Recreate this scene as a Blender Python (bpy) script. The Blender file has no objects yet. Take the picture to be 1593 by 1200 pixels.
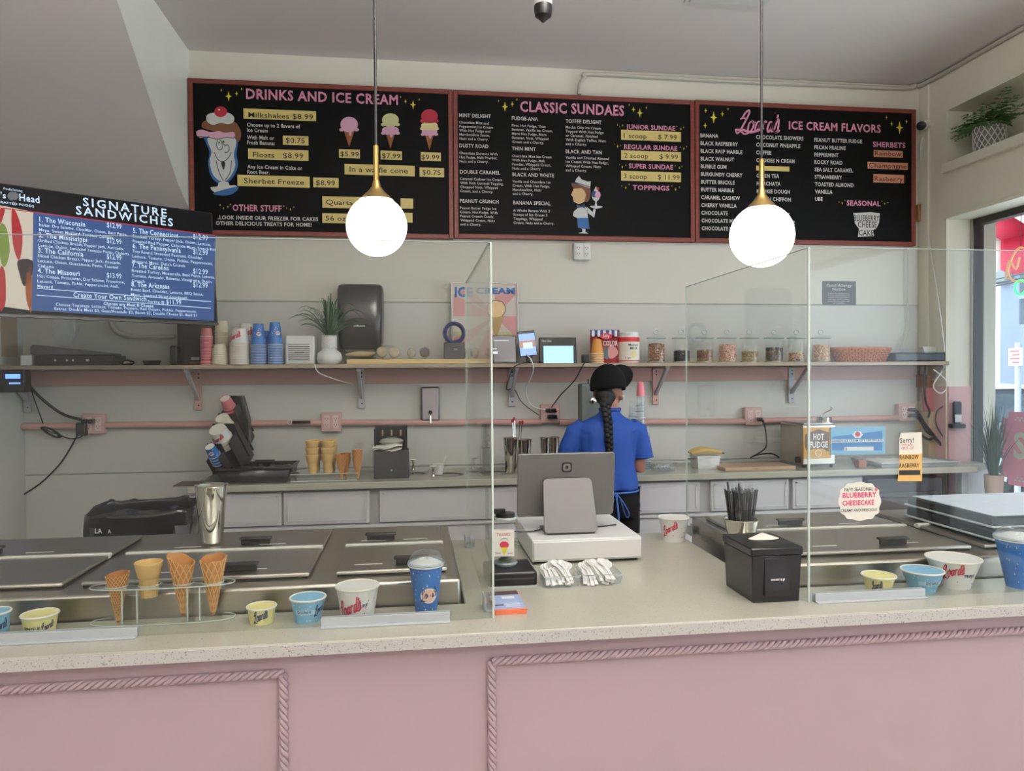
import bpy, math, random
from mathutils import Vector, Matrix, noise
C = bpy.context.scene.collection
SC = bpy.context.scene
PI = math.pi
rnd = random.Random(7)

# ---------------------------------------------------------------- camera
F, YAW, PIT, ROL, EYE = 1150.0, .133035, .01617, -.006556, 1.55
cy_, sy_ = math.cos(YAW), math.sin(YAW)
FW = Vector((sy_ * math.cos(PIT), cy_ * math.cos(PIT), -math.sin(PIT)))
_rt = Vector((cy_, -sy_, 0)); _up = _rt.cross(FW)
RT = _rt * math.cos(ROL) + _up * math.sin(ROL)
UP = _up * math.cos(ROL) - _rt * math.sin(ROL)
cam_d = bpy.data.cameras.new('camera'); cam = bpy.data.objects.new('camera', cam_d); C.objects.link(cam)
cam_d.sensor_fit = 'HORIZONTAL'; cam_d.sensor_width = 36.0; cam_d.lens = 36.0 * F / 1593.0
cam_d.clip_start = 0.05; cam_d.clip_end = 200
cam.matrix_world = Matrix(((RT.x, UP.x, -FW.x, 0), (RT.y, UP.y, -FW.y, 0), (RT.z, UP.z, -FW.z, EYE), (0, 0, 0, 1)))
SC.camera = cam

# ---------------------------------------------------------------- world, exposure, lights
SC.view_settings.view_transform = 'Standard'; SC.view_settings.look = 'None'
SC.view_settings.gamma = 1.0; SC.view_settings.use_curve_mapping = False
SC.view_settings.exposure = 0.64
SC.cycles.use_denoising = True
SC.cycles.max_bounces = 10; SC.cycles.diffuse_bounces = 4; SC.cycles.glossy_bounces = 4
SC.cycles.transparent_max_bounces = 24; SC.cycles.transmission_bounces = 6
SC.cycles.caustics_reflective = False; SC.cycles.caustics_refractive = False
SC.cycles.sample_clamp_indirect = 4.0
W = bpy.data.worlds.new('overcast_sky'); SC.world = W; W.use_nodes = True
bg = W.node_tree.nodes['Background']; bg.inputs[0].default_value = (0.80, 0.90, 1.0, 1); bg.inputs[1].default_value = 2.4

def area(name, loc, rot, sx, sy, power, col=(1, 1, 1), portal=False):
    d = bpy.data.lights.new(name, 'AREA'); d.shape = 'RECTANGLE'; d.size = sx; d.size_y = sy; d.energy = power; d.color = col
    if portal: d.cycles.is_portal = True
    o = bpy.data.objects.new(name, d); o.location = loc; o.rotation_euler = rot; C.objects.link(o); return o
ADDED_LAMPS = [(0.9, 0.9), (-1.5, -1.6), (1.9, -1.6)]       # unseen suspended lights above and behind the camera, added to brighten ceiling and walls
for k, (lx, ly) in enumerate(ADDED_LAMPS):
    area('added_downlight', (lx, ly, 3.085), (0, 0, 0), 1.1, 0.4, (4, 5, 5)[k], (1.0, .98, .95))
    area('added_uplight', (lx, ly, 3.165), (PI, 0, 0), 1.1, 0.4, (200, 70, 70)[k], (1.0, .98, .95))
# area lamps added in the shopfront windows to boost the daylight: beside the customers, and behind the counter nearer than the visible strip of glass
area('added_window_daylight', (3.98, -0.12, 1.5), (0, PI / 2, 0), 2.1, 2.2, 14, (.86, .94, 1.0))
area('added_window_daylight', (3.98, -2.6, 1.5), (0, PI / 2, 0), 2.1, 2.4, 24, (.86, .94, 1.0))
area('added_window_daylight', (3.98, 2.85, 1.65), (0, PI / 2, 0), 1.8, 2.2, 38, (.88, .94, 1.0))

# ---------------------------------------------------------------- geometry of view: a pixel of the photo as a point of a known plane
def ray(x, y): return RT * ((x - 796.5) / F) - UP * ((y - 600) / F) + FW
def at(px, py, X=None, Y=None, Z=None):
    d = ray(px, py)
    if Y is not None: t = Y / d.y
    elif X is not None: t = X / d.x
    else: t = (Z - EYE) / d.z
    return Vector((d.x * t, d.y * t, EYE + d.z * t))
class Surf:
    """flat surface: origin, unit u (right), unit v (up); uv() reads where a line of sight meets it"""
    def __init__(s, o, u, v):
        s.o, s.u, s.v = Vector(o), Vector(u).normalized(), Vector(v).normalized(); s.n = s.u.cross(s.v)
    def uv(s, px, py):
        d = ray(px, py); e = Vector((0, 0, EYE)); t = (s.o - e).dot(s.n) / d.dot(s.n)
        p = e + d * t - s.o
        return p.dot(s.u), p.dot(s.v)
    def p(s, u, v, h=0.0): return s.o + s.u * u + s.v * v + s.n * h

# ---------------------------------------------------------------- materials
MATS = {}
def lin(c): return tuple((x / 12.92 if x <= .04045 else ((x + .055) / 1.055) ** 2.4) for x in c)
def rgb(r, g, b): return lin((r / 255, g / 255, b / 255))
def mat(name, col, rough=.5, metal=0., var=.06, scale=6., bump=0., bscale=60., emit=0., trans=0., spec=.5, stretch=None, coat=0.):
    if name in MATS: return MATS[name]
    m = bpy.data.materials.new(name); m.use_nodes = True; MATS[name] = m
    nt = m.node_tree; b = nt.nodes['Principled BSDF']
    b.inputs['Roughness'].default_value = rough; b.inputs['Metallic'].default_value = metal
    b.inputs['Specular IOR Level'].default_value = spec
    if coat: b.inputs['Coat Weight'].default_value = coat
    tc = nt.nodes.new('ShaderNodeTexCoord'); src = tc.outputs['Object']
    if stretch:
        mp = nt.nodes.new('ShaderNodeMapping'); mp.inputs['Scale'].default_value = stretch
        nt.links.new(src, mp.inputs[0]); src = mp.outputs[0]
    n = nt.nodes.new('ShaderNodeTexNoise'); n.inputs['Scale'].default_value = scale; n.inputs['Detail'].default_value = 4
    nt.links.new(src, n.inputs['Vector'])
    r = nt.nodes.new('ShaderNodeMix'); r.data_type = 'RGBA'
    lo = tuple(max(0, x * (1 - var * 1.6)) for x in col); hi = tuple(min(1, x * (1 + var * 1.6)) for x in col)
    r.inputs[6].default_value = (*lo, 1); r.inputs[7].default_value = (*hi, 1)
    nt.links.new(n.outputs['Fac'], r.inputs[0]); nt.links.new(r.outputs[2], b.inputs['Base Color'])
    if bump:
        n2 = nt.nodes.new('ShaderNodeTexNoise'); n2.inputs['Scale'].default_value = bscale; n2.inputs['Detail'].default_value = 3
        nt.links.new(src, n2.inputs['Vector'])
        bp = nt.nodes.new('ShaderNodeBump'); bp.inputs['Strength'].default_value = bump; bp.inputs['Distance'].default_value = .004
        nt.links.new(n2.outputs['Fac'], bp.inputs['Height']); nt.links.new(bp.outputs[0], b.inputs['Normal'])
    if emit:
        b.inputs['Emission Color'].default_value = (*col, 1); b.inputs['Emission Strength'].default_value = emit
    if trans: b.inputs['Transmission Weight'].default_value = trans
    return m
def clear(name, tint=(.97, .985, .975), rough=.02, refl=1.0, base=0.0, ior=1.48, haze=(.8, .8, .8)):
    """clear acrylic / glass sheet: see-through with Fresnel reflections and a trace of film"""
    if name in MATS: return MATS[name]
    m = bpy.data.materials.new(name); m.use_nodes = True; MATS[name] = m
    nt = m.node_tree; nt.nodes.remove(nt.nodes['Principled BSDF']); out = nt.nodes['Material Output']
    t = nt.nodes.new('ShaderNodeBsdfTransparent'); t.inputs[0].default_value = (*tint, 1)
    g = nt.nodes.new('ShaderNodeBsdfGlossy'); g.inputs['Roughness'].default_value = rough; g.inputs[0].default_value = (refl, refl, refl, 1)
    lw = nt.nodes.new('ShaderNodeLayerWeight'); lw.inputs[0].default_value = .5
    pw = nt.nodes.new('ShaderNodeMath'); pw.operation = 'POWER'; pw.inputs[1].default_value = 4.0; nt.links.new(lw.outputs['Facing'], pw.inputs[0])
    fr = nt.nodes.new('ShaderNodeMath'); fr.operation = 'MULTIPLY_ADD'; fr.inputs[1].default_value = .55; fr.inputs[2].default_value = ((ior - 1) / (ior + 1)) ** 2
    nt.links.new(pw.outputs[0], fr.inputs[0])
    mx = nt.nodes.new('ShaderNodeMixShader'); nt.links.new(fr.outputs[0], mx.inputs[0])
    nt.links.new(t.outputs[0], mx.inputs[1]); nt.links.new(g.outputs[0], mx.inputs[2])
    last = mx
    if base:
        d = nt.nodes.new('ShaderNodeBsdfDiffuse'); d.inputs[0].default_value = (*haze, 1)
        nz = nt.nodes.new('ShaderNodeTexNoise'); nz.inputs['Scale'].default_value = 5
        mm = nt.nodes.new('ShaderNodeMath'); mm.operation = 'MULTIPLY'; mm.inputs[1].default_value = base * 2
        nt.links.new(nz.outputs['Fac'], mm.inputs[0])
        m2 = nt.nodes.new('ShaderNodeMixShader'); nt.links.new(mm.outputs[0], m2.inputs[0])
        nt.links.new(mx.outputs[0], m2.inputs[1]); nt.links.new(d.outputs[0], m2.inputs[2]); last = m2
    nt.links.new(last.outputs[0], out.inputs[0])
    return m
def speckle(name, col, dark, rough=.25, scale=380., amt=.5, pos=.66, bump=0):
    if name in MATS: return MATS[name]
    m = mat(name, col, rough, var=.03, scale=3); nt = m.node_tree; b = nt.nodes['Principled BSDF']
    base = b.inputs['Base Color'].links[0].from_socket
    tc = nt.nodes.new('ShaderNodeTexCoord'); n = nt.nodes.new('ShaderNodeTexNoise'); n.inputs['Scale'].default_value = scale
    nt.links.new(tc.outputs['Object'], n.inputs['Vector'])
    cr = nt.nodes.new('ShaderNodeValToRGB'); cr.color_ramp.elements[0].position = pos; cr.color_ramp.elements[1].position = pos + .04
    cr.color_ramp.elements[1].color = (amt, amt, amt, 1)
    nt.links.new(n.outputs['Fac'], cr.inputs[0])
    mx = nt.nodes.new('ShaderNodeMix'); mx.data_type = 'RGBA'; mx.inputs[7].default_value = (*dark, 1)
    nt.links.new(cr.outputs[0], mx.inputs[0]); nt.links.new(base, mx.inputs[6]); nt.links.new(mx.outputs[2], b.inputs['Base Color'])
    return m

# ---------------------------------------------------------------- mesh builder
class MB:
    def __init__(s): s.v = []; s.f = []; s.M = None
    def add(s, vs, fs, M=None):
        o = len(s.v); M = M or s.M
        for v in vs:
            v = Vector(v); s.v.append(tuple(M @ v) if M else tuple(v))
        s.f += [tuple(i + o for i in f) for f in fs]
        return s
    def box(s, x0, x1, y0, y1, z0, z1, M=None):
        vs = [(x0, y0, z0), (x1, y0, z0), (x1, y1, z0), (x0, y1, z0), (x0, y0, z1), (x1, y0, z1), (x1, y1, z1), (x0, y1, z1)]
        return s.add(vs, [(3, 2, 1, 0), (4, 5, 6, 7), (0, 1, 5, 4), (1, 2, 6, 5), (2, 3, 7, 6), (3, 0, 4, 7)], M)
    def cbox(s, c, d, M=None):
        return s.box(c[0] - d[0] / 2, c[0] + d[0] / 2, c[1] - d[1] / 2, c[1] + d[1] / 2, c[2] - d[2] / 2, c[2] + d[2] / 2, M)
    def lathe(s, prof, seg=32, c=(0, 0, 0), sx=1, sy=1, M=None, cap=True):
        vs = []; fs = []; n = len(prof)
        for r, z in prof:
            for k in range(seg):
                a = 2 * PI * k / seg; vs.append((c[0] + r * math.cos(a) * sx, c[1] + r * math.sin(a) * sy, c[2] + z))
        for i in range(n - 1):
            for k in range(seg):
                k2 = (k + 1) % seg; fs.append((i * seg + k, i * seg + k2, (i + 1) * seg + k2, (i + 1) * seg + k))
        if cap:
            if prof[0][0] > 1e-6: fs.append(tuple(range(seg - 1, -1, -1)))
            if prof[-1][0] > 1e-6: fs.append(tuple((n - 1) * seg + k for k in range(seg)))
        return s.add(vs, fs, M)
    def tube(s, pts, r, seg=8, closed=False, M=None, flat=1.0):
        pts = [Vector(p) for p in pts]; n = len(pts)
        rs = r if isinstance(r, (list, tuple)) else [r] * n
        vs = []; fs = []; up = Vector((0, 0, 1)); prev = None
        for i, p in enumerate(pts):
            if closed: t = pts[(i + 1) % n] - pts[i - 1]
            else: t = pts[min(i + 1, n - 1)] - pts[max(i - 1, 0)]
            t = t.normalized() if t.length > 1e-9 else Vector((0, 0, 1))
            if prev is None:
                a = t.cross(up)
                if a.length < .05: a = t.cross(Vector((1, 0, 0)))
                a.normalize()
            else:
                a = prev - t * prev.dot(t)
                if a.length < 1e-6: a = t.orthogonal()
                a.normalize()
            prev = a; b = t.cross(a)
            for k in range(seg):
                q = 2 * PI * k / seg; vs.append(p + a * math.cos(q) * rs[i] + b * math.sin(q) * rs[i] * flat)
        m = n if closed else n - 1
        for i in range(m):
            j = (i + 1) % n
            for k in range(seg):
                k2 = (k + 1) % seg; fs.append((i * seg + k, i * seg + k2, j * seg + k2, j * seg + k))
        if not closed:
            fs.append(tuple(range(seg - 1, -1, -1))); fs.append(tuple((n - 1) * seg + k for k in range(seg)))
        return s.add(vs, fs, M)
    def cyl(s, a, b, r, seg=16, M=None): return s.tube([a, b], r, seg, M=M)
    def prism(s, pts, frame, d):
        """outline pts (u,v) in frame=(o,u,v,n), extruded by d along n"""
        o, u, v, n = [Vector(q) for q in frame]; k = len(pts)
        vs = [o + u * a + v * b for a, b in pts] + [o + u * a + v * b + n * d for a, b in pts]
        fs = [tuple(range(k - 1, -1, -1)), tuple(range(k, 2 * k))] + [(i, (i + 1) % k, k + (i + 1) % k, k + i) for i in range(k)]
        return s.add(vs, fs)
    def ball(s, c, r, seg=16, rings=10, M=None):
        rr = r if isinstance(r, (tuple, list)) else (r, r, r)
        vs = [(c[0], c[1], c[2] - rr[2])]; fs = []
        for i in range(1, rings):
            t = PI * i / rings
            for k in range(seg):
                a = 2 * PI * k / seg
                vs.append((c[0] + rr[0] * math.sin(t) * math.cos(a), c[1] + rr[1] * math.sin(t) * math.sin(a), c[2] - rr[2] * math.cos(t)))
        vs.append((c[0], c[1], c[2] + rr[2])); L = len(vs) - 1
        for k in range(seg):
            k2 = (k + 1) % seg; fs.append((0, 1 + k2, 1 + k)); fs.append((L, L - seg + k, L - seg + k2))
            for i in range(rings - 2):
                a = 1 + i * seg; fs.append((a + k, a + k2, a + seg + k2, a + seg + k))
        return s.add(vs, fs, M)
    def grid(s, fn, nu, nv, M=None, wrap=False):
        vs = [fn(i / nu, j / nv) for j in range(nv + 1) for i in range(nu + (0 if wrap else 1))]
        w = nu if wrap else nu + 1
        fs = [(j * w + i, j * w + (i + 1) % w, (j + 1) * w + (i + 1) % w, (j + 1) * w + i) for j in range(nv) for i in range(nu)]
        return s.add(vs, fs, M)
    def mesh(s, name, m, smooth=True, ang=38):
        me = bpy.data.meshes.new(name); me.from_pydata(s.v, [], s.f); me.update()
        me.materials.append(m)
        if smooth:
            me.shade_smooth(); me.set_sharp_from_angle(angle=math.radians(ang))
        return me
    def build(s, name, m, parent=None, bevel=0., loc=None, rot=None, smooth=True, ang=38, solid=0., seg=2):
        o = bpy.data.objects.new(name, s.mesh(name, m, smooth, ang)); C.objects.link(o)
        if parent: o.parent = parent
        if loc is not None: o.location = loc
        if rot is not None: o.rotation_euler = rot
        if solid:
            md = o.modifiers.new('thickness', 'SOLIDIFY'); md.thickness = solid; md.offset = 0
        if bevel:
            md = o.modifiers.new('edge', 'BEVEL'); md.width = bevel; md.segments = seg; md.limit_method = 'ANGLE'; md.angle_limit = math.radians(40)
        return o
def tag(o, label=None, cat=None, group=None, kind=None):
    if label: o['label'] = label
    if cat: o['category'] = cat
    if group: o['group'] = group
    if kind: o['kind'] = kind
    return o
def thing(name, label, cat, loc=(0, 0, 0), rz=0., group=None, rot=None):
    o = bpy.data.objects.new(name, None); C.objects.link(o); o.empty_display_size = .05
    o.location = loc; o.rotation_euler = rot if rot else (0, 0, rz)
    return tag(o, label, cat, group)
def dup(root, loc=None, rot=None, label=None, group=None):
    kids = {}
    for ob in C.objects:
        if ob.parent: kids.setdefault(ob.parent.name, []).append(ob)
    def cp(o, par):
        c = o.copy(); C.objects.link(c); c.parent = par
        for ch in kids.get(o.name, []): cp(ch, c)
        return c
    r = cp(root, None)
    if loc is not None: r.location = loc
    if rot is not None: r.rotation_euler = rot
    if label: r['label'] = label
    if group: r['group'] = group
    return r
def struct(name, mb, m, parent=None, bevel=0., kind=True, **k):
    o = mb.build(name, m, parent, bevel, **k)
    if not parent: o['kind'] = 'structure'
    return o
def B(x0, x1, y0, y1, z0, z1): return MB().box(x0, x1, y0, y1, z0, z1)
def spline(pts, n=8, closed=False):
    P = [Vector(p) for p in pts]; out = []; N = len(P)
    rng = N if closed else N - 1
    for i in range(rng):
        if closed: a, b, c, d = P[i - 1], P[i], P[(i + 1) % N], P[(i + 2) % N]
        else: a, b, c, d = P[max(i - 1, 0)], P[i], P[i + 1], P[min(i + 2, N - 1)]
        for k in range(n):
            t = k / n
            out.append(.5 * ((2 * b) + (c - a) * t + (2 * a - 5 * b + 4 * c - d) * t * t + (3 * b - 3 * c + d - a) * t ** 3))
    if not closed: out.append(P[-1])
    return out

# ---------------------------------------------------------------- lettering (flat print)
_G = {}
def glyphs(s, bold=0., sp=1.0, shear=0.):
    bold *= .55; sp *= 1.08 if bold > .008 else 1.03
    key = (s, bold, sp, shear)
    if key in _G: return _G[key]
    cu = bpy.data.curves.new('t', 'FONT'); cu.body = s; cu.resolution_u = 2; cu.offset = bold; cu.space_character = sp; cu.size = 1; cu.shear = shear
    o = bpy.data.objects.new('t', cu); me = bpy.data.meshes.new_from_object(o)
    vs = [(v.co.x, v.co.y) for v in me.vertices]; fs = [tuple(p.vertices) for p in me.polygons]
    bpy.data.meshes.remove(me); bpy.data.objects.remove(o); bpy.data.curves.remove(cu)
    _G[key] = (vs, fs); return _G[key]
_h = [v[1] for v in glyphs('H')[0]]; CAP = max(_h) - min(_h)
def put(mb, S, s, px, py, h, px1=None, wf=1.0, bold=.02, sp=1.0, lift=.0015, shear=0., center=False, tilt=True):
    """write s on surface S: left end of its baseline at pixel (px,py), capitals h pixels tall"""
    vs, fs = glyphs(s, bold, sp, shear)
    if not vs: return
    u0, v0 = S.uv(px, py); _, v1 = S.uv(px, py - h); k = (v1 - v0) / CAP
    x0 = min(v[0] for v in vs); x1 = max(v[0] for v in vs)
    kx = k * wf
    if px1 is not None:
        u1, _ = S.uv(px1, py); kx = (u1 - u0) / (x1 - x0)
    off = -(x1 - x0) * kx / 2 if center else 0
    mb.add([S.p(u0 + off + (x - x0) * kx, v0 + y * k, lift) for x, y in vs], fs)
# cursive strokes of the shop's name, unit height ~1, drawn as ribbons
SCRIPT = [
 [(.16,.66),(.22,.84),(.36,1.0),(.43,.93),(.38,.72),(.26,.40),(.14,.10),(.03,-.02),(-.03,.07),(.06,.15),(.22,.05),(.38,-.04),(.55,.02)],
 [(.06,.60),(.18,.66),(.34,.62)],
 [(.62,.42),(.50,.32),(.50,.10),(.60,.06),(.70,.18),(.72,.36),(.62,.42),(.70,.34),(.80,.38)],
 [(1.02,.42),(.88,.38),(.82,.18),(.88,.08),(.98,.20),(1.04,.42),(1.0,.14),(1.10,.12)],
 [(1.14,.08),(1.16,.26),(1.18,.42),(1.17,.32),(1.24,.43),(1.31,.38)],
 [(1.58,.40),(1.46,.40),(1.40,.18),(1.48,.07),(1.58,.24),(1.66,.95),(1.60,.30),(1.60,.10),(1.68,.10)],
 [(1.80,.86),(1.78,.70)],
 [(1.72,.16),(1.84,.52),(1.90,.20),(1.82,.06),(1.72,.12),(1.84,.06),(2.0,.14)],
]
SCRIPT = [[(x, y * 1.3 if i > 1 and y < .6 else y) for x, y in st] for i, st in enumerate(SCRIPT)]
def script(mb, fn, w=.032):
    """fn maps (x,y) of the unit logo to a 3-D point"""
    for st in SCRIPT:
        P = spline([(a, b, 0) for a, b in st], 5); n = len(P); L = []; R_ = []
        for i, p in enumerate(P):
            t = (P[min(i + 1, n - 1)] - P[max(i - 1, 0)]); t.normalize(); q = Vector((-t.y, t.x, 0)) * w * (1 + .35 * abs(t.y))
            L.append(fn(p.x + q.x, p.y + q.y)); R_.append(fn(p.x - q.x, p.y - q.y))
        mb.add(L + R_, [(i, i + 1, n + i + 1, n + i) for i in range(n - 1)])
def star(mb, S, px, py, r, lift=.0015, sq=.62):
    u, v = S.uv(px, py); _, v2 = S.uv(px, py - r); R_ = v2 - v; pts = []
    for k in range(8):
        a = k * PI / 4; q = (R_ if k % 2 == 0 else R_ * .25); pts.append((q * math.cos(a) * (sq if k % 4 == 0 else 1), q * math.sin(a)))
    mb.add([S.p(u, v, lift)] + [S.p(u + a, v + b, lift) for a, b in pts], [(0, k + 1, (k + 1) % 8 + 1) for k in range(8)])
def rectpx(mb, S, x0, y0, x1, y1, lift=.001, d=.0006):
    """slab stuck on S between two pixel corners"""
    u0, v1 = S.uv(x0, y0); u1, v0 = S.uv(x1, y1)
    mb.prism([(u0, v0), (u1, v0), (u1, v1), (u0, v1)], (S.o + S.n * (lift - d), S.u, S.v, S.n), d)
def poly(mb, S, pts, lift=.001, px=True, smooth=0):
    q = [S.uv(*p) for p in pts] if px else pts
    if smooth: q = [(p.x, p.y) for p in spline([(a, b, 0) for a, b in q], smooth, True)]
    mb.add([S.p(a, b, lift) for a, b in q], [tuple(range(len(q)))])
def blob(mb, S, px, py, rx, ry, lift=.001, n=20, bumps=0, amp=.12, ph=0.):
    mb.add([S.p(*S.uv(px + rx * math.cos(a) * (1 + amp * math.cos(bumps * a + ph)), py + ry * math.sin(a) * (1 + amp * math.cos(bumps * a + ph))), lift) for a in [2 * PI * k / n for k in range(n)]], [tuple(range(n - 1, -1, -1))])

# ---------------------------------------------------------------- palette
m_wall_up = mat('cream_paint', rgb(212, 210, 198), .6, bump=.08, bscale=25, var=.03, scale=1.5)
m_wall_low = mat('pale_grey_paint', rgb(200, 200, 194), .5, bump=.06, bscale=25, var=.03, scale=1.5)
m_ceil = mat('ceiling_paint', rgb(214, 208, 206), .8, bump=.05, bscale=30, var=.02, scale=1.5)
m_trimw = mat('window_wall_paint', rgb(228, 226, 210), .55, var=.03, bump=.05)
m_pink = mat('pink_paint', rgb(178, 155, 162), .5, var=.03, scale=2, bump=.05, bscale=30)
m_pinkd = mat('pink_board_paint', rgb(196, 156, 148), .5, var=.05, scale=4)
m_quartz = speckle('speckled_quartz', rgb(176, 174, 160), rgb(120, 112, 100), .18, 260, .6, .66)
m_quartz_edge = speckle('quartz_edge', rgb(190, 188, 184), rgb(105, 98, 92), .4, 260, .7, .62)
m_steel = mat('brushed_steel', rgb(190, 184, 174), .28, 1., var=.05, scale=8, bump=.06, bscale=120, stretch=(1, 12, 12))
m_lid = mat('lid_steel', rgb(186, 181, 174), .33, 1., var=.05, scale=5)
m_chrome = mat('polished_steel', rgb(215, 212, 205), .09, 1., var=.02)
m_black = mat('black_plastic', rgb(15, 15, 17), .35, var=.1, scale=20)
m_blackm = mat('matte_black', rgb(20, 20, 21), .75, var=.1, scale=20)
m_rubber = mat('black_cable_rubber', rgb(18, 18, 18), .5, var=.05)
m_white = mat('white_plastic', rgb(225, 225, 222), .35, var=.02)
m_paper = mat('white_paper', rgb(232, 228, 216), .8, var=.03, scale=12)
m_cream = mat('cream_cup_paper', rgb(222, 214, 190), .7, var=.03)
m_wood = mat('pale_wood', rgb(214, 186, 130), .5, var=.14, scale=5, stretch=(1, 14, 14))
m_redwood = mat('red_stained_wood', rgb(116, 52, 42), .45, var=.28, scale=9, stretch=(1, 1, 14))
m_redwoodh = mat('red_stained_wood_rail', rgb(116, 52, 42), .45, var=.28, scale=9, stretch=(14 / 9, 9, 14))
m_board = mat('black_board', rgb(11, 11, 12), .55, var=.15, scale=3, spec=.12)
m_acr = clear('clear_acrylic', base=.0015, ior=1.33)
m_acre = mat('acrylic_edge', rgb(205, 215, 208), .25, var=.03)
m_glass = clear('clear_glass', (.97, .985, .98), .01, 1., ior=1.5)
m_win = clear('window_glass', (.96, .98, .98), .01, .6, ior=1.3)
m_shelf = mat('shelf_board', rgb(158, 142, 122), .45, var=.08, scale=6, stretch=(1, 9, 9))
m_bluec = mat('blue_cup_print', rgb(42, 104, 176), .45, var=.04)
m_dark = mat('dark_grey_plastic', rgb(52, 52, 56), .4, var=.05)
m_alu = mat('grey_aluminium', rgb(190, 195, 198), .4, .2, var=.03)

# ================================================================ THE SETTING
YW, XL, XR, ZC = 4.96, -2.40, 3.67, 3.62
CT = .92                                                     # height of both worktops
struct('floor', B(-2.6, 4.1, -4.2, 5.2, -.1, 0), mat('grey_floor_tile', rgb(190, 180, 168), .4, var=.1, scale=2))
struct('ceiling', B(-2.6, 4.1, -4.2, 5.2, ZC, ZC + .1), m_ceil)
wb = struct('wall_back', B(XL - .1, 4.1, YW + .012, YW + .15, 0, ZC), m_wall_low)
for z0, z1, m in ((0, .932, m_wall_low), (.938, 2.024, m_wall_low), (2.030, ZC, m_wall_up)):   # sheets of panelling with open joints
    B(XL, XR, YW, YW + .0119, z0, z1).build('wall_panel', m, wb, bevel=.002)
struct('wall_left', B(XL - .12, XL, -4.2, YW, 0, ZC), m_wall_low)
struct('wall_front', B(XL - .1, 4.1, -4.3, -4.15, 0, ZC), mat('warm_white_paint', rgb(205, 196, 184), .7, var=.03))
# window wall on the right: shopfront windows, a high niche above them
wr = MB()
wr.box(XR, 4.05, 4.69, 5.1, 0, ZC).box(XR, 4.05, -4.2, 4.69, 3.345, ZC).box(XR, 4.05, -4.2, 4.69, 2.60, 2.915)
wr.box(4.0, 4.05, -4.2, 4.69, 2.90, 3.36).box(XR, 4.0, -4.2, 1.5, 2.9, 3.36)
wr.box(XR, 4.05, 1.05, 1.5, 0, 2.62).box(XR, 4.05, 1.5, 4.69, 0, .655).box(XR, 4.05, -4.2, -3.9, 0, 2.62).box(XR, 4.05, -3.9, 1.05, 0, .35)
struct('wall_right', wr, m_trimw)
B(XR - .002, XR + .05, 4.691, YW - .001, 0, 1.44).box(3.68, 3.86, 4.675, 4.6895, .66, 1.44).build('pink_dado', mat('pink_dado_paint', rgb(214, 172, 172), .5, var=.03), bpy.data.objects['wall_right'])
struct('trim_1', B(XR - .03, 4.0, 1.5, 4.70, 2.915, 2.98), m_trimw, bevel=.003)          # niche sill
struct('trim_2', B(XR - .012, XR, 1.5, 4.72, 2.60, 2.625), m_trimw, bevel=.003)
struct('trim_3', B(XR - .014, XR, 4.86, YW, 0, ZC), m_trimw, bevel=.003)
struct('trim_4', B(XR, 4.07, 1.5, 4.69, .655, .68), m_trimw, bevel=.003)                 # window ledge
m_frame = mat('dark_window_metal', rgb(70, 68, 66), .4, .6)
m_frame2 = mat('bright_window_metal', rgb(176, 174, 170), .35, .7)
def window(name, y0, y1, z0, z1, x=3.88):
    w = struct(name, B(x, x + .008, y0 + .03, y1 - .03, z0 + .03, z1 - .03), m_win)
    B(x - .03, x + .05, y1 - .022, y1, z0, z1).box(x - .03, x + .05, y0, y0 + .04, z0, z1).build('window_frame', m_frame2, w, bevel=.003)
    B(x - .02, x + .05, y1 - .032, y1 - .022, z0, z1).box(x - .02, x + .05, y0, y1, z1 - .045, z1).box(x - .02, x + .05, y0, y1, z0, z0 + .03).build('inner_frame', m_frame, w, bevel=.002)
    return w
win = window('window_1', 1.5, 4.69, .68, 2.60)
window('window_2', -1.3, 1.05, .35, 2.60); window('window_3', -3.9, -1.36, .35, 2.60)
B(XR + .1, 4.0, -1.36, -1.3, .35, 2.6).build('mullion', m_frame2, bpy.data.objects['window_3'])
# underside and flank of the stair that cuts into the top left corner
def soffit_z(y): return 2.60 + .70 * (4.96 - y)
ss = MB(); XS = -1.40
prof = [(YW, soffit_z(YW)), (4.72, 2.71), (3.46, ZC - .0), (YW, ZC)]
ss.prism([(a, b) for a, b in prof], ((XL, 0, 0), (0, 1, 0), (0, 0, 1), (1, 0, 0)), XS - XL)
struct('stair_soffit', ss, m_ceil)
sk = MB(); sk.prism(prof, ((XS, 0, 0), (0, 1, 0), (0, 0, 1), (1, 0, 0)), .004)
sk.build('stair_flank', mat('glossy_cream_paint', rgb(238, 240, 230), .4, var=.04, scale=3, bump=.1, bscale=18), bpy.data.objects['stair_soffit'])
struct('trim_5', B(XS + .005, XR, YW - .016, YW - .0005, 1.490, 1.585), m_pinkd, bevel=.002)           # pink board under the shelf
struct('trim_6', B(XL, XS + .005, YW - .016, YW - .0005, 1.490, 1.585), m_pinkd, bevel=.002)

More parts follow.
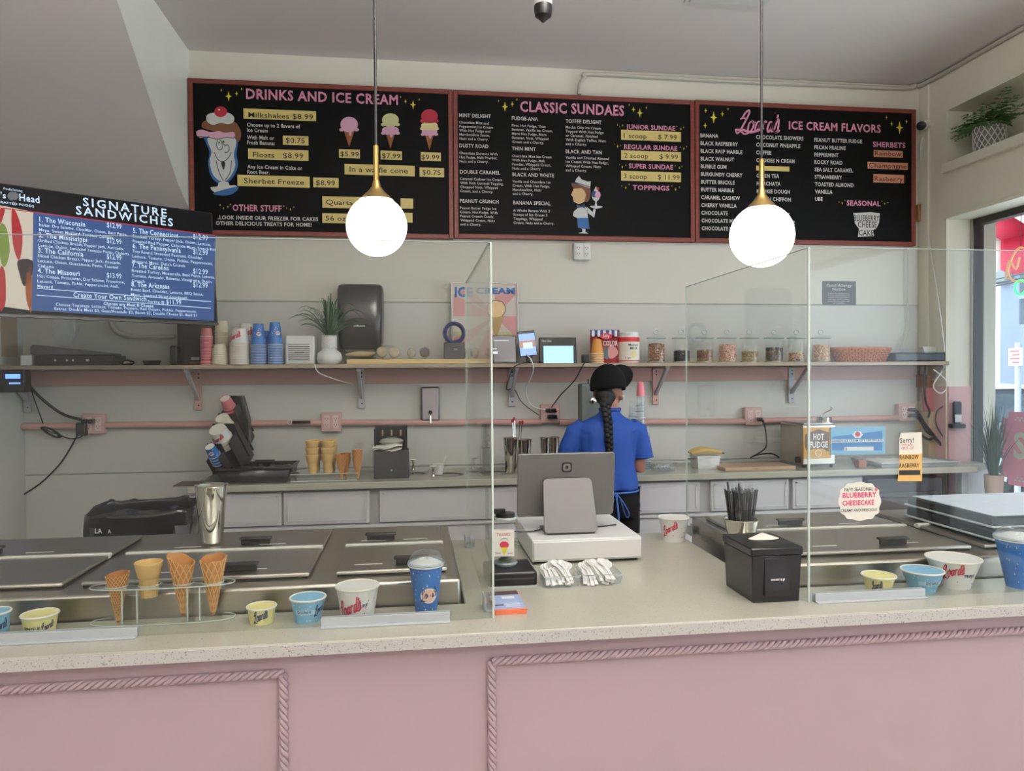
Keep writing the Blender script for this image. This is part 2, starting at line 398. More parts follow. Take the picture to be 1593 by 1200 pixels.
# ---- the street outside the shopfront
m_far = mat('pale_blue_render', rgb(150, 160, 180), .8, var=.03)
struct('street', B(4.1, 40, -30, 60, -.25, -.15), mat('asphalt', rgb(140, 142, 148), .8, var=.08, scale=2))
struct('pavement', B(4.05, 6.2, -30, 40, -.16, -.02), mat('concrete_pavement', rgb(200, 198, 192), .8, var=.06))
bl = thing('building', 'white rendered building across the street with small wall lamp', 'building', (14, 20, 0))
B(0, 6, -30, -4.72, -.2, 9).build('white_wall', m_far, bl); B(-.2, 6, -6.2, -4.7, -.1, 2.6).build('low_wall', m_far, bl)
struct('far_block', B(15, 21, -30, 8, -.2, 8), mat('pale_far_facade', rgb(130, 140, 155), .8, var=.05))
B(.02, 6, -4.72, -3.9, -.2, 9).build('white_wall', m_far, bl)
p = at(1560, 428, X=13.9) - Vector((14, 20, 0))
bm_ = B(p.x - .12, p.x + .1, p.y - .2, p.y + .2, p.z - .2, p.z + .22).build('wall_lamp', mat('grey_lamp', rgb(140, 146, 150), .5), bl, bevel=.03)
p = at(1582, 440, X=13.9) - Vector((14, 20, 0))
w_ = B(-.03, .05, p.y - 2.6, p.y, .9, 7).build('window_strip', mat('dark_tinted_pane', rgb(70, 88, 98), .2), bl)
for k in range(6):
    B(-.06, -.03, p.y - 2.6, p.y, 1.2 + k, 1.28 + k).build('glazing_bar', mat('pale_bar', rgb(150, 160, 168), .5), w_)
for k, (ya, yb) in enumerate(((413, 400), (423, 415), (442, 424), (447, 431), (452, 434))):
    a, b = at(1515, ya, X=10.5), at(1600, yb, X=9.2)
    tag(MB().tube([b + (b - a) * 4, b, a, a + (a - b) * 3], .012 + .006 * (k > 2), 6).build('overhead_wire', m_rubber), 'thin black overhead wire above the street, number %s from the top' % ['one', 'two', 'three', 'four', 'five'][k], 'wire', 'overhead wires outside the window')
p = at(1580, 555, X=6.4)
sg = thing('street_sign', 'white rectangular parking sign on a metal pole outside the window', 'sign', (6.4, p.y, -.05))
B(-.01, .01, -.09, .09, p.z - .05, p.z + .14).build('sign_plate', m_white, sg, bevel=.004)
MB().cyl((.03, 0, 0), (.03, 0, p.z + .2), .03).build('pole', m_alu, sg)
Ssg = Surf((6.388, p.y, p.z), (0, -1, 0), (0, 0, 1)); sgm = MB()
for k in range(4): sgm.box(6.386 - 6.4, 6.389 - 6.4, -.06, .06 - .03 * (k % 2), p.z + .10 - k * .04, p.z + .115 - k * .04)
sgm.build('sign_print', mat('red_print', rgb(190, 90, 90), .6), sg)
def make_car():
    c = thing('parked_car', 'white car parked on the street outside the window', 'car', (0, 0, 0))
    body = MB(); secs = []
    L = [(-2.2, .35, .62), (-2.1, .28, .86), (-1.3, .25, .98), (-.7, .25, 1.0), (.9, .25, 1.0), (1.9, .28, .98), (2.15, .34, .8)]
    cab = [(-1.0, 1.0), (-.35, 1.42), (.6, 1.48), (1.4, 1.36), (1.95, 1.0)]
    out = [(x, z) for x, _, z in L] + [(x, z) for x, z, _ in reversed(L)]
    body.prism([(2.15, .34), (2.15, .8), (1.9, .98), (-.9, .98), (-1.9, .88), (-2.2, .62), (-2.2, .35), (-1.72, .3), (-1.6, .55), (-1.35, .66), (-1.1, .55), (-1.0, .28), (1.05, .28), (1.15, .55), (1.4, .66), (1.65, .55), (1.75, .3)],
               ((0, -.85, 0), (1, 0, 0), (0, 0, 1), (0, 1, 0)), 1.7)
    body.build('body', mat('white_car_paint', rgb(214, 220, 226), .2, var=.02, coat=.5), c, bevel=.05, seg=3)
    g = MB(); g.prism([(-1.05, .97), (-.35, 1.42), (.6, 1.47), (1.35, 1.36), (1.85, .97)], ((0, -.72, 0), (1, 0, 0), (0, 0, 1), (0, 1, 0)), 1.44)
    g.build('cabin_glass', mat('tinted_car_glass', rgb(60, 70, 78), .1), c, bevel=.06, seg=3)
    r = MB(); r.prism([(-.4, 1.42), (-.3, 1.47), (.6, 1.51), (1.3, 1.42), (1.3, 1.37), (.6, 1.46), (-.3, 1.42)], ((0, -.7, 0), (1, 0, 0), (0, 0, 1), (0, 1, 0)), 1.4)
    r.build('roof', MATS['white_car_paint'], c, bevel=.02)
    for x in (-1.35, 1.4):
        for y in (-.86, .68):
            w = MB().lathe([(.14, 0), (.33, .0), (.35, .03), (.35, .15), (.33, .18), (.14, .18)], 24, M=Matrix.Translation((x, y, .33)) @ Matrix.Rotation(-PI / 2, 4, 'X') ).build('wheel', m_blackm, c)
            h = MB(); Mx = Matrix.Translation((x, y, .33)) @ Matrix.Rotation(-PI / 2, 4, 'X')
            h.lathe([(.05, -.02), (.05, .2)], 12, M=Mx)
            for k in range(5):
                a = k * 2 * PI / 5; h.box(-.03, .03, .03, .24, -.015, .195, M=Mx @ Matrix.Rotation(a, 4, 'Z'))
            h.build('hubcap', m_alu, w)
    return c
car = make_car(); q = at(1560, 662, X=8.0)
car.location = (8.6, q.y + 1.2, -.15); car.rotation_euler = (0, 0, PI / 2)
car['label'] = 'white car parked across the street, seen through the window'

# awning over the shopfront, red and white panels with a scalloped valance
aw = thing('awning', 'red and white striped awning with scalloped edge outside the window', 'awning', (4.1, 0, 0))
m_red = mat('red_canvas', rgb(196, 24, 62), .7, var=.05); m_awh = mat('white_canvas', rgb(232, 214, 208), .7, var=.04)
pe = at(1557, 400, X=4.75); w0 = .36
y_edge = at(1557, 380, X=4.75).y
zv = at(1530, 425, X=4.75).z; zt = at(1530, 380, X=4.75).z
for k in range(-1, 16):
    yb = y_edge - k * w0; ya = yb - w0; m = m_awh if k % 2 else m_red
    if k < 0: yb = yb + .2
    s_ = MB(); s_.grid(lambda a, b, ya=ya, yb=yb: (.0 + b * .65, ya + a * (yb - ya), 2.95 + (zt - 2.95) * b), 2, 4); s_.build('awning_panel', m, aw, solid=.004)
    s_ = MB(); s_.grid(lambda a, b, ya=ya, yb=yb: (.65, ya + a * (yb - ya), zt - b * ((zt - zv) + .055 * math.sin(a * PI))), 10, 2); s_.build('valance', m, aw, solid=.004)
MB().cyl((.62, -4, zt + .06), (.62, 4.9, zt + .06), .018).cyl((.02, 3.2, 2.5), (.62, 3.2, zt), .015).build('awning_bar', mat('red_painted_bar', rgb(120, 30, 44), .5), aw)

# ---- conduits, ceiling fittings
def cable(name, label, pts, r=.006, m=None, cat='cable', n=8, seg=6, group=None, parent=None):
    o = MB().tube(spline(pts, n), r, seg).build(name, m or m_rubber, parent)
    if not parent: tag(o, label, cat, group)
    return o
Yc = YW - .03
tag(MB().tube([at(0, 664, Y=Yc) + Vector((-.15, 0, 0)), at(120, 663, Y=Yc)], .021, 12).build('conduit', m_pinkd), 'pink painted conduit along the back wall left of the first outlet', 'conduit')
tag(MB().tube([at(158, 662, Y=Yc), at(500, 658, Y=Yc)], .021, 12).build('conduit', m_pinkd), 'pink painted conduit between the two leftmost pink outlets', 'conduit')
tag(MB().tube([at(530, 658, Y=Yc), at(842, 657, Y=Yc)], .021, 12).build('conduit', m_pinkd), 'pink painted conduit from behind the towel box to the outlet by the worker', 'conduit')
tag(MB().tube([at(870, 657, Y=Yc), at(1162, 656, Y=Yc)], .021, 12).build('conduit', m_pinkd), 'pink painted conduit passing behind the worker', 'conduit')
tag(MB().tube([at(1185, 655, Y=Yc), at(1404, 650, Y=Yc)], .021, 12).build('conduit', m_pinkd), 'pink painted conduit right of the hot fudge outlet', 'conduit')
m_wcond = mat('white_conduit_paint', rgb(186, 182, 172), .5)
pts = [at(901, 147, Y=Yc), at(902, 132, Y=Yc), at(910, 119, Y=Yc), at(926, 115, Y=Yc), at(1115, 125, Y=Yc), at(1300, 133, Y=Yc), at(1410, 137, Y=Yc)]
e = at(1430, 134, Y=Yc); pts += [Vector((XR - .09, Yc - .02, min(e.z, ZC - .018))), Vector((XR - .03, Yc - .14, min(e.z + .03, ZC - .018)))]
pts += [Vector((XR - .03, 3.6, min(e.z + .03, ZC - .018))), Vector((XR - .03, 1.0, min(e.z + .03, ZC - .018)))]
tag(MB().tube(spline(pts, 6), .013, 8).build('conduit', m_wcond), 'thin cream conduit bending under the ceiling above the menu boards', 'conduit')
ZP = ZC - .004
a, b = at(1085, 0, Z=ZP), at(1186, 11, Z=ZP)
cp = thing('ceiling_panel', 'pale flat access panel in the ceiling by the right pendant cord', 'panel', (1.77, 3.7, ZC))
B(-.23, .21, -.28, .28, -.012, 0).build('panel_face', mat('pale_panel', rgb(205, 205, 200), .6), cp, bevel=.003)
B(-.25, .23, -.30, .30, -.006, 0).build('panel_frame', m_ceil, cp)
for k, (lx, ly) in enumerate(ADDED_LAMPS):  # fittings modelled around the added lights, out of view
    t = thing('added_ceiling_light', ['long added suspended light above the customers', 'long added suspended light at the back left of the shop', 'long added suspended light at the back right of the shop'][k], 'light', (lx, ly, ZC))
    B(-.58, .58, -.22, .22, -.52, -.47).build('housing', m_white, t, bevel=.004)
    B(-.55, .55, -.2, .2, -.522, -.52).build('diffuser', mat('lit_diffuser', (1, .96, .88), emit=2.5), t)
    for x in (-.4, .4): MB().cyl((x, 0, -.47), (x, 0, 0), .003, 6).build('suspension_wire', m_alu, t)
# track spot hanging at the top edge
cq = at(845, 12, Y=2.6)
t = thing('track_spotlight', 'white cylinder spotlight with black tip at the top centre', 'spotlight', (cq.x, 2.6, ZC))
zt_ = cq.z - ZC
MB().lathe([(.031, 0), (.033, .01), (.033, .25), (.02, .26)], 24, c=(0, 0, zt_ + .005)).build('spot_body', m_white, t)
MB().lathe([(.004, -.052), (.016, -.04), (.029, -.030), (.0325, -.01), (.0325, .006)], 24, c=(0, 0, zt_)).build('spot_tip', m_black, t)
MB().cyl((0, 0, zt_ + .26), (0, 0, 0), .012).build('stem', m_white, t)

# ---- pendant lamps
m_globe = mat('lit_opal_glass', (1., .95, .86), emit=3.7)
m_brass = mat('brass', rgb(186, 156, 96), .28, 1., var=.05)
for k, (gx, gy, r, ct, cb) in enumerate(((586, 352, 48, 227, 285), (1185, 367, 46.5, 248, 305))):
    c = at(gx, gy, Y=2.3); R_ = (at(gx + r, gy, Y=2.3) - c).length * .985
    t = thing('pendant_lamp', 'glowing white globe pendant with brass neck, %s' % ['left, in front of the drinks board' , 'right, in front of the flavors board'][k], 'lamp', (c.x, c.y, ZC), group='globe pendants')
    z = c.z - ZC
    MB().ball((0, 0, z), R_, 40, 24).build('globe', m_globe, t)
    zt2 = at(gx, cb, Y=2.3).z - ZC; ztp = at(gx, ct, Y=2.3).z - ZC
    MB().lathe([(.052, z + R_ * .86), (.040, z + R_ * .99), (.026, z + R_ * 1.13), (.014, z + R_ * 1.3), (.010, z + R_ * 1.5), (.0085, z + R_ * 1.52), (.0085, ztp)], 24).build('brass_neck', m_brass, t)
    MB().cyl((0, 0, ztp), (0, 0, -.02), .0042, 8).build('cord', m_rubber, t)
    MB().lathe([(.06, -.03), (.06, 0)], 24).build('ceiling_rose', m_brass, t)

# ---- back shelf with its brackets
sh = B(XL, XR - .002, 4.655, YW - .001, 1.590, 1.615)
tag(sh.build('wall_shelf', m_shelf, bevel=.003), 'long grey-brown shelf running along the whole back wall', 'shelf')
ZS = 1.6155; YS = 4.66                                       # shelf top and front edge
m_brk = mat('grey_bracket', rgb(178, 176, 182), .4, .0)
names = ['at the far left below the disc player', 'below the stack of pink cups', 'below the end of the long wooden board', 'below the black tablet', 'right of the black cap', 'left of the hot fudge warmer', 'at the right end by the cables']
for k, bx in enumerate((42, 308, 562, 796, 1020, 1231, 1432)):
    x = at(bx, 610, Y=YW - .02).x
    t = thing('shelf_bracket', 'grey metal shelf bracket with diagonal brace ' + names[k], 'bracket', (x, YW - .018, 1.59), group='shelf brackets')
    B(-.022, .022, -.006, .002, -.26, 0).build('wall_plate', m_pinkd if k in (1, 4) else m_brk, t, bevel=.002)
    B(-.016, .016, -.25, -.006, -.012, 0).build('shelf_arm', m_brk, t, bevel=.002)
    b_ = MB(); b_.prism([(-.006, -.20), (-.006, -.17), (-.22, -.006), (-.25, -.006), (-.25, -.02)], ((-.010, 0, 0), (0, 1, 0), (0, 0, 1), (1, 0, 0)), .02); b_.build('brace', m_brk, t, bevel=.002)
    for z in (-.03, -.055, -.23): MB().lathe([(.005, 0), (.005, .0015)], 10, M=Matrix.Translation((.004, -.006, z)) @ Matrix.Rotation(PI / 2, 4, 'X')).build('screw', m_blackm, t)

# ---- outlets
m_outp = mat('pink_outlet_plate', rgb(206, 168, 164), .5, var=.04); m_slot = mat('outlet_slot', rgb(70, 50, 50), .6)
def outlet(px, py, label, plugs=(), white=False, w=.13, h=.125, Y=YW):
    c = at(px, py, Y=Y - .05)
    t = thing('wall_outlet', label, 'outlet', (c.x, Y, c.z), group='double wall outlets')
    m = m_white if white else m_outp
    B(-w / 2, w / 2, -.05, 0, -h / 2, h / 2).build('box', m, t, bevel=.006)
    s = MB()
    for ox in (-.028, .028):
        f = MB(); f.cbox((ox, -.052, 0), (.036, .005, .085)); f.build('receptacle', mat('pale_receptacle', rgb(222, 196, 190), .4) if not white else m_white, t, bevel=.002)
        for oz in (-.02, .02):
            s.cbox((ox - .008, -.0548, oz + .004), (.003, .001, .010)).cbox((ox + .008, -.0548, oz + .004), (.003, .001, .010)).cbox((ox, -.0548, oz - .008), (.005, .001, .005))
    s.build('slots', m_slot, t)
    for ox, oz in plugs:
        MB().cbox((ox, -.075, oz), (.03, .04, .026)).cyl((ox, -.09, oz), (ox + .01, -.12, oz - .01), .006).build('plug', m_black, t, bevel=.004)
    return t
outlet(145, 660, 'pink double wall outlet at the far left with a black adapter plugged in', ((-.04, .02), (.0, .02)))
outlet(515, 657, 'empty pink double wall outlet beside the black bottle opener')
outlet(856, 644, 'pink double wall outlet crowded with black plugs left of the worker', ((-.02, .025), (.02, .025), (-.01, -.02), (.025, -.02)))
outlet(1173, 648, 'pink double wall outlet above the wooden board with one black plug', ((.03, -.02),))
outlet(1412, 642, 'pink double wall outlet at the right end with thick black cables', ((.02, .02), (.02, -.02)))
outlet(906, 391, 'white double wall outlet directly below the classic sundaes board', (), True, .115, .115)
o_ = at(1428, 330, Y=YW); tag(B(o_.x - .02, o_.x + .02, YW - .03, YW, o_.z - .07, o_.z + .05).build('brown_outlet', mat('brown_plate', rgb(150, 108, 72), .5), bevel=.004), 'small brown outlet half hidden beside the flavors board', 'outlet')

# ---- long counter at the front
ct = thing('service_counter', 'long pink front counter with rope moulding and pale quartz top', 'counter', (0, 1.78, 0))
s = MB(); Y0 = 1.78
out = [(XL + .003, 0), (XR - .003, 0), (XR - .003, 2.02 - Y0), (1.02, 2.02 - Y0), (1.02, 2.80 - Y0), (.135, 2.80 - Y0), (.135, 2.02 - Y0), (XL + .003, 2.02 - Y0)]
s.prism(out, ((0, 0, CT - .034), (1, 0, 0), (0, 1, 0), (0, 0, 1)), .034); s.build('quartz_top', m_quartz, ct, bevel=.004)
s = MB(); s.box(XL + .003, XR - .003, .0, .002, CT - .031, CT - .004, M=Matrix.Translation((0, -.0021, 0))); s.build('slab_edge', m_quartz_edge, ct)
s = MB(); s.box(XL + .003, XR - .003, .035, .075, .02, CT - .0345).box(.15, 1.0, .95, .99, .1, CT - .0345).box(.15, .19, .075, .95, .1, CT - .0345).box(.96, 1.0, .075, .95, .1, CT - .0345)
s.build('front_panel', m_pink, ct)
def rope(a, b, name='rope_moulding'):
    a, b = Vector(a), Vector(b); L = (b - a).length; n = int(L / .0045); mb = MB()
    d = (b - a).normalized(); up = Vector((0, -1, 0)); sd = d.cross(up)
    for st in range(3):
        pts = []
        for i in range(n + 1):
            t = i / n * L; q = t / .052 * 2 * PI + st * 2 * PI / 3
            pts.append(a + d * t + up * (math.sin(q) * .0062 + .002) + sd * math.cos(q) * .0062)
        mb.tube(pts, .0058, 5)
    return mb.build(name, m_pink, ct, ang=80)
Yr = 1.812
def rp(px, py): q = at(px, py, Y=Yr); return (q.x, Yr - Y0, q.z)
zA = at(443, 1048, Y=Yr).z; zB = at(766, 1020, Y=Yr).z; xA = at(441, 1100, Y=Yr).x; xB = at(765, 1100, Y=Yr).x
rope((XL + .1, Yr - Y0, zA), (xA, Yr - Y0, zA)); rope((xA, Yr - Y0, zA), (xA, Yr - Y0, .15)); rope((xA, Yr - Y0, .15), (XL + .1, Yr - Y0, .15))
rope((xB, Yr - Y0, zA), (XR - .3, Yr - Y0, zA)); rope((xB, Yr - Y0, zA), (xB, Yr - Y0, .15)); rope((xB, Yr - Y0, .15), (XR - .3, Yr - Y0, .15))

# ---- back counter
bc = thing('back_counter', 'pale back counter with white drawers along the wall', 'counter', (0, 4.39, 0))
q = at(290, 758, Z=CT); xL = q.x
s = B(xL, XR - .003, 0, .56, CT - .04, CT); s.box(XR - .003, 3.86, .13, .27, CT - .04, CT); s.build('worktop', m_quartz, bc, bevel=.005)
xa = -1.19
m_cab = mat('white_cabinet', rgb(206, 204, 206), .45, var=.02)
m_gap = mat('cabinet_carcass', rgb(160, 158, 158), .6)
xe = at(1343, 790, Y=4.44).x
s = B(xa, xe, .06, .56, .06, CT - .04); s.build('carcass', m_gap, bc)
for x0p, x1p in ((294, 438), (441, 575), (590, 755), (760, 985), (990, 1088), (1105, 1226), (1232, 1340)):
    x0, x1 = at(x0p, 790, Y=4.44).x, at(x1p, 790, Y=4.44).x
    zt0 = CT - .056; zb0 = .672
    d = MB(); d.box(x0, x1, .04, .06, zb0, zt0); d.build('drawer_front', m_cab, bc, bevel=.006)
    f = MB(); f.box(x0 + .02, x1 - .02, .0365, .04, zb0 + .018, zb0 + .026).box(x0 + .02, x1 - .02, .0365, .04, zt0 - .026, zt0 - .018).box(x0 + .02, x0 + .028, .0365, .04, zb0 + .018, zt0 - .018).box(x1 - .028, x1 - .02, .0365, .04, zb0 + .018, zt0 - .018)
    f.build('moulding', m_cab, bc)
    B(x0, x1, .04, .06, .1, zb0 - .03).build('cupboard_door', m_cab, bc, bevel=.006)
B(xa, xe, .025, .06, zb0 - .025, zb0 - .008).build('rail', m_cab, bc, bevel=.003)
xl = at(1500, 760, Y=4.5).x
B(xl - .025, xl + .025, .10, .15, 0, CT - .04).build('metal_leg', m_alu, bc, bevel=.004)
B(xl + .06, xl + .30, .16, .2, .3, CT - .04).build('end_panel', m_cab, bc)
# low dark fridge tucked under the open end
t = thing('undercounter_fridge', 'dark undercounter fridge below the right end of the back counter', 'fridge', (xe + .03, 4.45, 0))
wf_ = at(1470, 780, Y=4.45).x - xe - .05
B(0, wf_, 0, .5, .05, CT - .07).build('cabinet', m_dark, t, bevel=.008)
B(.02, wf_ - .02, -.02, 0, .1, CT - .2).build('door', mat('dark_brown_door', rgb(62, 48, 48), .35), t, bevel=.006); B(.05, wf_ - .05, -.04, -.02, CT - .19, CT - .16).build('handle', m_dark, t, bevel=.005)

# ---- dipping freezers
m_hinge = mat('white_hinge_strip', rgb(214, 212, 202), .4)
m_lblw = mat('white_label', rgb(225, 222, 214), .6)
def freezer(x0, x1, label, lids, name='dipping_freezer', ztop=.985):
    t = thing(name, label, 'freezer', (x0, 2.03, 0)); w = x1 - x0
    b = MB(); b.box(0, w, 0, .74, .03, ztop); b.build('steel_body', m_steel, t, bevel=.008)
    for a, c, hf, hr, front, rear in lids:
        a -= x0; c -= x0
        for (ya, yb, hx, nm) in ((.07, .375, hf, front), (.40, .665, hr, rear)):
            if not nm: continue
            L = MB().box(a, c, ya, yb, ztop + .004, ztop + .016).build('lid', m_lid, t, bevel=.006, seg=3)
            MB().box(a + .005, c - .005, ya + .004, yb - .004, ztop, ztop + .004).build('gasket', m_blackm, L)
            if hx is not None:
                yy = ya + .05 if nm == 1 else yb - .03
                h = MB(); h.box(hx - x0 - .045, hx - x0 + .045, yy - .006, yy + .006, ztop + .016, ztop + .036).box(hx - x0 - .05, hx - x0 + .05, yy - .012, yy + .012, ztop + .032, ztop + .040)
                h.build('handle', m_black, L, bevel=.003)
            for q in (.28, .72):
                MB().box(a + (c - a) * q - .04, a + (c - a) * q + .04, (ya + yb) / 2 + .03 - .12 * (nm == 1), (ya + yb) / 2 + .036 - .12 * (nm == 1), ztop + .0161, ztop + .0168).build('name_strip', m_lblw, L)
        MB().box(a, c, .378, .397, ztop + .002, ztop + .020).build('hinge_strip', m_hinge, t, bevel=.003)
    return t
hx = lambda px, py: at(px, py, Z=1.02).x
freezer(-2.10, .125, 'long steel dipping freezer with dark lids, left of the register', [(-1.75, -.93, None, hx(20, 836), 1, 1), (-.885, -.29, hx(372, 880), hx(420, 815), 1, 1), (-.22, .092, hx(640, 868), hx(596, 814), 1, 1)])
freezer(1.076, 3.3, 'steel dipping freezer with sliding lids, right of the straw cup', [(1.10, 1.735, hx(1400, 842), hx(1165, 770) - .1, 1, 1), (1.78, 2.45, None, None, 1, 1)])

# ================================================================ MENU BOARDS
m_pinkt = mat('pink_lettering', rgb(214, 140, 170), .6, var=.03)
m_whitet = mat('white_lettering', rgb(206, 204, 200), .6, var=.02)
m_yel = mat('yellow_star', rgb(220, 205, 60), .6); m_gold = mat('gold_strip', rgb(216, 196, 120), .4, var=.06, scale=14)
m_ink = mat('black_ink', rgb(30, 30, 32), .6)
m_sal = mat('salmon_strip', rgb(206, 138, 112), .5, var=.04)
YB = 4.925
SB = Surf((0, YB, 0), (1, 0, 0), (0, 0, 1))
class Z:                                                     # reads a place off an enlarged crop
    def __init__(s, x, y, f): s.x, s.y, s.f = x, y, f
    def __call__(s, x, y): return s.x + x / s.f, s.y + y / s.f
def board(label, x0, x1, y0, y1, y2, y3):
    zt = (at(x0, y0, Y=YB).z + at(x1, y1, Y=YB).z) / 2; zb = (at(x0, y2, Y=YB).z + at(x1, y3, Y=YB).z) / 2
    X0, X1 = at(x0, y0, Y=YB).x, at(x1, y1, Y=YB).x
    t = thing('menu_board', label, 'menu board', ((X0 + X1) / 2, YW, zb)); w = (X1 - X0) / 2 - .001; h = zt - zb; f = .030
    B(-w + f, w - f, -.033, -.004, f, h - f).build('black_panel', m_board, t)
    for a, b, c, d, m in ((-w, -w + f, 0, h, m_redwood), (w - f, w, 0, h, m_redwood), (-w + f, w - f, 0, f, m_redwoodh), (-w + f, w - f, h - f, h, m_redwoodh)):
        B(a, b, -.045, -.001, c, d).build('frame_rail', m, t, bevel=.003)
    return t
class Ink:
    """collects print by colour, then links each colour as one part of the thing"""
    def __init__(s, parent): s.p = parent; s.d = {}; s.inv = Matrix.Translation(-Vector(parent.location)) if parent.rotation_euler.z == 0 else None
    def __getitem__(s, k): return s.d.setdefault(k, MB())
    def done(s):
        bpy.context.view_layer.update(); inv = s.p.matrix_world.inverted()
        for (nm, m), mb in s.d.items():
            mb.v = [tuple(inv @ Vector(v)) for v in mb.v]
            mb.build(nm, m, s.p, smooth=False)
def strip(t, m, z, x0, y0, x1, y1, txt=None, tx0=None, tbase=None, h=None, tx1=None, S=SB, ink=m_ink, bold=.012):
    mb = MB(); a, b = z(x0, y0), z(x1, y1); rectpx(mb, S, a[0], a[1], b[0], b[1], .004, .002)
    bpy.context.view_layer.update(); inv = t.matrix_world.inverted(); mb.v = [tuple(inv @ Vector(v)) for v in mb.v]
    o = mb.build('label_strip', m, t, smooth=False)
    if txt:
        q = MB(); a, b = z(tx0, tbase), z(tx1, tbase)
        put(q, S, txt, a[0], a[1], h / z.f, px1=b[0], bold=bold, lift=.005); q.v = [tuple(inv @ Vector(v)) for v in q.v]
        q.build('lettering', ink, o, smooth=False)
def stars(ink, z, lst):
    for x, y, r in lst:
        a = z(x, y); star(ink[('stars', m_yel)], SB, a[0], a[1], r / z.f, .0025)
W_, P_ = ('white_lettering', m_whitet), ('pink_heading', m_pinkt)
def lines(mb, z, x, y, dy, h, ls, wf=1.0, bold=.035, S=SB, dx=0.):
    for i, s in enumerate(ls):
        a = z(x + dx * i, y + dy * i); put(mb, S, s, a[0], a[1], h / z.f, wf=wf, bold=bold, lift=.002)

# --- drinks board
t = board('menu board with drinks, milkshakes and cartoon sundae glass, leftmost', 292, 704, 122, 140, 365, 372)
k = Ink(t); z = Z(280, 110, 4.286)
a = z(440, 190); b = Z(480, 110, 4.286)(593, 232)
put(k[P_], SB, 'DRINKS AND ICE CREAM', 383, 153.5, 15, px1=619, bold=.045, lift=.002)
stars(k, z, [(276, 131, 11), (325, 172, 34), (378, 154, 17), (412, 123, 11)])
stars(k, Z(480, 110, 4.286), [(614, 176, 9), (646, 206, 15), (697, 228, 32), (738, 194, 10)])
strip(t, m_gold, z, 424, 253, 908, 338, 'Milkshakes $8.99', 457, 312, 34, 888)
lines(k[W_], z, 447, 372, 36, 24, ['Choose up to 2 flavors of', 'Ice Cream'], .86)
lines(k[W_], z, 447, 456, 35, 24, ['With Malt or', 'Fresh Banana:'], .86)
strip(t, m_gold, z, 686, 434, 857, 500, '$0.75', 706, 482, 34, 832)
strip(t, m_gold, z, 455, 520, 857, 603, 'Floats   $8.99', 488, 578, 34, 822)
lines(k[W_], z, 450, 652, 35, 24, ['Any Ice Cream in Coke or', 'Root Beer.'], .86)
strip(t, m_gold, z, 384, 695, 866, 782, 'Sherbet Freeze', 428, 752, 34, 828)
strip(t, m_gold, z, 888, 713, 1058, 782, '$8.99', 908, 764, 32, 1034)
put(k[P_], SB, 'OTHER STUFF', 362, 328, 9.5, px1=438, bold=.045, lift=.002)
stars(k, z, [(268, 897, 9), (291, 918, 9), (320, 909, 10), (337, 893, 7), (694, 904, 9), (712, 918, 7), (737, 926, 10), (760, 911, 7)])
put(k[W_], SB, '.LOOK INSIDE OUR FREEZER FOR CAKES', 339, 341, 5.6, px1=495, bold=.045, lift=.002)
put(k[W_], SB, 'OTHER DELICIOUS TREATS FOR HOME!', 336, 350, 5.6, px1=485, bold=.045, lift=.002)
z3 = Z(480, 110, 4.286)
strip(t, m_gold, z3, 203, 524, 343, 586, '$5.99', 212, 572, 31, 336)
strip(t, m_gold, z3, 480, 534, 622, 597, '$7.99', 490, 584, 31, 612)
strip(t, m_gold, z3, 748, 544, 882, 605, '$9.99', 752, 592, 31, 872, bold=.03)
strip(t, m_gold, z3, 240, 622, 708, 706, 'In a waffle cone', 274, 675, 34, 662)
strip(t, m_gold, z3, 740, 646, 904, 712, '$0.75', 760, 694, 31, 880)
strip(t, m_gold, z3, 92, 838, 400, 922, 'Quarts', 118, 894, 34, 294)
strip(t, m_gold, z3, 92, 951, 400, 1022, '56 oz', 114, 1000, 31, 250)
strip(t, m_gold, z3, 614, 852, 698, 922); strip(t, m_gold, z3, 560, 946, 694, 1014)
def col(nm, c): return ('art_' + nm, mat('art_' + nm, rgb(*c), .6, var=.02))
def cone_art(ox, top, tip, scoops, w):
    """flat painted cone: top/tip in crop pixels"""
    a, b, c = z3(ox - w * .62, tip - 110 * 1), z3(ox + w * .62, tip - 110), z3(ox, tip)
    poly(k[col('cone_brown', (150, 88, 48))], SB, [a, c, b], .002)
    for cy, rx, ry, cl in scoops:
        a = z3(ox, cy); blob(k[cl], SB, a[0], a[1], rx / z3.f, ry / z3.f, .0024 + (cy < tip - 150) * .0003, 24)
        for q in range(5):
            a = z3(ox + (q - 2) * rx * .48, cy + ry * .75); blob(k[cl], SB, a[0], a[1], rx * .27 / z3.f, rx * .2 / z3.f, .0028, 12)
    a = z3(ox + w * .12, tip - 98); blob(k[scoops[-1][3]], SB, a[0], a[1], 1.9, 5, .0029, 12)
pk, gr, rd, yl = col('pink', (222, 170, 196)), col('pistachio', (206, 210, 150)), col('crimson', (176, 38, 62)), col('custard', (230, 218, 160))
cone_art(271, 0, 510, [(360, 52, 46, pk)], 56)
cone_art(546, 0, 522, [(330, 50, 40, gr), (398, 50, 26, pk)], 52)
cone_art(806, 0, 530, [(305, 50, 42, rd), (368, 50, 26, yl), (408, 46, 24, pk)], 48)
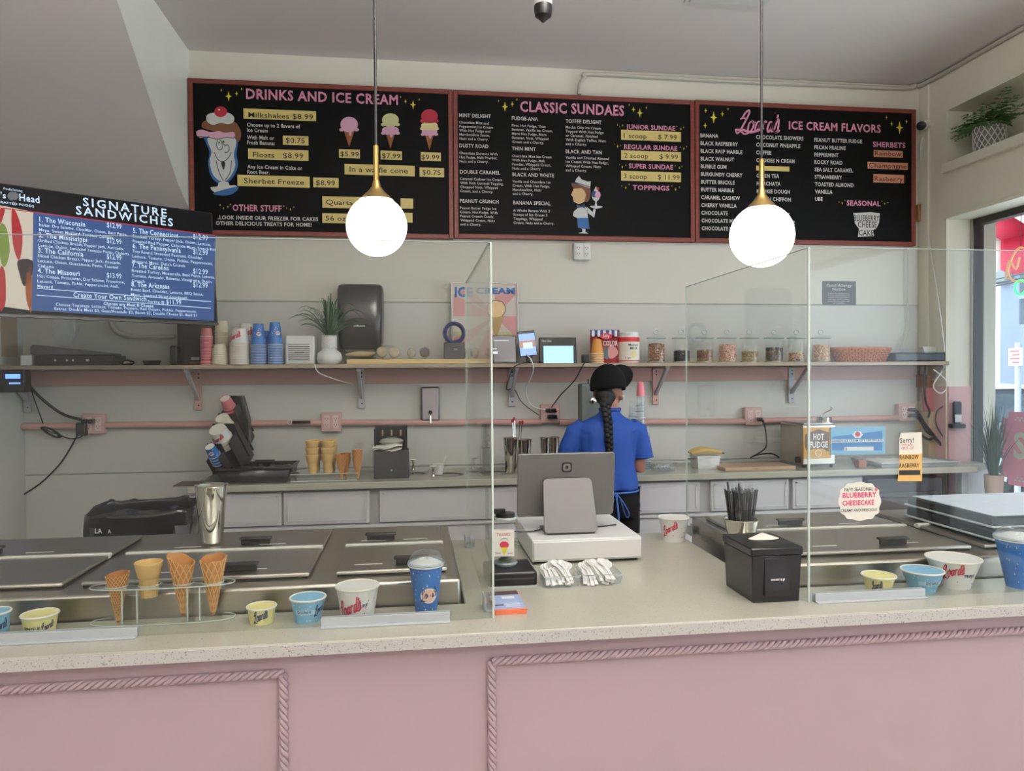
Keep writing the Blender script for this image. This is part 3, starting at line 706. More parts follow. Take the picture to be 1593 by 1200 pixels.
# sundae glass figure
def fig(cl, pts, lift, sm=5): poly(k[cl], SB, [z(*p) for p in pts], lift, smooth=sm)
bl_, wh = col('blue', (40, 96, 156)), col('glass_white', (206, 208, 206))
fig(bl_, [(158, 440), (215, 445), (370, 445), (385, 480), (378, 560), (386, 640), (340, 730), (270, 756), (210, 710), (188, 620), (196, 540)], .0020)
fig(wh, [(190, 445), (365, 450), (360, 560), (368, 640), (330, 715), (285, 742), (225, 700), (198, 610), (210, 540)], .0023)
fig(wh, [(262, 745), (320, 745), (332, 765), (370, 765), (378, 790), (290, 822), (235, 815), (204, 780), (250, 772)], .0021)
fig(bl_, [(225, 815), (380, 775), (375, 805), (330, 830), (260, 832)], .0024)
fig(col('choc', (120, 76, 48)), [(165, 335), (250, 320), (360, 340), (400, 390), (408, 440), (385, 478), (360, 440), (250, 410), (150, 380)], .0025)
fig(pk, [(112, 405), (150, 395), (200, 410), (260, 405), (300, 415), (358, 410), (362, 445), (310, 440), (250, 455), (190, 440), (140, 448), (115, 435)], .0028)
fig(wh, [(180, 300), (220, 282), (320, 282), (360, 310), (355, 345), (320, 358), (270, 350), (220, 362), (182, 340)], .0027)
a = z(272, 275); blob(k[col('cherry', (176, 30, 50))], SB, a[0], a[1], 9, 7.5, .003)
a = z(262, 262); blob(k[wh], SB, a[0], a[1], 1.6, 1.2, .0033, 10)
def stroke(mb, zz, pts, w, lift=.0032):
    P = spline([Vector((*SB.uv(*zz(*p)), 0)) for p in pts], 5); n = len(P); L = []; R_ = []
    for i, p in enumerate(P):
        d = (P[min(i + 1, n - 1)] - P[max(i - 1, 0)]).normalized(); q = Vector((-d.y, d.x, 0)) * w
        L.append(SB.p(p.x + q.x, p.y + q.y, lift)); R_.append(SB.p(p.x - q.x, p.y - q.y, lift))
    mb.add(L + R_, [(i, i + 1, n + i + 1, n + i) for i in range(n - 1)])
ik = k[('art_outline', m_ink)]
for pts in ([(250, 465), (244, 500), (262, 530), (284, 515), (280, 480), (268, 465)], [(284, 470), (300, 500), (318, 495), (330, 520), (318, 545), (298, 545)], [(228, 545), (250, 590), (280, 608), (310, 596), (338, 560), (342, 545)], [(240, 600), (262, 680), (290, 735)], [(345, 600), (335, 680), (300, 735)], [(120, 440), (190, 446), (250, 458), (310, 446), (360, 452)]):
    stroke(ik, z, pts, .0022)
for x, y in ((262, 480), (292, 474)): a = z(x, y); blob(ik, SB, a[0], a[1], 1.0, 1.4, .0034, 10)
fig(('art_outline', m_ink), [(276, 612), (302, 610), (298, 650), (290, 662), (282, 645)], .0033, 3)
k.done()

# --- sundaes board
t = board('menu board with classic sundaes list and painted waiter figure, middle', 704.5, 1080, 140, 157, 371, 377)
k = Ink(t); z = Z(700, 130, 4.8); z5 = Z(870, 130, 4.615)
put(k[P_], SB, 'CLASSIC SUNDAES', 809, 173.5, 15.5, px1=971, bold=.045, lift=.002)
stars(k, z, [(363, 131, 11), (410, 174, 38), (465, 154, 22), (499, 121, 11)])
stars(k, z5, [(501, 155, 10), (532, 187, 22), (578, 212, 34), (624, 175, 12), (417, 298, 8), (433, 312, 8), (455, 302, 9), (843, 308, 6), (872, 328, 11), (892, 315, 7), (398, 436, 6), (418, 452, 14), (440, 446, 7), (868, 458, 7), (894, 468, 11), (914, 454, 7), (433, 583, 6), (452, 600, 12), (478, 588, 8), (832, 592, 7), (862, 606, 12), (880, 596, 7), (448, 736, 7), (477, 750, 14), (500, 726, 8), (808, 737, 7), (834, 760, 14), (862, 745, 8)])
D, Hh = 30.5, 17
for x, y, hd, tx, gap in ((68, 250, 'MINT DELIGHT', ['Chocolate Mint and', 'Peppermint Ice Cream', 'With Hot Fudge and', 'Marshmallow Sauce,', 'Nuts and a Cherry.'], 36),
    (70, 476, 'DUSTY ROAD', ['Chocolate Showers With', 'Hot Fudge, Malt Powder,', 'Nuts and a Cherry.'], 40),
    (75, 672, 'DOUBLE CARAMEL', ['Caramel Cashew Ice Cream', 'With Rich Caramel Topping,', 'Chopped Nuts, Whipped', 'Cream, and a Cherry.'], 36),
    (75, 890, 'PEANUT CRUNCH', ['Peanut Butter Fudge Ice', 'Cream, Hot Fudge, With', 'Peanut Crunch Candy,', 'Whipped Cream, Nuts', 'and a Cherry.'], 36),
    (462, 272, 'FUDGE-ANA', ['First, Hot Fudge, Then', 'Bananas, Vanilla Ice Cream,', 'More Hot Fudge, More', 'Bananas, Nuts, Whipped', 'Cream and a Cherry.'], 38),
    (463, 498, 'THIN MINT', ['Chocolate Mint Ice Cream', 'With Hot Fudge, Malt', 'Powder, Whipped Cream,', 'Nuts and a Cherry.'], 40),
    (466, 692, 'BLACK AND WHITE', ['Vanilla and Chocolate Ice', 'Cream, With Hot Fudge,', 'Marshmallow, Nuts', 'and a Cherry.'], 36),
    (472, 903, 'BANANA SPECIAL', ['A Whole Banana With 3', 'Scoops of Ice Cream 3', 'Toppings, Whipped', 'Cream, Nuts and a Cherry.'], 42)):
    lines(k[W_], z, x, y, 0, 26, [hd], .88, .04); lines(k[W_], z, x, y + gap + 12, D, 18, tx, .98, .03, dx=.8)
for x, y, hd, tx in ((46, 282, 'TOFFEE DELIGHT', ['Mocha Chip Ice Cream', 'Topped With Hot Fudge', 'or Caramel, Finished', 'With English Toffee, Nuts', 'and a Cherry.']),
    (46, 500, 'BLACK AND TAN', ['Vanilla and Toasted Almond', 'Ice Cream With Hot Fudge,', 'Whipped Cream, Nuts', 'and a Cherry.'])):
    lines(k[W_], z5, x, y, 0, 25, [hd], .88, .04); lines(k[W_], z5, x, y + 40, 30, 18, tx, .98, .03)
for s, x0, x1, y in (('JUNIOR SUNDAE', 480, 832, 326), ('REGULAR SUNDAE', 466, 846, 470), ('SUPER SUNDAE', 498, 816, 608), ('TOPPINGS', 526, 790, 762)):
    a, b = z5(x0, y), z5(x1, y); put(k[P_], SB, s, a[0], a[1], 32 / 4.615, px1=b[0], bold=.05, lift=.002)
for y0, y1, s, c, x0, x1 in ((333, 420, '1 scoop', '$ 7.99', 462, 842), (480, 562, '2 scoop', '$ 9.99', 465, 850), (628, 710, '3 scoop', '$ 11.99', 462, 862)):
    strip(t, m_gold, z5, 443, y0, 872, y1, s + '     ' + c, x0, y1 - 28, 34, x1)
fg = lambda cl, pts, lift, sm=0: poly(k[cl], SB, [z5(*p) for p in pts], lift, smooth=sm)
hair, skin, navy = col('hair', (112, 70, 52)), col('skin', (214, 178, 130)), col('navy', (30, 62, 110))
fg(hair, [(88, 716), (130, 725), (215, 750), (224, 790), (214, 835), (190, 852), (150, 800), (100, 750)], .0021, 4)
fg(skin, [(104, 755), (84, 800), (98, 815), (104, 850), (140, 868), (180, 850), (190, 800), (180, 770), (160, 752)], .0024)
fg(wh, [(112, 715), (120, 688), (140, 664), (160, 690), (205, 705), (226, 702), (220, 752)], .0026)
fg(navy, [(114, 716), (222, 746), (221, 740), (115, 709)], .0029)
fg(navy, [(122, 866), (152, 880), (182, 866), (184, 898), (152, 884), (126, 896)], .0029)
fg(wh, [(136, 892), (186, 886), (198, 900), (206, 966), (126, 966), (98, 950), (104, 920)], .0023)
fg(wh, [(196, 885), (240, 925), (246, 900), (262, 905), (250, 964), (205, 930)], .0024)
fg(wh, [(218, 882), (262, 878), (312, 886), (262, 900)], .0026, 4)
fg(bl_, [(128, 966), (208, 966), (216, 1046), (134, 1036)], .0023)
fg(wh, [(150, 1040), (164, 1044), (166, 1066), (136, 1076), (208, 1078), (186, 1066), (188, 1046)], .0022)
fg(wh, [(232, 790), (262, 770), (294, 790), (286, 830), (268, 850), (270, 878), (254, 878), (258, 850), (240, 830)], .0022, 3)
a = z5(252, 796); blob(k[navy], SB, a[0], a[1], 4.2, 4.6, .0026, 14); a = z5(276, 800); blob(k[pk], SB, a[0], a[1], 4, 5, .0027, 14)
fg(wh, [(246, 772), (264, 738), (280, 772)], .0024); a = z5(276, 755); blob(k[rd], SB, a[0], a[1], 2, 2, .0028, 10)
k.done()

# --- flavours board
t = board('menu board listing ice cream flavors and sherbets in white lettering, rightmost', 1080.5, 1424, 157, 170, 378, 382)
k = Ink(t); z = Z(1070, 150, 5.0); z7 = Z(1230, 150, 4.8)
put(k[P_], SB, 'ICE CREAM FLAVORS', 1227, 201, 12, px1=1370, bold=.045, lift=.002)
a, b = SB.uv(1146, 207), SB.uv(1212, 172)
kk = (b[0] - a[0]) / 2.0; script(k[P_], lambda x, y: SB.p(a[0] + x * kk + y * kk * .18, a[1] + y * (b[1] - a[1]) * .95, .002), .03)
stroke(k[P_], z, [(365, 262), (430, 262), (480, 280), (540, 268), (590, 245)], .008, .0021)
stars(k, z, [(138, 112, 20), (200, 165, 48), (268, 138, 24), (312, 100, 12), (134, 228, 24)])
stars(k, z7, [(714, 158, 16), (752, 206, 20), (812, 234, 48), (864, 190, 16), (360, 790, 8), (383, 798, 12), (404, 778, 7), (680, 784, 7), (700, 802, 12), (724, 795, 8)])
lines(k[W_], z, 97, 318, 60.2, 28, ['BANANA', 'BLACK RASPBERRY', 'BLACK RASP MARBLE', 'BLACK WALNUT', 'BUBBLE GUM', 'BURGUNDY CHERRY', 'BUTTER BRICKLE', 'BUTTER MARBLE', 'CARAMEL CASHEW', 'CHERRY VANILLA', 'CHOCOLATE', 'CHOCOLATE MARSH', 'CHOCOLATE MINT'], .83, .045, dx=.8)
lines(k[W_], z, 530, 330, 60.2, 28, ['CHOCOLATE SHOWERS', 'COCONUT PINEAPPLE', 'COFFEE', 'COOKIES N CREAM', '', 'GREEN TEA', 'HORCHATA', 'KOOKIE DOUGH', 'LEMON CHIFFON', 'MANGO', 'MAPLE WALNUT', 'ROCK AND FUDGE'], .83, .045, dx=.8)
strip(t, m_gold, z, 530, 540, 788, 585)
lines(k[W_], z7, 175, 338, 55.3, 27, ['PEANUT BUTTER FUDGE', 'PECAN PRALINE', 'PEPPERMINT', 'ROCKY ROAD', 'SEA SALT CARAMEL', 'STRAWBERRY', 'TOASTED ALMOND', 'VANILLA', 'UBE'], .83, .045, dx=.8)
put(k[P_], SB, 'SHERBETS', *z7(613, 376), 36 / 4.8, px1=z7(855, 0)[0], bold=.05, lift=.002)
put(k[P_], SB, 'SEASONAL', *z7(417, 814), 36 / 4.8, px1=z7(670, 0)[0], bold=.05, lift=.002)
for y0, y1, x0, x1, s in ((402, 460, 618, 834, 'Rainbow'), (490, 550, 572, 872, 'Champagne'), (582, 650, 616, 844, 'Rasberry')):
    strip(t, m_sal, z7, x0, y0, x1, y1, s, x0 + 8, y1 - 18, 34, x1 - 10)
poly(k[('pasted_note', m_whitet)], SB, [z7(*p) for p in [(466, 872), (600, 866), (664, 874), (658, 945), (640, 985), (612, 1000), (622, 1045), (500, 1050), (508, 990), (478, 950)]], .003)
for s, x0, x1, y in (('BLUEBERRY', 470, 660, 930), ('CHEESE', 500, 640, 978), ('CAKE', 508, 616, 1040)):
    put(k[('note_ink', m_ink)], SB, s, *z7(x0, y), 42 / 4.8, px1=z7(x1, 0)[0], bold=.02, lift=.004)
k.done()

# ================================================================ TELEVISION
TL, TR, BR, BL = [Vector(v) for v in ((0, 0, 0),) * 4]
pr = at(336, 420, Y=4.30); pl = at(0, 384, Y=3.72)
u = (Vector((pr.x, 4.30, 0)) - Vector((pl.x, 3.72, 0))).normalized()
v = Vector((u.y * -.06, u.x * .06 * 0, 1)); v = (Vector((0, 0, 1)) + u.cross(Vector((0, 0, 1))) * -.10).normalized(); v = (v - u * v.dot(u)).normalized()
STV = Surf(pr, u, v)
un, vn = STV.u, STV.v
uvTR, uvBR, uvTL, uvBL = STV.uv(338, 330), STV.uv(332, 506), STV.uv(0, 287), STV.uv(0, 484)
v1 = (uvTR[1] + uvTL[1]) / 2; v0 = (uvBR[1] + uvBL[1]) / 2; uR = (uvTR[0] + uvBR[0]) / 2; uL = uR - (v1 - v0) * 1.74
t = thing('television', 'wall television showing signature sandwiches menu on blue', 'television', STV.p((uL + uR) / 2, (v0 + v1) / 2))
Rm = Matrix((STV.u, STV.v, STV.n)).transposed().to_4x4(); t.rotation_euler = Rm.to_euler()
w, h = (uR - uL) / 2, (v1 - v0) / 2
MB().box(-w, w, -h, h, -.045, -.002).box(-w * .6, w * .6, -h * .6, h * .6, -.09, -.045).build('housing', m_black, t, bevel=.004)
MB().box(-w, w, -h - .012, -h, -.02, .002).build('lower_bezel', m_black, t)
k = Ink(t)
def screen(nm, c, e=.75):
    m = mat('screen_' + nm, rgb(*c), .4, var=.02, emit=e, spec=.08); b = m.node_tree.nodes['Principled BSDF']
    for l in list(b.inputs['Base Color'].links): m.node_tree.links.remove(l)
    b.inputs['Base Color'].default_value = (.005, .005, .006, 1); return (nm, m)
bk = screen('black', (6, 6, 8), .3); bu = screen('blue', (50, 78, 128), .75); wt = screen('lettering', (190, 212, 235), .8); rl = screen('red_line', (170, 40, 50), .8)
zt = Z(0, 270, 3.9825)
def R4(cl, a, b, c, d, lift): mb = k[cl]; pts = [STV.uv(*zt(*q)) for q in (a, b, c, d)]; mb.add([STV.p(x, y, lift) for x, y in pts], [(0, 3, 2, 1)])
mb = k[bk]; mb.add([STV.p(x, y, -.0015) for x, y in ((uL + .005, v0 + .005), (uR - .008, v0 + .005), (uR - .008, v1 - .005), (uL + .005, v1 - .005))], [(0, 1, 2, 3)])
R4(bu, (206, 235), (1335, 385), (1325, 915), (196, 850), .0005)
R4(rl, (0, 210), (1335, 382), (1335, 388), (0, 216), .001)
photo = screen('photo_bread', (208, 196, 180), .6)
mb = k[photo]; q = [STV.uv(*zt(*p)) for p in ((0, 214), (206, 238), (196, 850), (0, 838))]; q[0] = (uL + .008, q[0][1] + .02); q[3] = (uL + .008, q[3][1] + .02)
mb.add([STV.p(x, y, .0004) for x, y in q], [(0, 3, 2, 1)])
for cl, pts in ((screen('photo_red', (170, 40, 44), .6), [(70, 235), (100, 240), (140, 380), (120, 540), (80, 440)]), (screen('photo_red', (170, 40, 44), .6), [(0, 220), (30, 225), (10, 300), (0, 310)]),
    (screen('photo_green', (120, 140, 60), .6), [(0, 320), (40, 340), (60, 480), (30, 580), (0, 520)]), (screen('photo_dark', (50, 34, 40), .5), [(110, 540), (200, 540), (196, 640), (150, 700), (120, 620)]),
    (screen('photo_red', (170, 40, 44), .6), [(0, 590), (30, 610), (36, 780), (20, 836), (0, 836)]), (screen('photo_brown', (150, 80, 40), .6), [(160, 610), (196, 590), (196, 846), (180, 840), (160, 760)])):
    poly(k[cl], STV, [zt(*p) for p in pts], .001, smooth=3)
def tl(x, y, s, h, x1=None, wf=1, bold=.02, sp=1): 
    a = zt(x, y); put(k[wt], STV, s, a[0], a[1], h / zt.f, px1=zt(x1, 0)[0] if x1 else None, wf=wf, bold=bold, lift=.0015, sp=sp)
# headings follow the screen, so every line is placed from its left end only
tl(514, 200, 'SIGNATURE', 50, 1030, bold=.03, sp=1.2); tl(470, 252, 'SANDWICHES', 50, 1068, bold=.03, sp=1.2)
tl(-20, 148, "r's", 36, 36, bold=.03); tl(120, 168, 'Head', 42, 244, bold=.03); tl(-18, 182, 'CRAFTED FOODS', 14, 210, bold=.03); tl(22, 100, 'Proudly Featuring', 14, 138)
a = zt(80, 140); blob(k[screen('emblem', (110, 112, 116), .6)], STV, a[0], a[1], 8, 6, .001)
for x, y, n, s, x1, pr_, body in ((244, 298, '1. ', 'The Wisconsin', 526, '12.99', ['Italian Dry Salame, Cheddar, Onion, Basil Pesto,', 'Mayo, Sweet Mustard, Toasted Ciabatta']),
    (240, 395, '2. ', 'The Mississippi', 538, '12.99', ['Grilled Chicken Breast, Pepper Jack, Avocado,', 'Lettuce, Onion, Sundried Tomato Pesto, Ciabatta']),
    (236, 490, '3. ', 'The California', 516, '12.99', ['Sliced Chicken Breast, Pepper Jack, Avocado,', 'Lettuce, Onion, Guacamole, Pesto, Toasted', 'Ciabatta']),
    (234, 616, '4. ', 'The Missouri', 492, '13.99', ['Hot Coppa, Prosciutto, Dry Salame, Provolone,', 'Lettuce, Tomato, Pickle, Pepperoncini, Aioli,', 'Mustard']),
    (824, 368, '5. ', 'The Connecticut', 1102, '12.99', ['Smoked Turkey, Pepper Jack, Onion, Lettuce,', 'Roasted Red Pepper, Chipotle Mayo, French Roll']),
    (822, 462, '6. ', 'The Pennsylvania', 1118, '12.99', ['Top Round Seasoned Pastrami, Cheddar,', 'Lettuce, Tomato, Onion, Pickles, Pepperoncini,', 'Mustard, Mayo, Dutch Crunch']),
    (818, 582, '7. ', 'The Carolina', 1044, '12.99', ['Roasted Turkey, Mozzarella, Basil Pesto, Lettuce,', 'Tomato, Avocado, Balsamic Vinaigrette, Dutch', 'Crunch']),
    (814, 700, '8. ', 'The Arkansas', 1048, '12.99', ['Roast Beef, Cheddar, Lettuce, BBQ Sauce,', 'Mayo, Toasted Sliced Sourdough'])):
    tl(x, y, n + s, 30, x1, bold=.025); px = 662 if x < 500 else 1212
    dy = {298: 40, 395: 40, 490: 44, 616: 34, 368: 42, 462: 42, 582: 42, 700: 8}[y]
    px -= 0 if x < 500 else 16; tl(px, y + dy - 5, '$' + pr_, 30, px + 90, bold=.02)
    for i, b_ in enumerate(body): tl(x - 2, y + 28 + i * 31, b_, 18, wf=.93, bold=.012)
R4(wt, (228, 710), (1308, 793), (1308, 797), (228, 714), .0016); R4(wt, (226, 752), (1306, 834), (1306, 838), (226, 756), .0016)
tl(455, 766, 'Create Your Own Sandwich', 30, 905, bold=.02); tl(915, 800, 'Starting @', 16, 1018); tl(1030, 808, '$11.99', 28, 1122, bold=.02)
tl(642, 814, 'Choose any Meat & Cheese', 18, 950, bold=.04); tl(345, 820, 'Choose Toppings: Lettuce, Tomato, Peppers, Red Onions, Pickles, Pepperoncini', 18, 1210, bold=.015)
tl(337, 846, 'Extras: Double Meat $3, Guac/Avocado $2, Bacon $2, Double Cheese $1, Basil $1', 18, 1216, bold=.015)
k.done()
# swing arm that carries the set
arm = MB().tube([STV.p((uL + uR) / 2, (v0 + v1) / 2, -.09), STV.p((uL + uR) / 2, (v0 + v1) / 2, -.3), Vector((-1.75, YW - .02, 2.2))], .02, 8)
bpy.context.view_layer.update(); inv = t.matrix_world.inverted(); arm.v = [tuple(inv @ Vector(q)) for q in arm.v]; arm.build('wall_arm', m_black, t)

# ================================================================ SHELF ITEMS
def wpx(x0, x1, y, Y): return (at(x1, y, Y=Y) - at(x0, y, Y=Y)).length
def wrap(mb, s, a0, z, h, rf, bold=.02, sp=1.05, width=None, lift=.0006, slope=0.):
    vs, fs = glyphs(s, bold, sp)
    if not vs: return
    x0 = min(v[0] for v in vs); x1 = max(v[0] for v in vs); k = h / CAP; kx = k if width is None else width / (x1 - x0)
    out = []
    for x, y in vs:
        zz = z + y * k; r = rf(zz) + lift; a = math.radians(a0) + (x - (x0 + x1) / 2) * kx / rf(z); out.append((r * math.cos(a), r * math.sin(a), zz + slope * (x - x0) * kx))
    mb.add(out, fs)
def wrap_fn(a0, z0, sx, sy, rf, lift=.0007, cx=1.0, slope=.25):
    def fn(x, y):
        zz = z0 + y * sy + slope * (x - cx) * sx; r = rf(zz) + lift; a = math.radians(a0) + (x - cx) * sx / rf(z0); return (r * math.cos(a), r * math.sin(a), zz)
    return fn
def wrap_disc(mb, a0, z, rx, rz, rf, lift=.0005, n=18, seed=0):
    pts = []
    for k in range(n):
        q = 2 * PI * k / n; zz = z + math.sin(q) * rz; r = rf(zz) + lift; a = math.radians(a0) + math.cos(q) * rx / rf(z); pts.append((r * math.cos(a), r * math.sin(a), zz))
    c = (math.cos(math.radians(a0)) * (rf(z) + lift), math.sin(math.radians(a0)) * (rf(z) + lift), z)
    mb.add([c] + pts, [(0, 1 + k, 1 + (k + 1) % n) for k in range(n)])
m_rednk = mat('red_script_ink', rgb(190, 44, 72), .5); m_bluink = mat('navy_ink', rgb(34, 52, 96), .5)
m_yelc = mat('yellow_cup_print', rgb(230, 222, 150), .5, var=.03); m_ltbl = mat('light_blue_cup_print', rgb(128, 182, 214), .5, var=.03)
m_whc = mat('white_cup_print', rgb(226, 224, 220), .5, var=.02)
def cup(name, label, loc, rt, rb, h, m, group=None, inside=m_paper, rz=0.):
    """paper cup, base at loc"""
    t = thing(name, label, 'cup', loc, rz, group)
    MB().lathe([(0, .003), (rb - .002, .003), (rb - .001, 0), (rb, 0), (rb, .004), (rt, h)], 40).build('body', m, t)
    MB().lathe([(rt - .0008, h), (rb - .0015, .006), (0, .0062)], 40, cap=False).build('inner_wall', inside, t)
    MB().lathe([(rt - .001, h - .003), (rt + .0022, h - .0025), (rt + .003, h), (rt + .0015, h + .0022), (rt - .0015, h + .0016), (rt - .002, h - .001)], 40, cap=False).build('rim', inside, t)
    return t, (lambda z: rb + (rt - rb) * z / h)
def inv_cup(label, m, r0, r1, h, group, rimm=None):
    """cup standing upside down: wide rolled rim below, base on top"""
    t = thing('paper_cup', label, 'cup', (0, 0, 0), 0, group)
    MB().lathe([(r0, .0), (r1, h), (r1 - .0012, h), (r1 - .0016, h - .004)], 28, cap=False).build('body', m, t)
    MB().lathe([(r1 - .0014, h - .0015), (0, h - .0015)], 28, cap=False).build('base_disc', m_paper, t)
    MB().lathe([(r0 - .001, 0), (r0 + .002, 0), (r0 + .003, .002), (r0 + .002, .0042), (r0 - .001, .004)], 28, cap=False).build('rim', rimm or m_cream, t)
    return t
def stack(xc, ytop, ybody, x0, x1, w1, m, n, Y, desc, rimm=None, deco=None, ybase=567):
    r0 = wpx(x0, x1, ybase, Y) / 2 - .002; r1 = wpx(0, w1, ybase, Y) / 2
    ztop = at(xc, ytop, Y=Y).z; zb = at(xc, ybody, Y=Y).z; h = max(ztop - zb, .03); x = at(xc, ybase, Y=Y).x
    step = (zb - ZS) / max(n - 1, 1)
    first = inv_cup('topmost upside-down ' + desc, m, r0, r1, h, 'cups of the ' + desc.split(', ')[-1])
    if deco: deco(first, (lambda z: r0 + (r1 - r0) * z / h), h)
    first.location = (x, Y, zb)
    base = inv_cup('x', m, r0, r1, h, 'x', rimm)
    for k in range(n - 1):
        o = base if k == 0 else dup(base)
        o.location = (x, Y, ZS + step * k); o['label'] = 'nested below the top: ' + desc; o['group'] = 'nested ' + desc
def red_logo(t, rf, h, a0=-95, s=.35):
    mb = MB(); script(mb, wrap_fn(a0, h * .25, rf(0) * .75, h * .5, rf, slope=.4), .05); mb.build('script_print', m_rednk, t, smooth=False)
def blue_logo(a0):
    def f(t, rf, h):
        mb = MB(); wrap_disc(mb, a0, h * .52, .014, .013, rf)
        for k in range(16): wrap_disc(mb, -160 + (k * 53) % 150, h * (.12 + .8 * ((k * 37) % 100) / 100), .0022, .0035, rf, n=4)
        mb.build('white_print', m_whc, t, smooth=False)
        q = MB(); script(q, wrap_fn(a0, h * .5, .0085, .012, rf, .0012), .05); q.build('logo_print', m_rednk, t, smooth=False)
    return f
def checks(t, rf, h):
    mb = MB()
    for i in range(9):
        for j in range(46):
            if (i + j) % 2: continue
            wrap_disc(mb, j * 360 / 46, h * (i + .5) / 9, .0022, h / 17, rf, n=4)
    mb.build('check_print', MATS['cream_cup_paper'], t, smooth=False)
m_pkcup = mat('hot_pink_cup', rgb(196, 52, 96), .5); m_rimp = mat('pink_white_rim', rgb(222, 160, 156), .6)
m_rimb = mat('blue_white_rim', rgb(170, 184, 204), .6)
stack(322, 511, 525, 313, 332.5, 17, m_pkcup, 20, 4.70, 'pink checked cup, leftmost stack', m_rimp, checks)
stack(346, 500, 518, 334, 358, 19, m_cream, 14, 4.80, 'plain cream cup, tall stack behind the short one')
stack(342, 536, 552, 330, 355, 19, m_cream, 6, 4.695, 'plain cream cup, short front stack')
stack(373, 512, 535, 357.5, 389, 25, m_whc, 14, 4.70, 'white cup with red script, wide stack', None, lambda t, rf, h: red_logo(t, rf, h, -115))
stack(384, 504, 530, 371, 398, 21, m_whc, 14, 4.83, 'white cup with red script, stack at the back', None, lambda t, rf, h: red_logo(t, rf, h, -70))
stack(402.5, 504, 538, 390, 415.5, 17, m_bluec, 13, 4.70, 'blue starry cup, left blue stack', m_rimb, blue_logo(-75))
stack(428.5, 502, 537, 416.5, 441, 17, m_bluec, 13, 4.71, 'blue starry cup, right blue stack', m_rimb, blue_logo(-52))
stack(413, 515, 545, 404, 424, 12, m_bluec, 9, 4.84, 'blue cup, stack hidden between blue stacks', m_rimb)
stack(929, 528, 551, 918.5, 939, 15, mat('orange_printed_cup', rgb(206, 142, 62), .5), 6, 4.695, 'orange printed cup, stack beside red bag', m_cream, ybase=564)

def at_shelf(px, Y): q = at(px, 564, Y=Y); return Vector((q.x, Y, ZS))
def dims(x0, x1, y0, Y):                                     # width and height of something standing on the shelf
    a, b = at(x0, y0, Y=Y), at(x1, y0, Y=Y); return (a.x + b.x) / 2, b.x - a.x, (a.z + b.z) / 2 - ZS
# box air cooler with slats
x, w, h = dims(443, 489, 522, 4.71)
t = thing('air_cooler', 'small white cube air cooler with horizontal louvres on the shelf', 'fan', (x, 4.71, ZS))
B(-w / 2, w / 2, 0, .15, 0, h).build('case', m_white, t, bevel=.012, seg=3)
B(-w / 2 + .02, w / 2 - .03, -.002, .01, .02, h * .68).build('grille_recess', m_dark, t)
for k in range(9): B(-w / 2 + .018, w / 2 - .028, -.008, .006, .022 + k * h * .072, .022 + k * h * .072 + h * .042).build('louvre', m_white, t, bevel=.001)
B(-.03, .03, -.01, 0, h * .38, h * .42).build('slider', m_dark, t)
cable('cable', 'thin white cable falling from the shelf beside the vase', [at(489, 566, Y=4.64), at(496, 580, Y=4.63), at(520, 590, Y=4.64), at(548, 598, Y=YW - .02)], .0035, m_white)
# vase plant
x, w, h = dims(491, 531, 522, 4.71); vb = h
t = thing('potted_plant', 'spiky grass plant in a white textured bottle vase', 'plant', (x, 4.75, ZS))
R0 = w / 2
MB().lathe([(0, 0), (R0 * .75, 0), (R0 * .96, h * .1), (R0, h * .24), (R0 * .9, h * .4), (R0 * .6, h * .5), (R0 * .55, h * .56)], 32, cap=False).build('vase', m_white, t)
nk = MB()
def neck(a, b):
    A = 2 * PI * a; r = R0 * .55 + .003 * abs(math.sin(A * 6 + b * 18)) + .003 * abs(math.sin(A * 6 - b * 18)); return (r * math.cos(A), r * math.sin(A), h * .55 + b * h * .45)
nk.grid(neck, 72, 24, wrap=True); nk.build('vase_neck', m_white, t)
m_leaf = mat('dark_grass_leaf', rgb(52, 88, 58), .5, var=.25, scale=12)
def blade(p0, p1, p2, w, m=6):
    vs = []; side = (p2 - p0).cross(Vector((0, 0, 1)));
    if side.length < 1e-4: side = Vector((1, 0, 0))
    side = (side.normalized() + Vector((0, 0, .55))).normalized()
    for i in range(m + 1):
        s = i / m; p = p0 * (1 - s) ** 2 + p1 * 2 * s * (1 - s) + p2 * s * s; ww = w * (1 - s ** 2.2) * (.6 + .4 * min(1, s * 3)) / 2 + .0002
        vs += [p - side * ww, p + Vector((0, 0, -ww * .5)), p + side * ww]
    return vs, [(3 * i + j, 3 * i + j + 1, 3 * i + j + 4, 3 * i + j + 3) for i in range(m) for j in (0, 1)]
r2 = random.Random(3)
for k in range(64):
    a = r2.uniform(0, 2 * PI); out = r2.uniform(.03, .29); up = r2.uniform(.10, .26) * (1.15 - out * 1.6)
    if math.sin(a) > .2: out *= .4
    p0 = Vector((.012 * math.cos(a), .012 * math.sin(a), h * .93)); d = Vector((math.cos(a), math.sin(a), 0))
    mb = MB(); mb.add(*blade(p0, p0 + d * out * .5 + Vector((0, 0, up * 1.35)), p0 + d * out + Vector((0, 0, up * (.95 - out * 1.2))), .012)); mb.build('leaf', m_leaf, t)
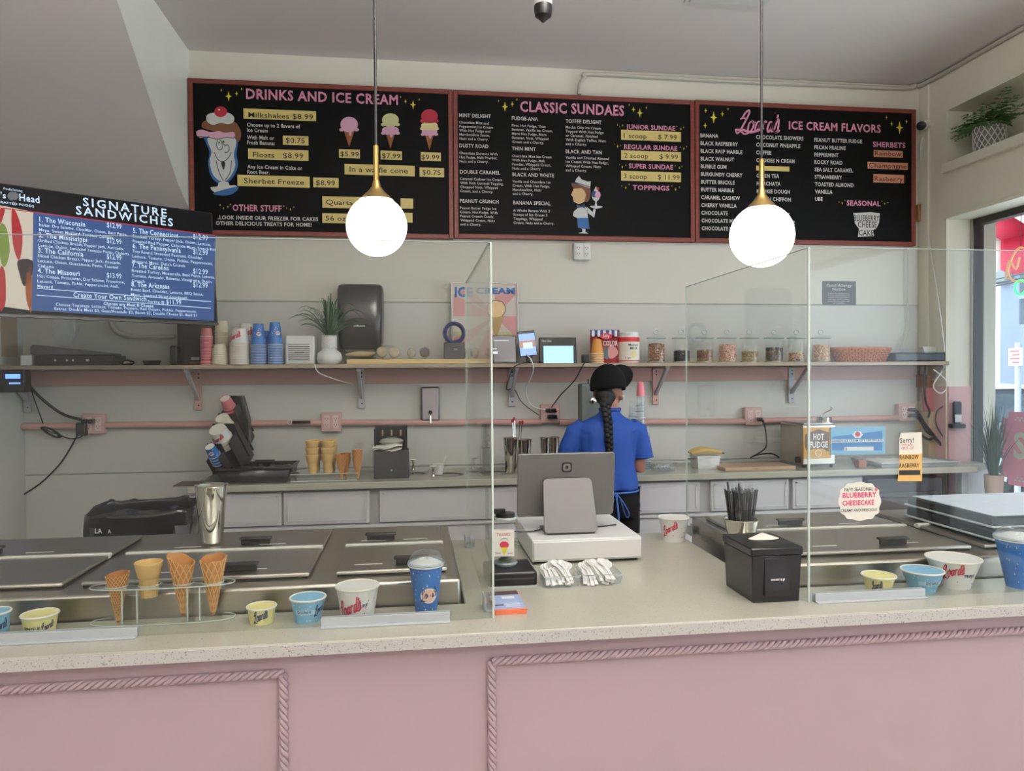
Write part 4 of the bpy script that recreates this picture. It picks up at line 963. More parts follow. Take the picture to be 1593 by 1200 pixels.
# paper towel dispenser on the wall
a, b = at(523, 545, Y=4.83), at(597, 441, Y=4.83)
t = thing('towel_dispenser', 'large dark grey rounded paper towel dispenser hanging above the shelf', 'dispenser', ((a.x + b.x) / 2, YW, a.z))
w = b.x - a.x; h = b.z - a.z
mb = MB(); nr = 10
def disp(u_, v_):
    q = v_; wd = w / 2 * (.86 + .14 * min(1, q * 3)) ; return u_
rings = []
for z, hw, d in ((0, .80, .10), (.02, .88, .14), (.12, .93, .17), (.5, .98, .175), (.9, .97, .15), (.97, .93, .13), (1., .82, .09)):
    ring = []
    for q in range(24):
        ang = PI * q / 23; cx = math.cos(ang); sy = math.sin(ang); e = .35
        ring.append((math.copysign(abs(cx) ** e, cx) * hw * w / 2, -abs(sy) ** e * d, z * h))
    rings.append(ring)
vs = [p for r_ in rings for p in r_]; fs = [(i * 24 + k, i * 24 + k + 1, (i + 1) * 24 + k + 1, (i + 1) * 24 + k) for i in range(6) for k in range(23)] + [tuple(range(23, -1, -1)), tuple(6 * 24 + k for k in range(24))]
mb.add(vs, fs); mb.build('cover', mat('smoked_dark_plastic', rgb(48, 48, 50), .22, var=.06), t)
B(-w * .4, w * .4, -.02, 0, .01, h - .01).build('back_plate', m_black, t)
B(-w * .3, w * .3, -.13, -.06, -.012, .004).build('towel_slot', m_dark, t)
q = MB(); S_ = Surf((t.location.x, YW - .178, 0), (1, 0, 0), (0, 0, 1)); put(q, S_, 'enMotion', 550, 509, 4, px1=568, bold=.03); bpy.context.view_layer.update(); inv = t.matrix_world.inverted(); q.v = [tuple(inv @ Vector(v)) for v in q.v]; q.build('maker_print', m_whitet, t, smooth=False)
# long wooden board with wrapped bakes on it
x, w, h = dims(540, 738, 559, 4.70)
wbd = tag(MB().box(-w / 2, w / 2, -.045, .19, 0, h).build('wooden_board', m_wood, bevel=.003, loc=(x, 4.71, ZS)), 'long pale wooden board lying on the shelf under wrapped cookies', 'board')
zb_ = ZS + h + .0005; m_film = clear('cling_film', (.95, .96, .96), .12, 1., base=.15)
m_bread = mat('pale_bread', rgb(196, 176, 140), .8, var=.12, scale=20); m_choc = mat('dark_cookie', rgb(70, 44, 40), .8, var=.2, scale=30)
p = at(562, 545, Y=4.80)
tag(MB().tube(spline([(-.10, 0, .03), (-.04, 0, .036), (.03, .01, .036), (.10, .015, .042)], 5), [.004 + .019 * math.sin(PI * min(1, max(0, (k + .6) / 16.2))) for k in range(16)], 10, flat=.8).build('bread_roll', m_bread, loc=(p.x, 4.82, zb_ - .0)), 'long beige roll lying at the left end of the wooden board', 'bread')
def wrapped(px, w, hh, m, label, Y=4.76, n=2):
    p = at(px, 560, Y=Y); t = thing('wrapped_cookie', label, 'cookie', (p.x, Y, zb_))
    for k in range(n):
        MB().lathe([(0, 0), (w * .40, .0), (w * .42, .012), (w * .36, .022), (0, .026)], 24, M=Matrix.Translation(((k - (n - 1) / 2) * w * .9, 0, hh * .55)) @ Matrix.Rotation(PI / 2 * .95, 4, 'X') @ Matrix.Translation((0, 0, -.012))).build('cookie', m, t)
    f = MB()
    def fn(a, b):
        A = 2 * PI * a; B_ = PI * (b - .5); n_ = noise.noise(Vector((math.cos(A) * 2, math.sin(A) * 2, b * 5 + px))) * .18 + 1
        return ((w * .5 * n * .95) * math.cos(B_) * math.cos(A) * n_, .032 * math.cos(B_) * math.sin(A) * n_, hh * .52 + hh * .5 * math.sin(B_) * n_ * .98)
    f.grid(fn, 28, 14, wrap=True); f.build('film', m_film, t, ang=180)
wrapped(604, .085, .085, m_bread, 'pair of pale bakes in crinkled film on the wooden board', n=2)
wrapped(640, .06, .07, mat('pale_cookie', rgb(190, 176, 150), .8), 'single pale wrapped cookie beside the dark one', n=1)
wrapped(661, .075, .078, m_choc, 'dark wrapped sandwich cookie left of the bladeless fan', Y=4.755, n=1)
wrapped(728, .07, .07, m_choc, 'dark wrapped sandwich cookie right of the bladeless fan', Y=4.75, n=1)
# bladeless fan
x, w, h = dims(691, 723, 533, 4.70)
t = thing('bladeless_fan', 'blue ring bladeless fan with square dark base', 'fan', (x, 4.735, zb_ + .0))
h -= (zb_ - ZS)
B(-w / 2, w / 2, -.05, .04, 0, h).build('base', m_dark, t, bevel=.004)
rr = wpx(688, 723, 515, 4.72) / 2; pts = [(rr * .86 * math.cos(a), 0, h + rr * .80 + rr * .86 * math.sin(a)) for a in [2 * PI * k / 40 for k in range(40)]]
rg = MB()
def ringf(a, b):
    A = 2 * PI * a; Bq = 2 * PI * b; r = rr * .84 + .014 * math.cos(Bq); return (r * math.cos(A), .045 * math.sin(Bq), h + rr * .86 + r * math.sin(A))
rg.grid(ringf, 48, 12, wrap=True); rg.build('ring', mat('indigo_plastic', rgb(52, 62, 110), .3), t)
MB().box(-.006, -.001, -.0515, -.05, h * .55, h * .62).box(.003, .018, -.0515, -.05, h * .56, h * .61).build('print', m_whitet, t)
# framed poster leaning on the wall
S_ = Surf((0, 4.90, 0), (1, 0, 0), (0, 0, 1)); a, b = at(703, 563, Y=4.90), at(806, 440, Y=4.90)
t = thing('poster', 'framed pink ice cream poster leaning on the wall behind the glass edge', 'poster', ((a.x + b.x) / 2, 4.90, ZS)); w = b.x - a.x; h = (b.z - ZS)
B(-w / 2, w / 2, .001, .016, 0, h).build('backing', m_white, t)
m_al = m_frame2
for q in ((-w / 2, -w / 2 + .008, 0, h), (w / 2 - .008, w / 2, 0, h), (-w / 2 + .008, w / 2 - .008, 0, .008), (-w / 2 + .008, w / 2 - .008, h - .008, h)): B(q[0], q[1], -.008, .004, q[2], q[3]).build('frame_rail', m_al, t)
B(-w / 2 + .008, w / 2 - .008, -.001, .001, .008, h - .008).build('sheet', mat('poster_sheet', rgb(204, 196, 186), .4), t)
k = Ink(t); zz = Z(640, 430, 5.31)
cx, cz = zz(690, 330)
for q in range(16):
    if q % 2: continue
    a0, a1 = q * PI / 8, (q + 1) * PI / 8
    p = [(cx, cz)] + [(max(705.5, min(803.5, cx + 90 * math.cos(a))), max(452, min(560, cz + 90 * math.sin(a)))) for a in (a0, (a0 + a1) / 2, a1)]
    poly(k[('ray_print', mat('poster_pink', rgb(206, 150, 148), .5))], S_, p[::-1], .0015)
bb = ('blue_heading', mat('poster_blue', rgb(40, 106, 168), .5))
put(k[bb], S_, 'ICE', 707.5, 461.5, 14, px1=735, bold=.09, lift=.002); put(k[bb], S_, 'CREAM', 740, 457, 9, px1=801, bold=.09, lift=.002)
sc_ = ('scoop_print', mat('poster_custard', rgb(226, 196, 150), .5)); blob(k[sc_], S_, 772, 481, 14, 13, .0022, bumps=7, amp=.04); blob(k[('dark_outline', m_ink)], S_, 772, 481, 15, 14, .0019, bumps=7, amp=.04)
poly(k[('cone_print', mat('poster_cone', rgb(170, 140, 90), .5))], S_, [(760, 492), (784, 492), (772, 528)][::-1], .0021)
poly(k[('stripe_print', mat('poster_green', rgb(190, 190, 140), .5))], S_, [(705, 516), (804, 516), (804, 522), (705, 522)][::-1], .0012)
k.done()
# tablets and phone
def slab(name, label, cat, x0, x1, y0, Y, d=.03, m=m_black, lean=.15):
    x, w, h = dims(x0, x1, y0, Y); t = thing(name, label, cat, (x, Y, ZS), rot=(-lean, 0, 0)); B(-w / 2, w / 2, 0, d, 0, h).build('case', m, t, bevel=.005); return t, w, h
t, w, h = slab('tablet', 'black tablet in a thick case left of the upright phone', 'tablet', 766, 804, 521, 4.70)
m_scr = mat('dark_screen', rgb(22, 22, 26), .12, emit=.02); B(-w / 2 + .008, w / 2 - .008, -.001, 0, .012, h - .008).build('screen', m_scr, t)
MB().box(-w / 2 + .01, w / 2 - .05, -.0016, -.001, h * .80, h * .82).box(-.075, -.045, -.0016, -.001, h * .34, h * .42).box(-.08, -.05, -.0016, -.001, h * .5, h * .53).build('screen_print', mat('screen_white_text', rgb(200, 205, 220), .4, emit=.5), t)
x, w, h = dims(809, 836, 513, 4.685)
t = thing('smartphone', 'upright phone with lit blue screen on a small stand', 'phone', (x, 4.69, ZS + .045), rot=(-.12, -.09, 0)); hh = h - .05
B(-w / 2, w / 2, 0, .01, 0, hh).build('case', m_black, t, bevel=.004); B(-w / 2 + .004, w / 2 - .004, -.0008, 0, .006, hh - .018).build('screen', mat('phone_screen', rgb(120, 150, 215), .3, emit=.7), t)
MB().box(-w / 2 + .006, w / 2 - .006, -.0014, -.0008, hh * .36, hh * .62).build('map_print', mat('phone_map', rgb(150, 110, 80), .3, emit=.5), t)
MB().box(-w / 4, w / 4 + .004, -.002, -.0014, hh * .30, hh * .54).build('popup', mat('phone_popup', rgb(170, 195, 235), .3, emit=.7), t)
tag(MB().box(-.03, .03, -.03, .04, 0, .006).box(-.012, .012, .012, .024, .006, .09).box(-.025, .025, -.008, .012, .036, .044).build('phone_stand', m_black, loc=(x, 4.70, ZS)), 'little black stand holding the upright phone', 'stand')
t, w, h = slab('tablet', 'black framed order tablet with bright pale blue screen', 'tablet', 839, 897, 525, 4.71, lean=.06)
z0 = 0; xs0, xs1 = at(846, 540, Y=4.70).x - t.location.x, at(892, 540, Y=4.70).x - t.location.x
B(xs0, xs1, -.012, 0, .001, h * .66).build('screen', mat('bright_screen', rgb(150, 205, 225), .3, emit=.75), t)
q = MB(); S_ = Surf((0, 4.71, 0), (1, 0, 0), (0, 0, 1)); put(q, S_, 'Uber Eats', 843, 532, 3.2, px1=858, bold=.04, lift=.0008); q.v = [(a - t.location.x, b - 4.71 - .001, c - ZS) for a, b, c in q.v]; q.build('lettering', m_whitet, t, smooth=False)
t = thing('charger', 'black cube charger standing on the shelf beside the order tablet', 'charger', (at(911, 560, Y=4.69).x, 4.70, ZS)); B(-.02, .02, -.02, .03, 0, .055).build('body', m_black, t, bevel=.004)
Yk = YS - .012
cable('cable', 'black cable hanging from the charger on the shelf down to the outlet', [at(911, 562, Y=4.66), at(905, 572, Y=Yk - .01), at(893, 593, Y=4.72), at(872, 615, Y=4.85), at(858, 634, Y=4.86)], .004)
cable('cable', 'white cable hanging in a curve from the upright phone', [at(819, 551, Y=4.66), at(826, 560, Y=Yk - .02), at(830, 575, Y=4.66), at(824, 592, Y=4.75), at(818, 602, Y=4.85), at(820, 618, Y=4.90), at(828, 632, Y=4.90), at(848, 638, Y=4.87)], .0045, m_white)
cable('cable', 'thin grey cable looped over the bracket beside the black tablet', [at(822, 563, Y=4.64), at(800, 571, Y=4.62), at(792, 590, Y=4.80), at(788, 606, Y=4.9), at(800, 606, Y=4.9), at(812, 626, Y=4.92), at(838, 646, Y=4.88)], .0035, m_dark)
# candy floss bag
x, w, h = dims(919, 965, 513, 4.76)
t = thing('sugar_bag', 'red and blue striped bag reading COLOR with candy floss art', 'bag', (x, 4.78, ZS))
m_bagr = mat('bag_red', rgb(150, 30, 42), .4); m_bagb = mat('bag_blue', rgb(48, 62, 130), .4)
def pouch(a, b):
    A = 2 * PI * a; e = .5; t_ = math.sin(PI * min(.5, b * .9 + .1)); d = .045 * (1 - b ** 3) + .004
    cx, sy = math.cos(A), math.sin(A); return (math.copysign(abs(cx) ** e, cx) * w / 2 * (.94 + .06 * b), math.copysign(abs(sy) ** e, sy) * d * (.8 + .2 * math.cos(PI * (b - .5))), b * h)
mb = MB(); mb.grid(pouch, 32, 14, wrap=True); mb.add([pouch(k / 32, 0) for k in range(32)], [tuple(range(31, -1, -1))]); mb.build('pouch', m_bagr, t)
k = Ink(t); S_ = Surf((0, 4.78 - .052, 0), (1, 0, 0), (0, 0, 1)); zz = Z(900, 490, 5.69)
poly(k[('blue_stripe', m_bagb)], S_, [zz(*p) for p in ((105, 133), (105, 178), (352, 178), (352, 133))], -.001)
for q in range(5): poly(k[('white_stripe', m_whc)], S_, [zz(*p) for p in ((118 + q * 50, 138), (118 + q * 50, 192), (142 + q * 50, 192), (142 + q * 50, 138))], .0005)
put(k[('white_lettering', m_whc)], S_, 'COLOR', 938, 538, 7.5, px1=961, bold=.03, lift=.003)
blob(k[('oval_print', m_rednk)], S_, *zz(245, 190), 8, 4.5, .0018); put(k[('white_lettering', m_whc)], S_, 'Silly', 938, 525, 4.5, px1=948, bold=.03, lift=.003)
blob(k[('figure_print', mat('pale_pink_print', rgb(200, 140, 140), .5))], S_, *zz(300, 330), 8, 10, .0016, bumps=3); blob(k[('figure_shadow_print', mat('blue_green_print', rgb(70, 96, 100), .5))], S_, *zz(250, 340), 6, 9, .0014, bumps=4)
k.done()
# malted milk tub
x, w, h = dims(962, 995, 517, 4.74)
t = thing('malt_tub', 'white malted milk tub with red label bands', 'tub', (x, 4.755, ZS)); r0 = w / 2
MB().lathe([(0, 0), (r0 * .96, 0), (r0, .01), (r0, h * .84), (r0 * .92, h * .88), (r0 * .90, h * .9)], 32).build('body', m_white, t)
MB().lathe([(r0 * .93, h * .88), (r0 * .93, h * .97), (r0 * .86, h), (0, h)], 32, cap=False).build('lid', m_white, t)
rf = lambda z: r0 + .0008
mb = MB().lathe([(r0 + .0006, h * .68), (r0 + .0006, h * .83)], 32, cap=False).lathe([(r0 + .0006, h * .05), (r0 + .0006, h * .08)], 32, cap=False); mb.build('red_band', mat('label_red', rgb(190, 34, 44), .5), t)
mb = MB().lathe([(r0 + .0004, h * .08), (r0 + .0004, h * .68)], 32, cap=False); mb.build('label_band', m_paper, t)
q = MB(); wrap(q, 'Malted', -80, h * .54, h * .075, rf); wrap(q, 'MILK', -76, h * .43, h * .08, rf); wrap(q, '5 gr', -110, h * .13, h * .07, rf); q.build('lettering', m_ink, t, smooth=False)
q = MB(); wrap_disc(q, -76, h * .27, .022, .026, rf); q.build('scoop_print', MATS['art_custard'], t, smooth=False)
# glass jars of toppings
cols = dict(granola=((150, 116, 88), (112, 80, 62), (178, 144, 110)), black=((34, 32, 38), (46, 44, 50), (24, 22, 26)), brown=((126, 88, 66), (104, 70, 52), (150, 108, 80)), pinkish=((196, 120, 104), (220, 184, 160), (140, 60, 56)),
            tan=((150, 128, 96), (120, 100, 74), (170, 150, 112)), candy=((60, 70, 60), (120, 90, 60), (50, 80, 120)), mix=((196, 150, 90), (60, 70, 120), (210, 170, 110)), nuts=((186, 150, 112), (160, 120, 88), (206, 176, 140)))
ICO = None
def chunk_mat(nm, i): return mat('%s_piece_%s' % (nm, 'abc'[i]), rgb(*[min(250, c_ * 1.15) for c_ in cols[nm][i]]), .6, var=.15, scale=40)
def chunk(mb, c, s, rng):
    a = [rng.uniform(-1, 1) for _ in range(3)]; R3 = Matrix.Rotation(rng.uniform(0, 6.28), 4, Vector(a).normalized() if Vector(a).length > .1 else 'X')
    q = [Vector(v) * s for v in ((1, 0, 0), (-1, 0, 0), (0, .8, 0), (0, -.8, 0), (0, 0, .7), (0, 0, -.7))]
    mb.add([R3 @ v + Vector(c) for v in q], [(0, 2, 4), (2, 1, 4), (1, 3, 4), (3, 0, 4), (2, 0, 5), (1, 2, 5), (3, 1, 5), (0, 3, 5)])
jars = [(1021, 35, 'granola', .80, 'nearly full of brown granola clusters, first in the row'), (1060, 34, 'black', .50, 'half full of black crumbs'), (1096, 34, 'brown', .52, 'half full of reddish brown crumbs, third in the row'),
        (1131, 36, 'pinkish', .76, 'full of pink and white speckled candy bits'), (1166, 35, 'tan', .46, 'less than half full of tan nuts, fifth in the row'), (1204, 37, 'candy', .62, 'of dark multicoloured candies'),
        (1239, 34, 'mix', .40, 'with a low fill of orange and blue candies'), (1277, 36, 'nuts', .74, 'nearly full of pale chopped nuts, last before the basket')]
jr = random.Random(11)
for xc, wp, nm, fill, desc in jars:
    Yj = 4.745; q = at(xc, 564, Y=Yj); r = wpx(0, wp, 560, Yj) / 2 - .002; H = (at(xc, 527, Y=Yj).z - ZS)
    t = thing('glass_jar', 'lidded glass jar ' + desc, 'jar', (q.x, Yj, ZS), group='topping jars on the shelf')
    MB().lathe([(0, .004), (r - .006, .004), (r, .0), (r, .012), (r, H * .90), (r - .008, H * .97), (r - .008, H)], 32, cap=False).build('glass_body', m_glass, t)
    MB().lathe([(0, 0), (r - .001, 0), (r + .0006, .006), (r - .001, .009)], 32, cap=False).build('glass_foot', mat('thick_glass_base', rgb(150, 160, 158), .12), t)
    L = MB().lathe([(r + .001, H), (r + .003, H + .006), (r * .8, H + .014), (r * .3, H + .024), (.006, H + .028)], 32, cap=False); L.build('glass_lid', m_glass, t)
    MB().lathe([(r + .0035, H), (r + .0042, H + .003), (r + .003, H + .006)], 32, cap=False).build('lid_rim', mat('lid_rim_glass', rgb(168, 178, 174), .1), t)
    kn = MB(); zc = H + .045; kn.tube([(.017 * math.cos(a), 0, zc + .015 * math.sin(a)) for a in [2 * PI * k / 20 for k in range(20)]], .0045, 8, closed=True); kn.build('knob', mat('knob_glass', rgb(196, 204, 200), .08, spec=.8), t)
    core = MB(); top = H * fill
    core.lathe([(0, .008), (r - .009, .008), (r - .009, top * .93), (r * .5, top * .97), (0, top)], 20, cap=False); co = core.build('contents', chunk_mat(nm, 1), t)
    for i in (0, 1, 2):
        mb = MB()
        for _ in range(230):
            if jr.random() < .8: a = jr.uniform(PI * 1.0, PI * 2.0); z = jr.uniform(.012, top * .95); rr_ = r - .008
            else: a = jr.uniform(0, 2 * PI); rr_ = (r - .012) * math.sqrt(jr.random()); z = top * (1 - .05 * rr_ / r)
            chunk(mb, (rr_ * math.cos(a), rr_ * math.sin(a), z), jr.uniform(.0035, .0065), jr)
        o = mb.build('pieces', chunk_mat(nm, i), t, smooth=False); o['kind'] = 'stuff'
# wicker basket
x, w, h = dims(1296, 1388, 542, 4.76)
t = thing('wicker_basket', 'low oval brown wicker basket between the jars and the black tray', 'basket', (x, 4.79, ZS)); m_wk = mat('wicker', rgb(176, 112, 78), .6, var=.22, scale=30)
for lv in range(7):
    z = .006 + lv * (h - .016) / 6; f = .80 + .2 * lv / 6
    for ph in (0,):
        MB().tube([((w / 2 * f + .003 * (-1) ** (k + lv)) * math.cos(2 * PI * k / 56), (.095 * f + .003 * (-1) ** (k + lv)) * math.sin(2 * PI * k / 56), z) for k in range(56)], .0055, 6, closed=True).build('woven_strand', m_wk, t)
mb = MB()
for k in range(56): a = 2 * PI * k / 56; mb.tube([(w / 2 * .8 * math.cos(a), .076 * math.sin(a), 0), (w / 2 * math.cos(a), .097 * math.sin(a), h)], .0055, 5)
mb.build('stakes', mat('dark_wicker', rgb(136, 80, 54), .6, var=.2, scale=30), t)['kind'] = 'stuff'
MB().tube([(w / 2 * 1.01 * math.cos(2 * PI * k / 56), .097 * math.sin(2 * PI * k / 56), h) for k in range(56)], .008, 8, closed=True).build('rim', m_wk, t)
MB().lathe([(0, .002), (1, .002), (1, .006), (0, .006)], 40, sx=w / 2 * .8, sy=.076, cap=False).build('bottom', m_wk, t)
# flat black tray and white box at the right end
x, w, h = dims(1386, 1472, 549, 4.75)
tag(B(-w / 2, w / 2, -.08, .12, 0, h).build('equipment_box', mat('blue_black_plastic', rgb(46, 52, 62), .4), bevel=.01, loc=(x, 4.78, ZS)), 'flat black equipment box at the right end of the shelf', 'box')
tag(MB().prism([(-.055, 0), (.06, 0), (.05, .04), (-.07, .045)], ((0, -.03, 0), (1, 0, 0), (0, 0, 1), (0, 1, 0)), .06).build('paper_box', m_white, loc=(at(1448, 550, Y=4.8).x, 4.82, ZS + h + .0005), bevel=.003), 'small white carton lying on the flat black equipment box', 'box')
# left end of the shelf
x, w, h = dims(60, 178, 553, 4.72)
t = thing('disc_player', 'black player box with buttons at the left end of the shelf', 'player', (x, 4.74, ZS)); B(-w / 2, w / 2, -.05, .16, 0, h).build('case', m_black, t, bevel=.003)
for k, (a, b) in enumerate(((.18, .2), (.30, .32), (.36, .38), (.5, .53))): B(-w / 2 + w * a * 1.3, -w / 2 + w * b * 1.3, -.052, -.05, h * .4, h * .6).build('button', m_alu, t)
a = at(50, 541, Y=4.70); b = at(172, 553, Y=4.70); dz = ZS + h + .001
tag(MB().prism([(0, 0), (b.x - a.x, 0), (b.x - a.x, .010), (0, .062), (-.012, .05), (-.012, .01)], ((a.x - x, 0, 0), (1, 0, 0), (0, 0, 1), (0, 1, 0)), .17).build('keyboard_case', mat('grey_sleeve', rgb(92, 90, 94), .5), bevel=.004, loc=(x, 4.70, dz)), 'grey wedge-shaped case lying on the black player', 'case')
x, w, h = dims(33, 50, 553, 4.70)
tag(B(-w / 2, w / 2, -.03, .05, 0, h).build('carton', m_white, bevel=.003, loc=(x, 4.72, ZS)), 'small white carton left of the black player', 'box')
x, w, h = dims(183, 208, 560, 4.70)
t = thing('tape_roll', 'small dark roll with silver core on the shelf', 'tape', (x, 4.72, ZS)); rr_ = h * .9
MB().tube([(rr_ * 1.3 * math.cos(a), 0, rr_ * .55 + rr_ * .45 * math.sin(a)) for a in [2 * PI * k / 24 for k in range(24)]], .006, 8, closed=True).build('roll', m_black, t)
MB().ball((0, 0, rr_ * .5), (rr_ * .9, .02, rr_ * .38), 14, 8).build('core', m_chrome, t)
x, w, h = dims(218, 247, 561, 4.70)
tag(MB().lathe([(0, 0), (w * .4, 0), (w * .5, h), (w * .46, h), (w * .38, .004), (0, .004)], 28, sy=.7, cap=False).build('black_dish', m_black, loc=(x, 4.74, ZS)), 'shallow black dish left of the dark boxes on the shelf', 'dish')
x, w, h = dims(264, 276, 538, 4.72)
tag(B(-w / 2, w / 2, -.03, .05, 0, h).build('speaker', m_black, bevel=.01, loc=(x, 4.74, ZS)), 'small rounded black speaker beside the tall dark box', 'speaker')
x, w, h = dims(276, 334, 500, 4.82)
t = thing('coffee_box', 'tall dark box behind the pink cup stack below the television', 'box', (x, 4.84, ZS)); B(-w / 2, w / 2, -.03, .07, 0, h).build('carton', mat('dark_print_box', rgb(48, 46, 48), .5), t, bevel=.003)
MB().box(-.03, .02, -.0312, -.03, h * .12, h * .18).box(.04, .055, -.0312, -.03, h * .12, h * .18).build('print', m_whitet, t); B(-.04, w / 2 - .01, -.0311, -.03, .004, h * .06).build('print_band', mat('brown_print', rgb(120, 80, 50), .5), t)
# hanging bag and small conduit under the television, device below the shelf
bg_ = MB()
def bagf(a, b):
    A = 2 * PI * a; r = .075 * math.sin(PI * min(1, .12 + b * .80)) ** .7 * (1 + .12 * noise.noise(Vector((math.cos(A) * 2, math.sin(A) * 2, b * 4)))); return (r * math.cos(A), r * .5 * math.sin(A), -b * .24)
bg_.grid(bagf, 28, 14, wrap=True); p = at(100, 478, Y=4.86)
tag(bg_.build('plastic_bag', m_film, loc=p, ang=180), 'clear plastic bag hanging on the wall behind the television', 'bag')
cable('conduit', 'grey conduit curving along the wall under the television', [at(168, 480, Y=4.93), at(176, 510, Y=4.93), at(200, 523, Y=4.93), at(272, 524, Y=4.93)], .014, m_wcond, 'conduit', seg=8)
p0, p1 = at(-14, 578, Y=4.6), at(34, 611, Y=4.6)
t = thing('wall_router', 'black box with blue lights under the left end of the shelf', 'router', ((p0.x + p1.x) / 2, 4.66, p1.z)); w = p1.x - p0.x; h = 1.589 - p1.z
B(-w / 2, w / 2, -.03, .05, 0, h).build('case', m_black, t, bevel=.004); m_bl = mat('blue_led', rgb(90, 130, 255), .4, emit=1.6)
B(-.02, .06, -.033, -.03, h * .62, h * .82).build('display', m_bl, t); B(.0, .06, -.033, -.03, h * .38, h * .45).build('status_light', m_bl, t)
cable('cable', 'thick black cable sweeping from the shelf bracket to the leftmost outlet', [at(30, 582, Y=4.72), at(60, 616, Y=4.86), at(95, 643, Y=4.9), at(126, 653, Y=4.88)], .009)
cable('cable', 'thin black cable with coiled bundle hanging left of the leftmost outlet', [at(48, 606, Y=4.9), at(62, 645, Y=4.92), at(72, 668, Y=4.92), at(90, 676, Y=4.9), (at(110, 683, Y=4.9)), at(126, 680, Y=4.88), at(127, 675, Y=4.88)], .004)
pc = at(79, 673, Y=4.9); tag(MB().tube(spline([pc + Vector((.045 * math.cos(a) * (1 + .1 * (k // 8)), .006 * (k % 3), .018 * math.sin(a) - .028 * math.cos(a))) for k, a in enumerate([2 * PI * q / 8 for q in range(32)])], 3), .0045, 6).build('cable_bundle', m_rubber), 'small coiled bundle of thin black cable on the left wall', 'cable')
t = thing('power_adapter', 'black power adapter hanging from the leftmost outlet', 'adapter', at(127, 668, Y=4.89)); B(-.028, .028, -.02, .025, -.04, .04).build('body', m_black, t, bevel=.005)
cable('cable', 'long thin black cable drooping to the left edge of the picture', [at(120, 678, Y=4.91), at(105, 705, Y=4.93), at(88, 728, Y=4.94), at(58, 756, Y=4.94), at(20, 777, Y=4.94), at(-20, 783, Y=4.94)], .0045)
p = at(14, 515, X=XL + .004); tag(B(0, .002, -.09, .09, -.13, .13).build('wall_notice', mat('tan_notice_paper', rgb(172, 150, 128), .8), loc=(XL + .0005, 4.80, 1.80)), 'tan paper notice on the left side wall', 'notice')

# ---- things fixed to the wall
p0, p1 = at(655, 656, Y=4.90), at(684, 602, Y=4.90); w = p1.x - p0.x; h = p1.z - p0.z
t = thing('soap_dispenser', 'rectangular steel soap dispenser on the wall under the shelf', 'dispenser', ((p0.x + p1.x) / 2, YW, p0.z))
B(-w / 2, w / 2, -.05, 0, 0, h).build('steel_case', mat('dark_edge_steel', rgb(110, 108, 106), .3, 1.), t, bevel=.012, seg=3); B(-w / 2 + .01, w / 2 - .01, -.054, -.05, .012, h - .012).build('face', mat('satin_steel_face', rgb(176, 168, 174), .35, .3), t, bevel=.003)
MB().lathe([(.013, 0), (.013, .014), (.008, .02)], 16, M=Matrix.Translation((0, -.054, h * .26)) @ Matrix.Rotation(PI / 2, 4, 'X')).build('push_button', m_black, t)
MB().cyl((0, -.06, h * .16), (0, -.068, -.01), .007).build('spout', m_chrome, t)
p = at(462, 657, Y=4.895)
t = thing('bottle_opener', 'black bottle opener hanging on the conduit beside the second outlet', 'opener', p)
MB().tube([(-.045 + .014 * math.cos(a), 0, .014 * math.sin(a)) for a in [2 * PI * k / 16 for k in range(16)]], .004, 6, closed=True).build('ring', m_alu, t)
MB().box(-.03, .085, -.006, .006, -.009, .009).build('grip', m_black, t, bevel=.004)
S_ = Surf((0, YW - .004, 0), (1, 0, 0), (0, 0, 1)); p0, p1 = at(1279.5, 474, Y=YW - .002), at(1331.5, 438, Y=YW - .002)
t = thing('allergy_notice', 'small dark grey rounded food allergy notice on the wall', 'notice', ((p0.x + p1.x) / 2, YW, p0.z)); B(-(p1.x - p0.x) / 2, (p1.x - p0.x) / 2, -.003, -.0005, 0, p1.z - p0.z).build('plate', mat('slate_plate', rgb(84, 84, 86), .5), t, bevel=.001)
k = Ink(t); lt = ('lettering', m_whitet)
put(k[lt], S_, 'Food Allergy', 1286, 446, 4, px1=1325, bold=.04, lift=.0008); put(k[lt], S_, 'Notice', 1295, 452, 4, px1=1315, bold=.04, lift=.0008)
for i, s in enumerate(['Please be advised that', 'food prepared here may', 'contain these ingredients:', 'milk, eggs, wheat, soybean,', 'peanuts, tree nuts, fish', 'and shellfish']):
    put(k[lt], S_, s, 1288 if i != 5 else 1296, 457.6 + i * 3, 1.9, px1=1322 if i != 5 else 1314, bold=.01, lift=.0008)
k.done()
# security camera by the flavours board
p = at(1440, 194, Y=4.86)
t = thing('security_camera', 'white bullet security camera with black lens beside the flavors board', 'camera', p, rot=(0, 0, 0))
d = Vector((-.85, -.45, -.3)).normalized()
MB().tube([d * .07, d * .055, d * -.05, d * -.07], [.026, .03, .03, .02], 20).build('camera_body', m_white, t); MB().tube([d * .056, d * .076, d * .08], [.0305, .0305, .024], 20).build('lens_face', m_black, t)
MB().cyl(d * -.06, (.10, .03, .02), .011).lathe([(.034, 0), (.034, .012)], 20, M=Matrix.Translation((.10, .03, .02)) @ Matrix.Rotation(PI / 2, 4, 'Y')).build('bracket', m_white, t)
cable('cable', 'white cable dropping from the security camera down the corner', [p + Vector((.03, .04, -.04)), at(1432, 230, Y=4.93), at(1436, 300, Y=4.94), at(1446, 380, X=3.655), at(1460, 470, X=3.655), at(1470, 548, X=3.655)], .005, m_white)
cable('cable', 'thin cream cable on the wall above the flat black box', [at(1412, 384, Y=4.93), at(1412, 460, Y=4.93), at(1414, 510, Y=4.93), at(1408, 530, Y=4.92), at(1402, 548, Y=4.90)], .005, m_wcond)

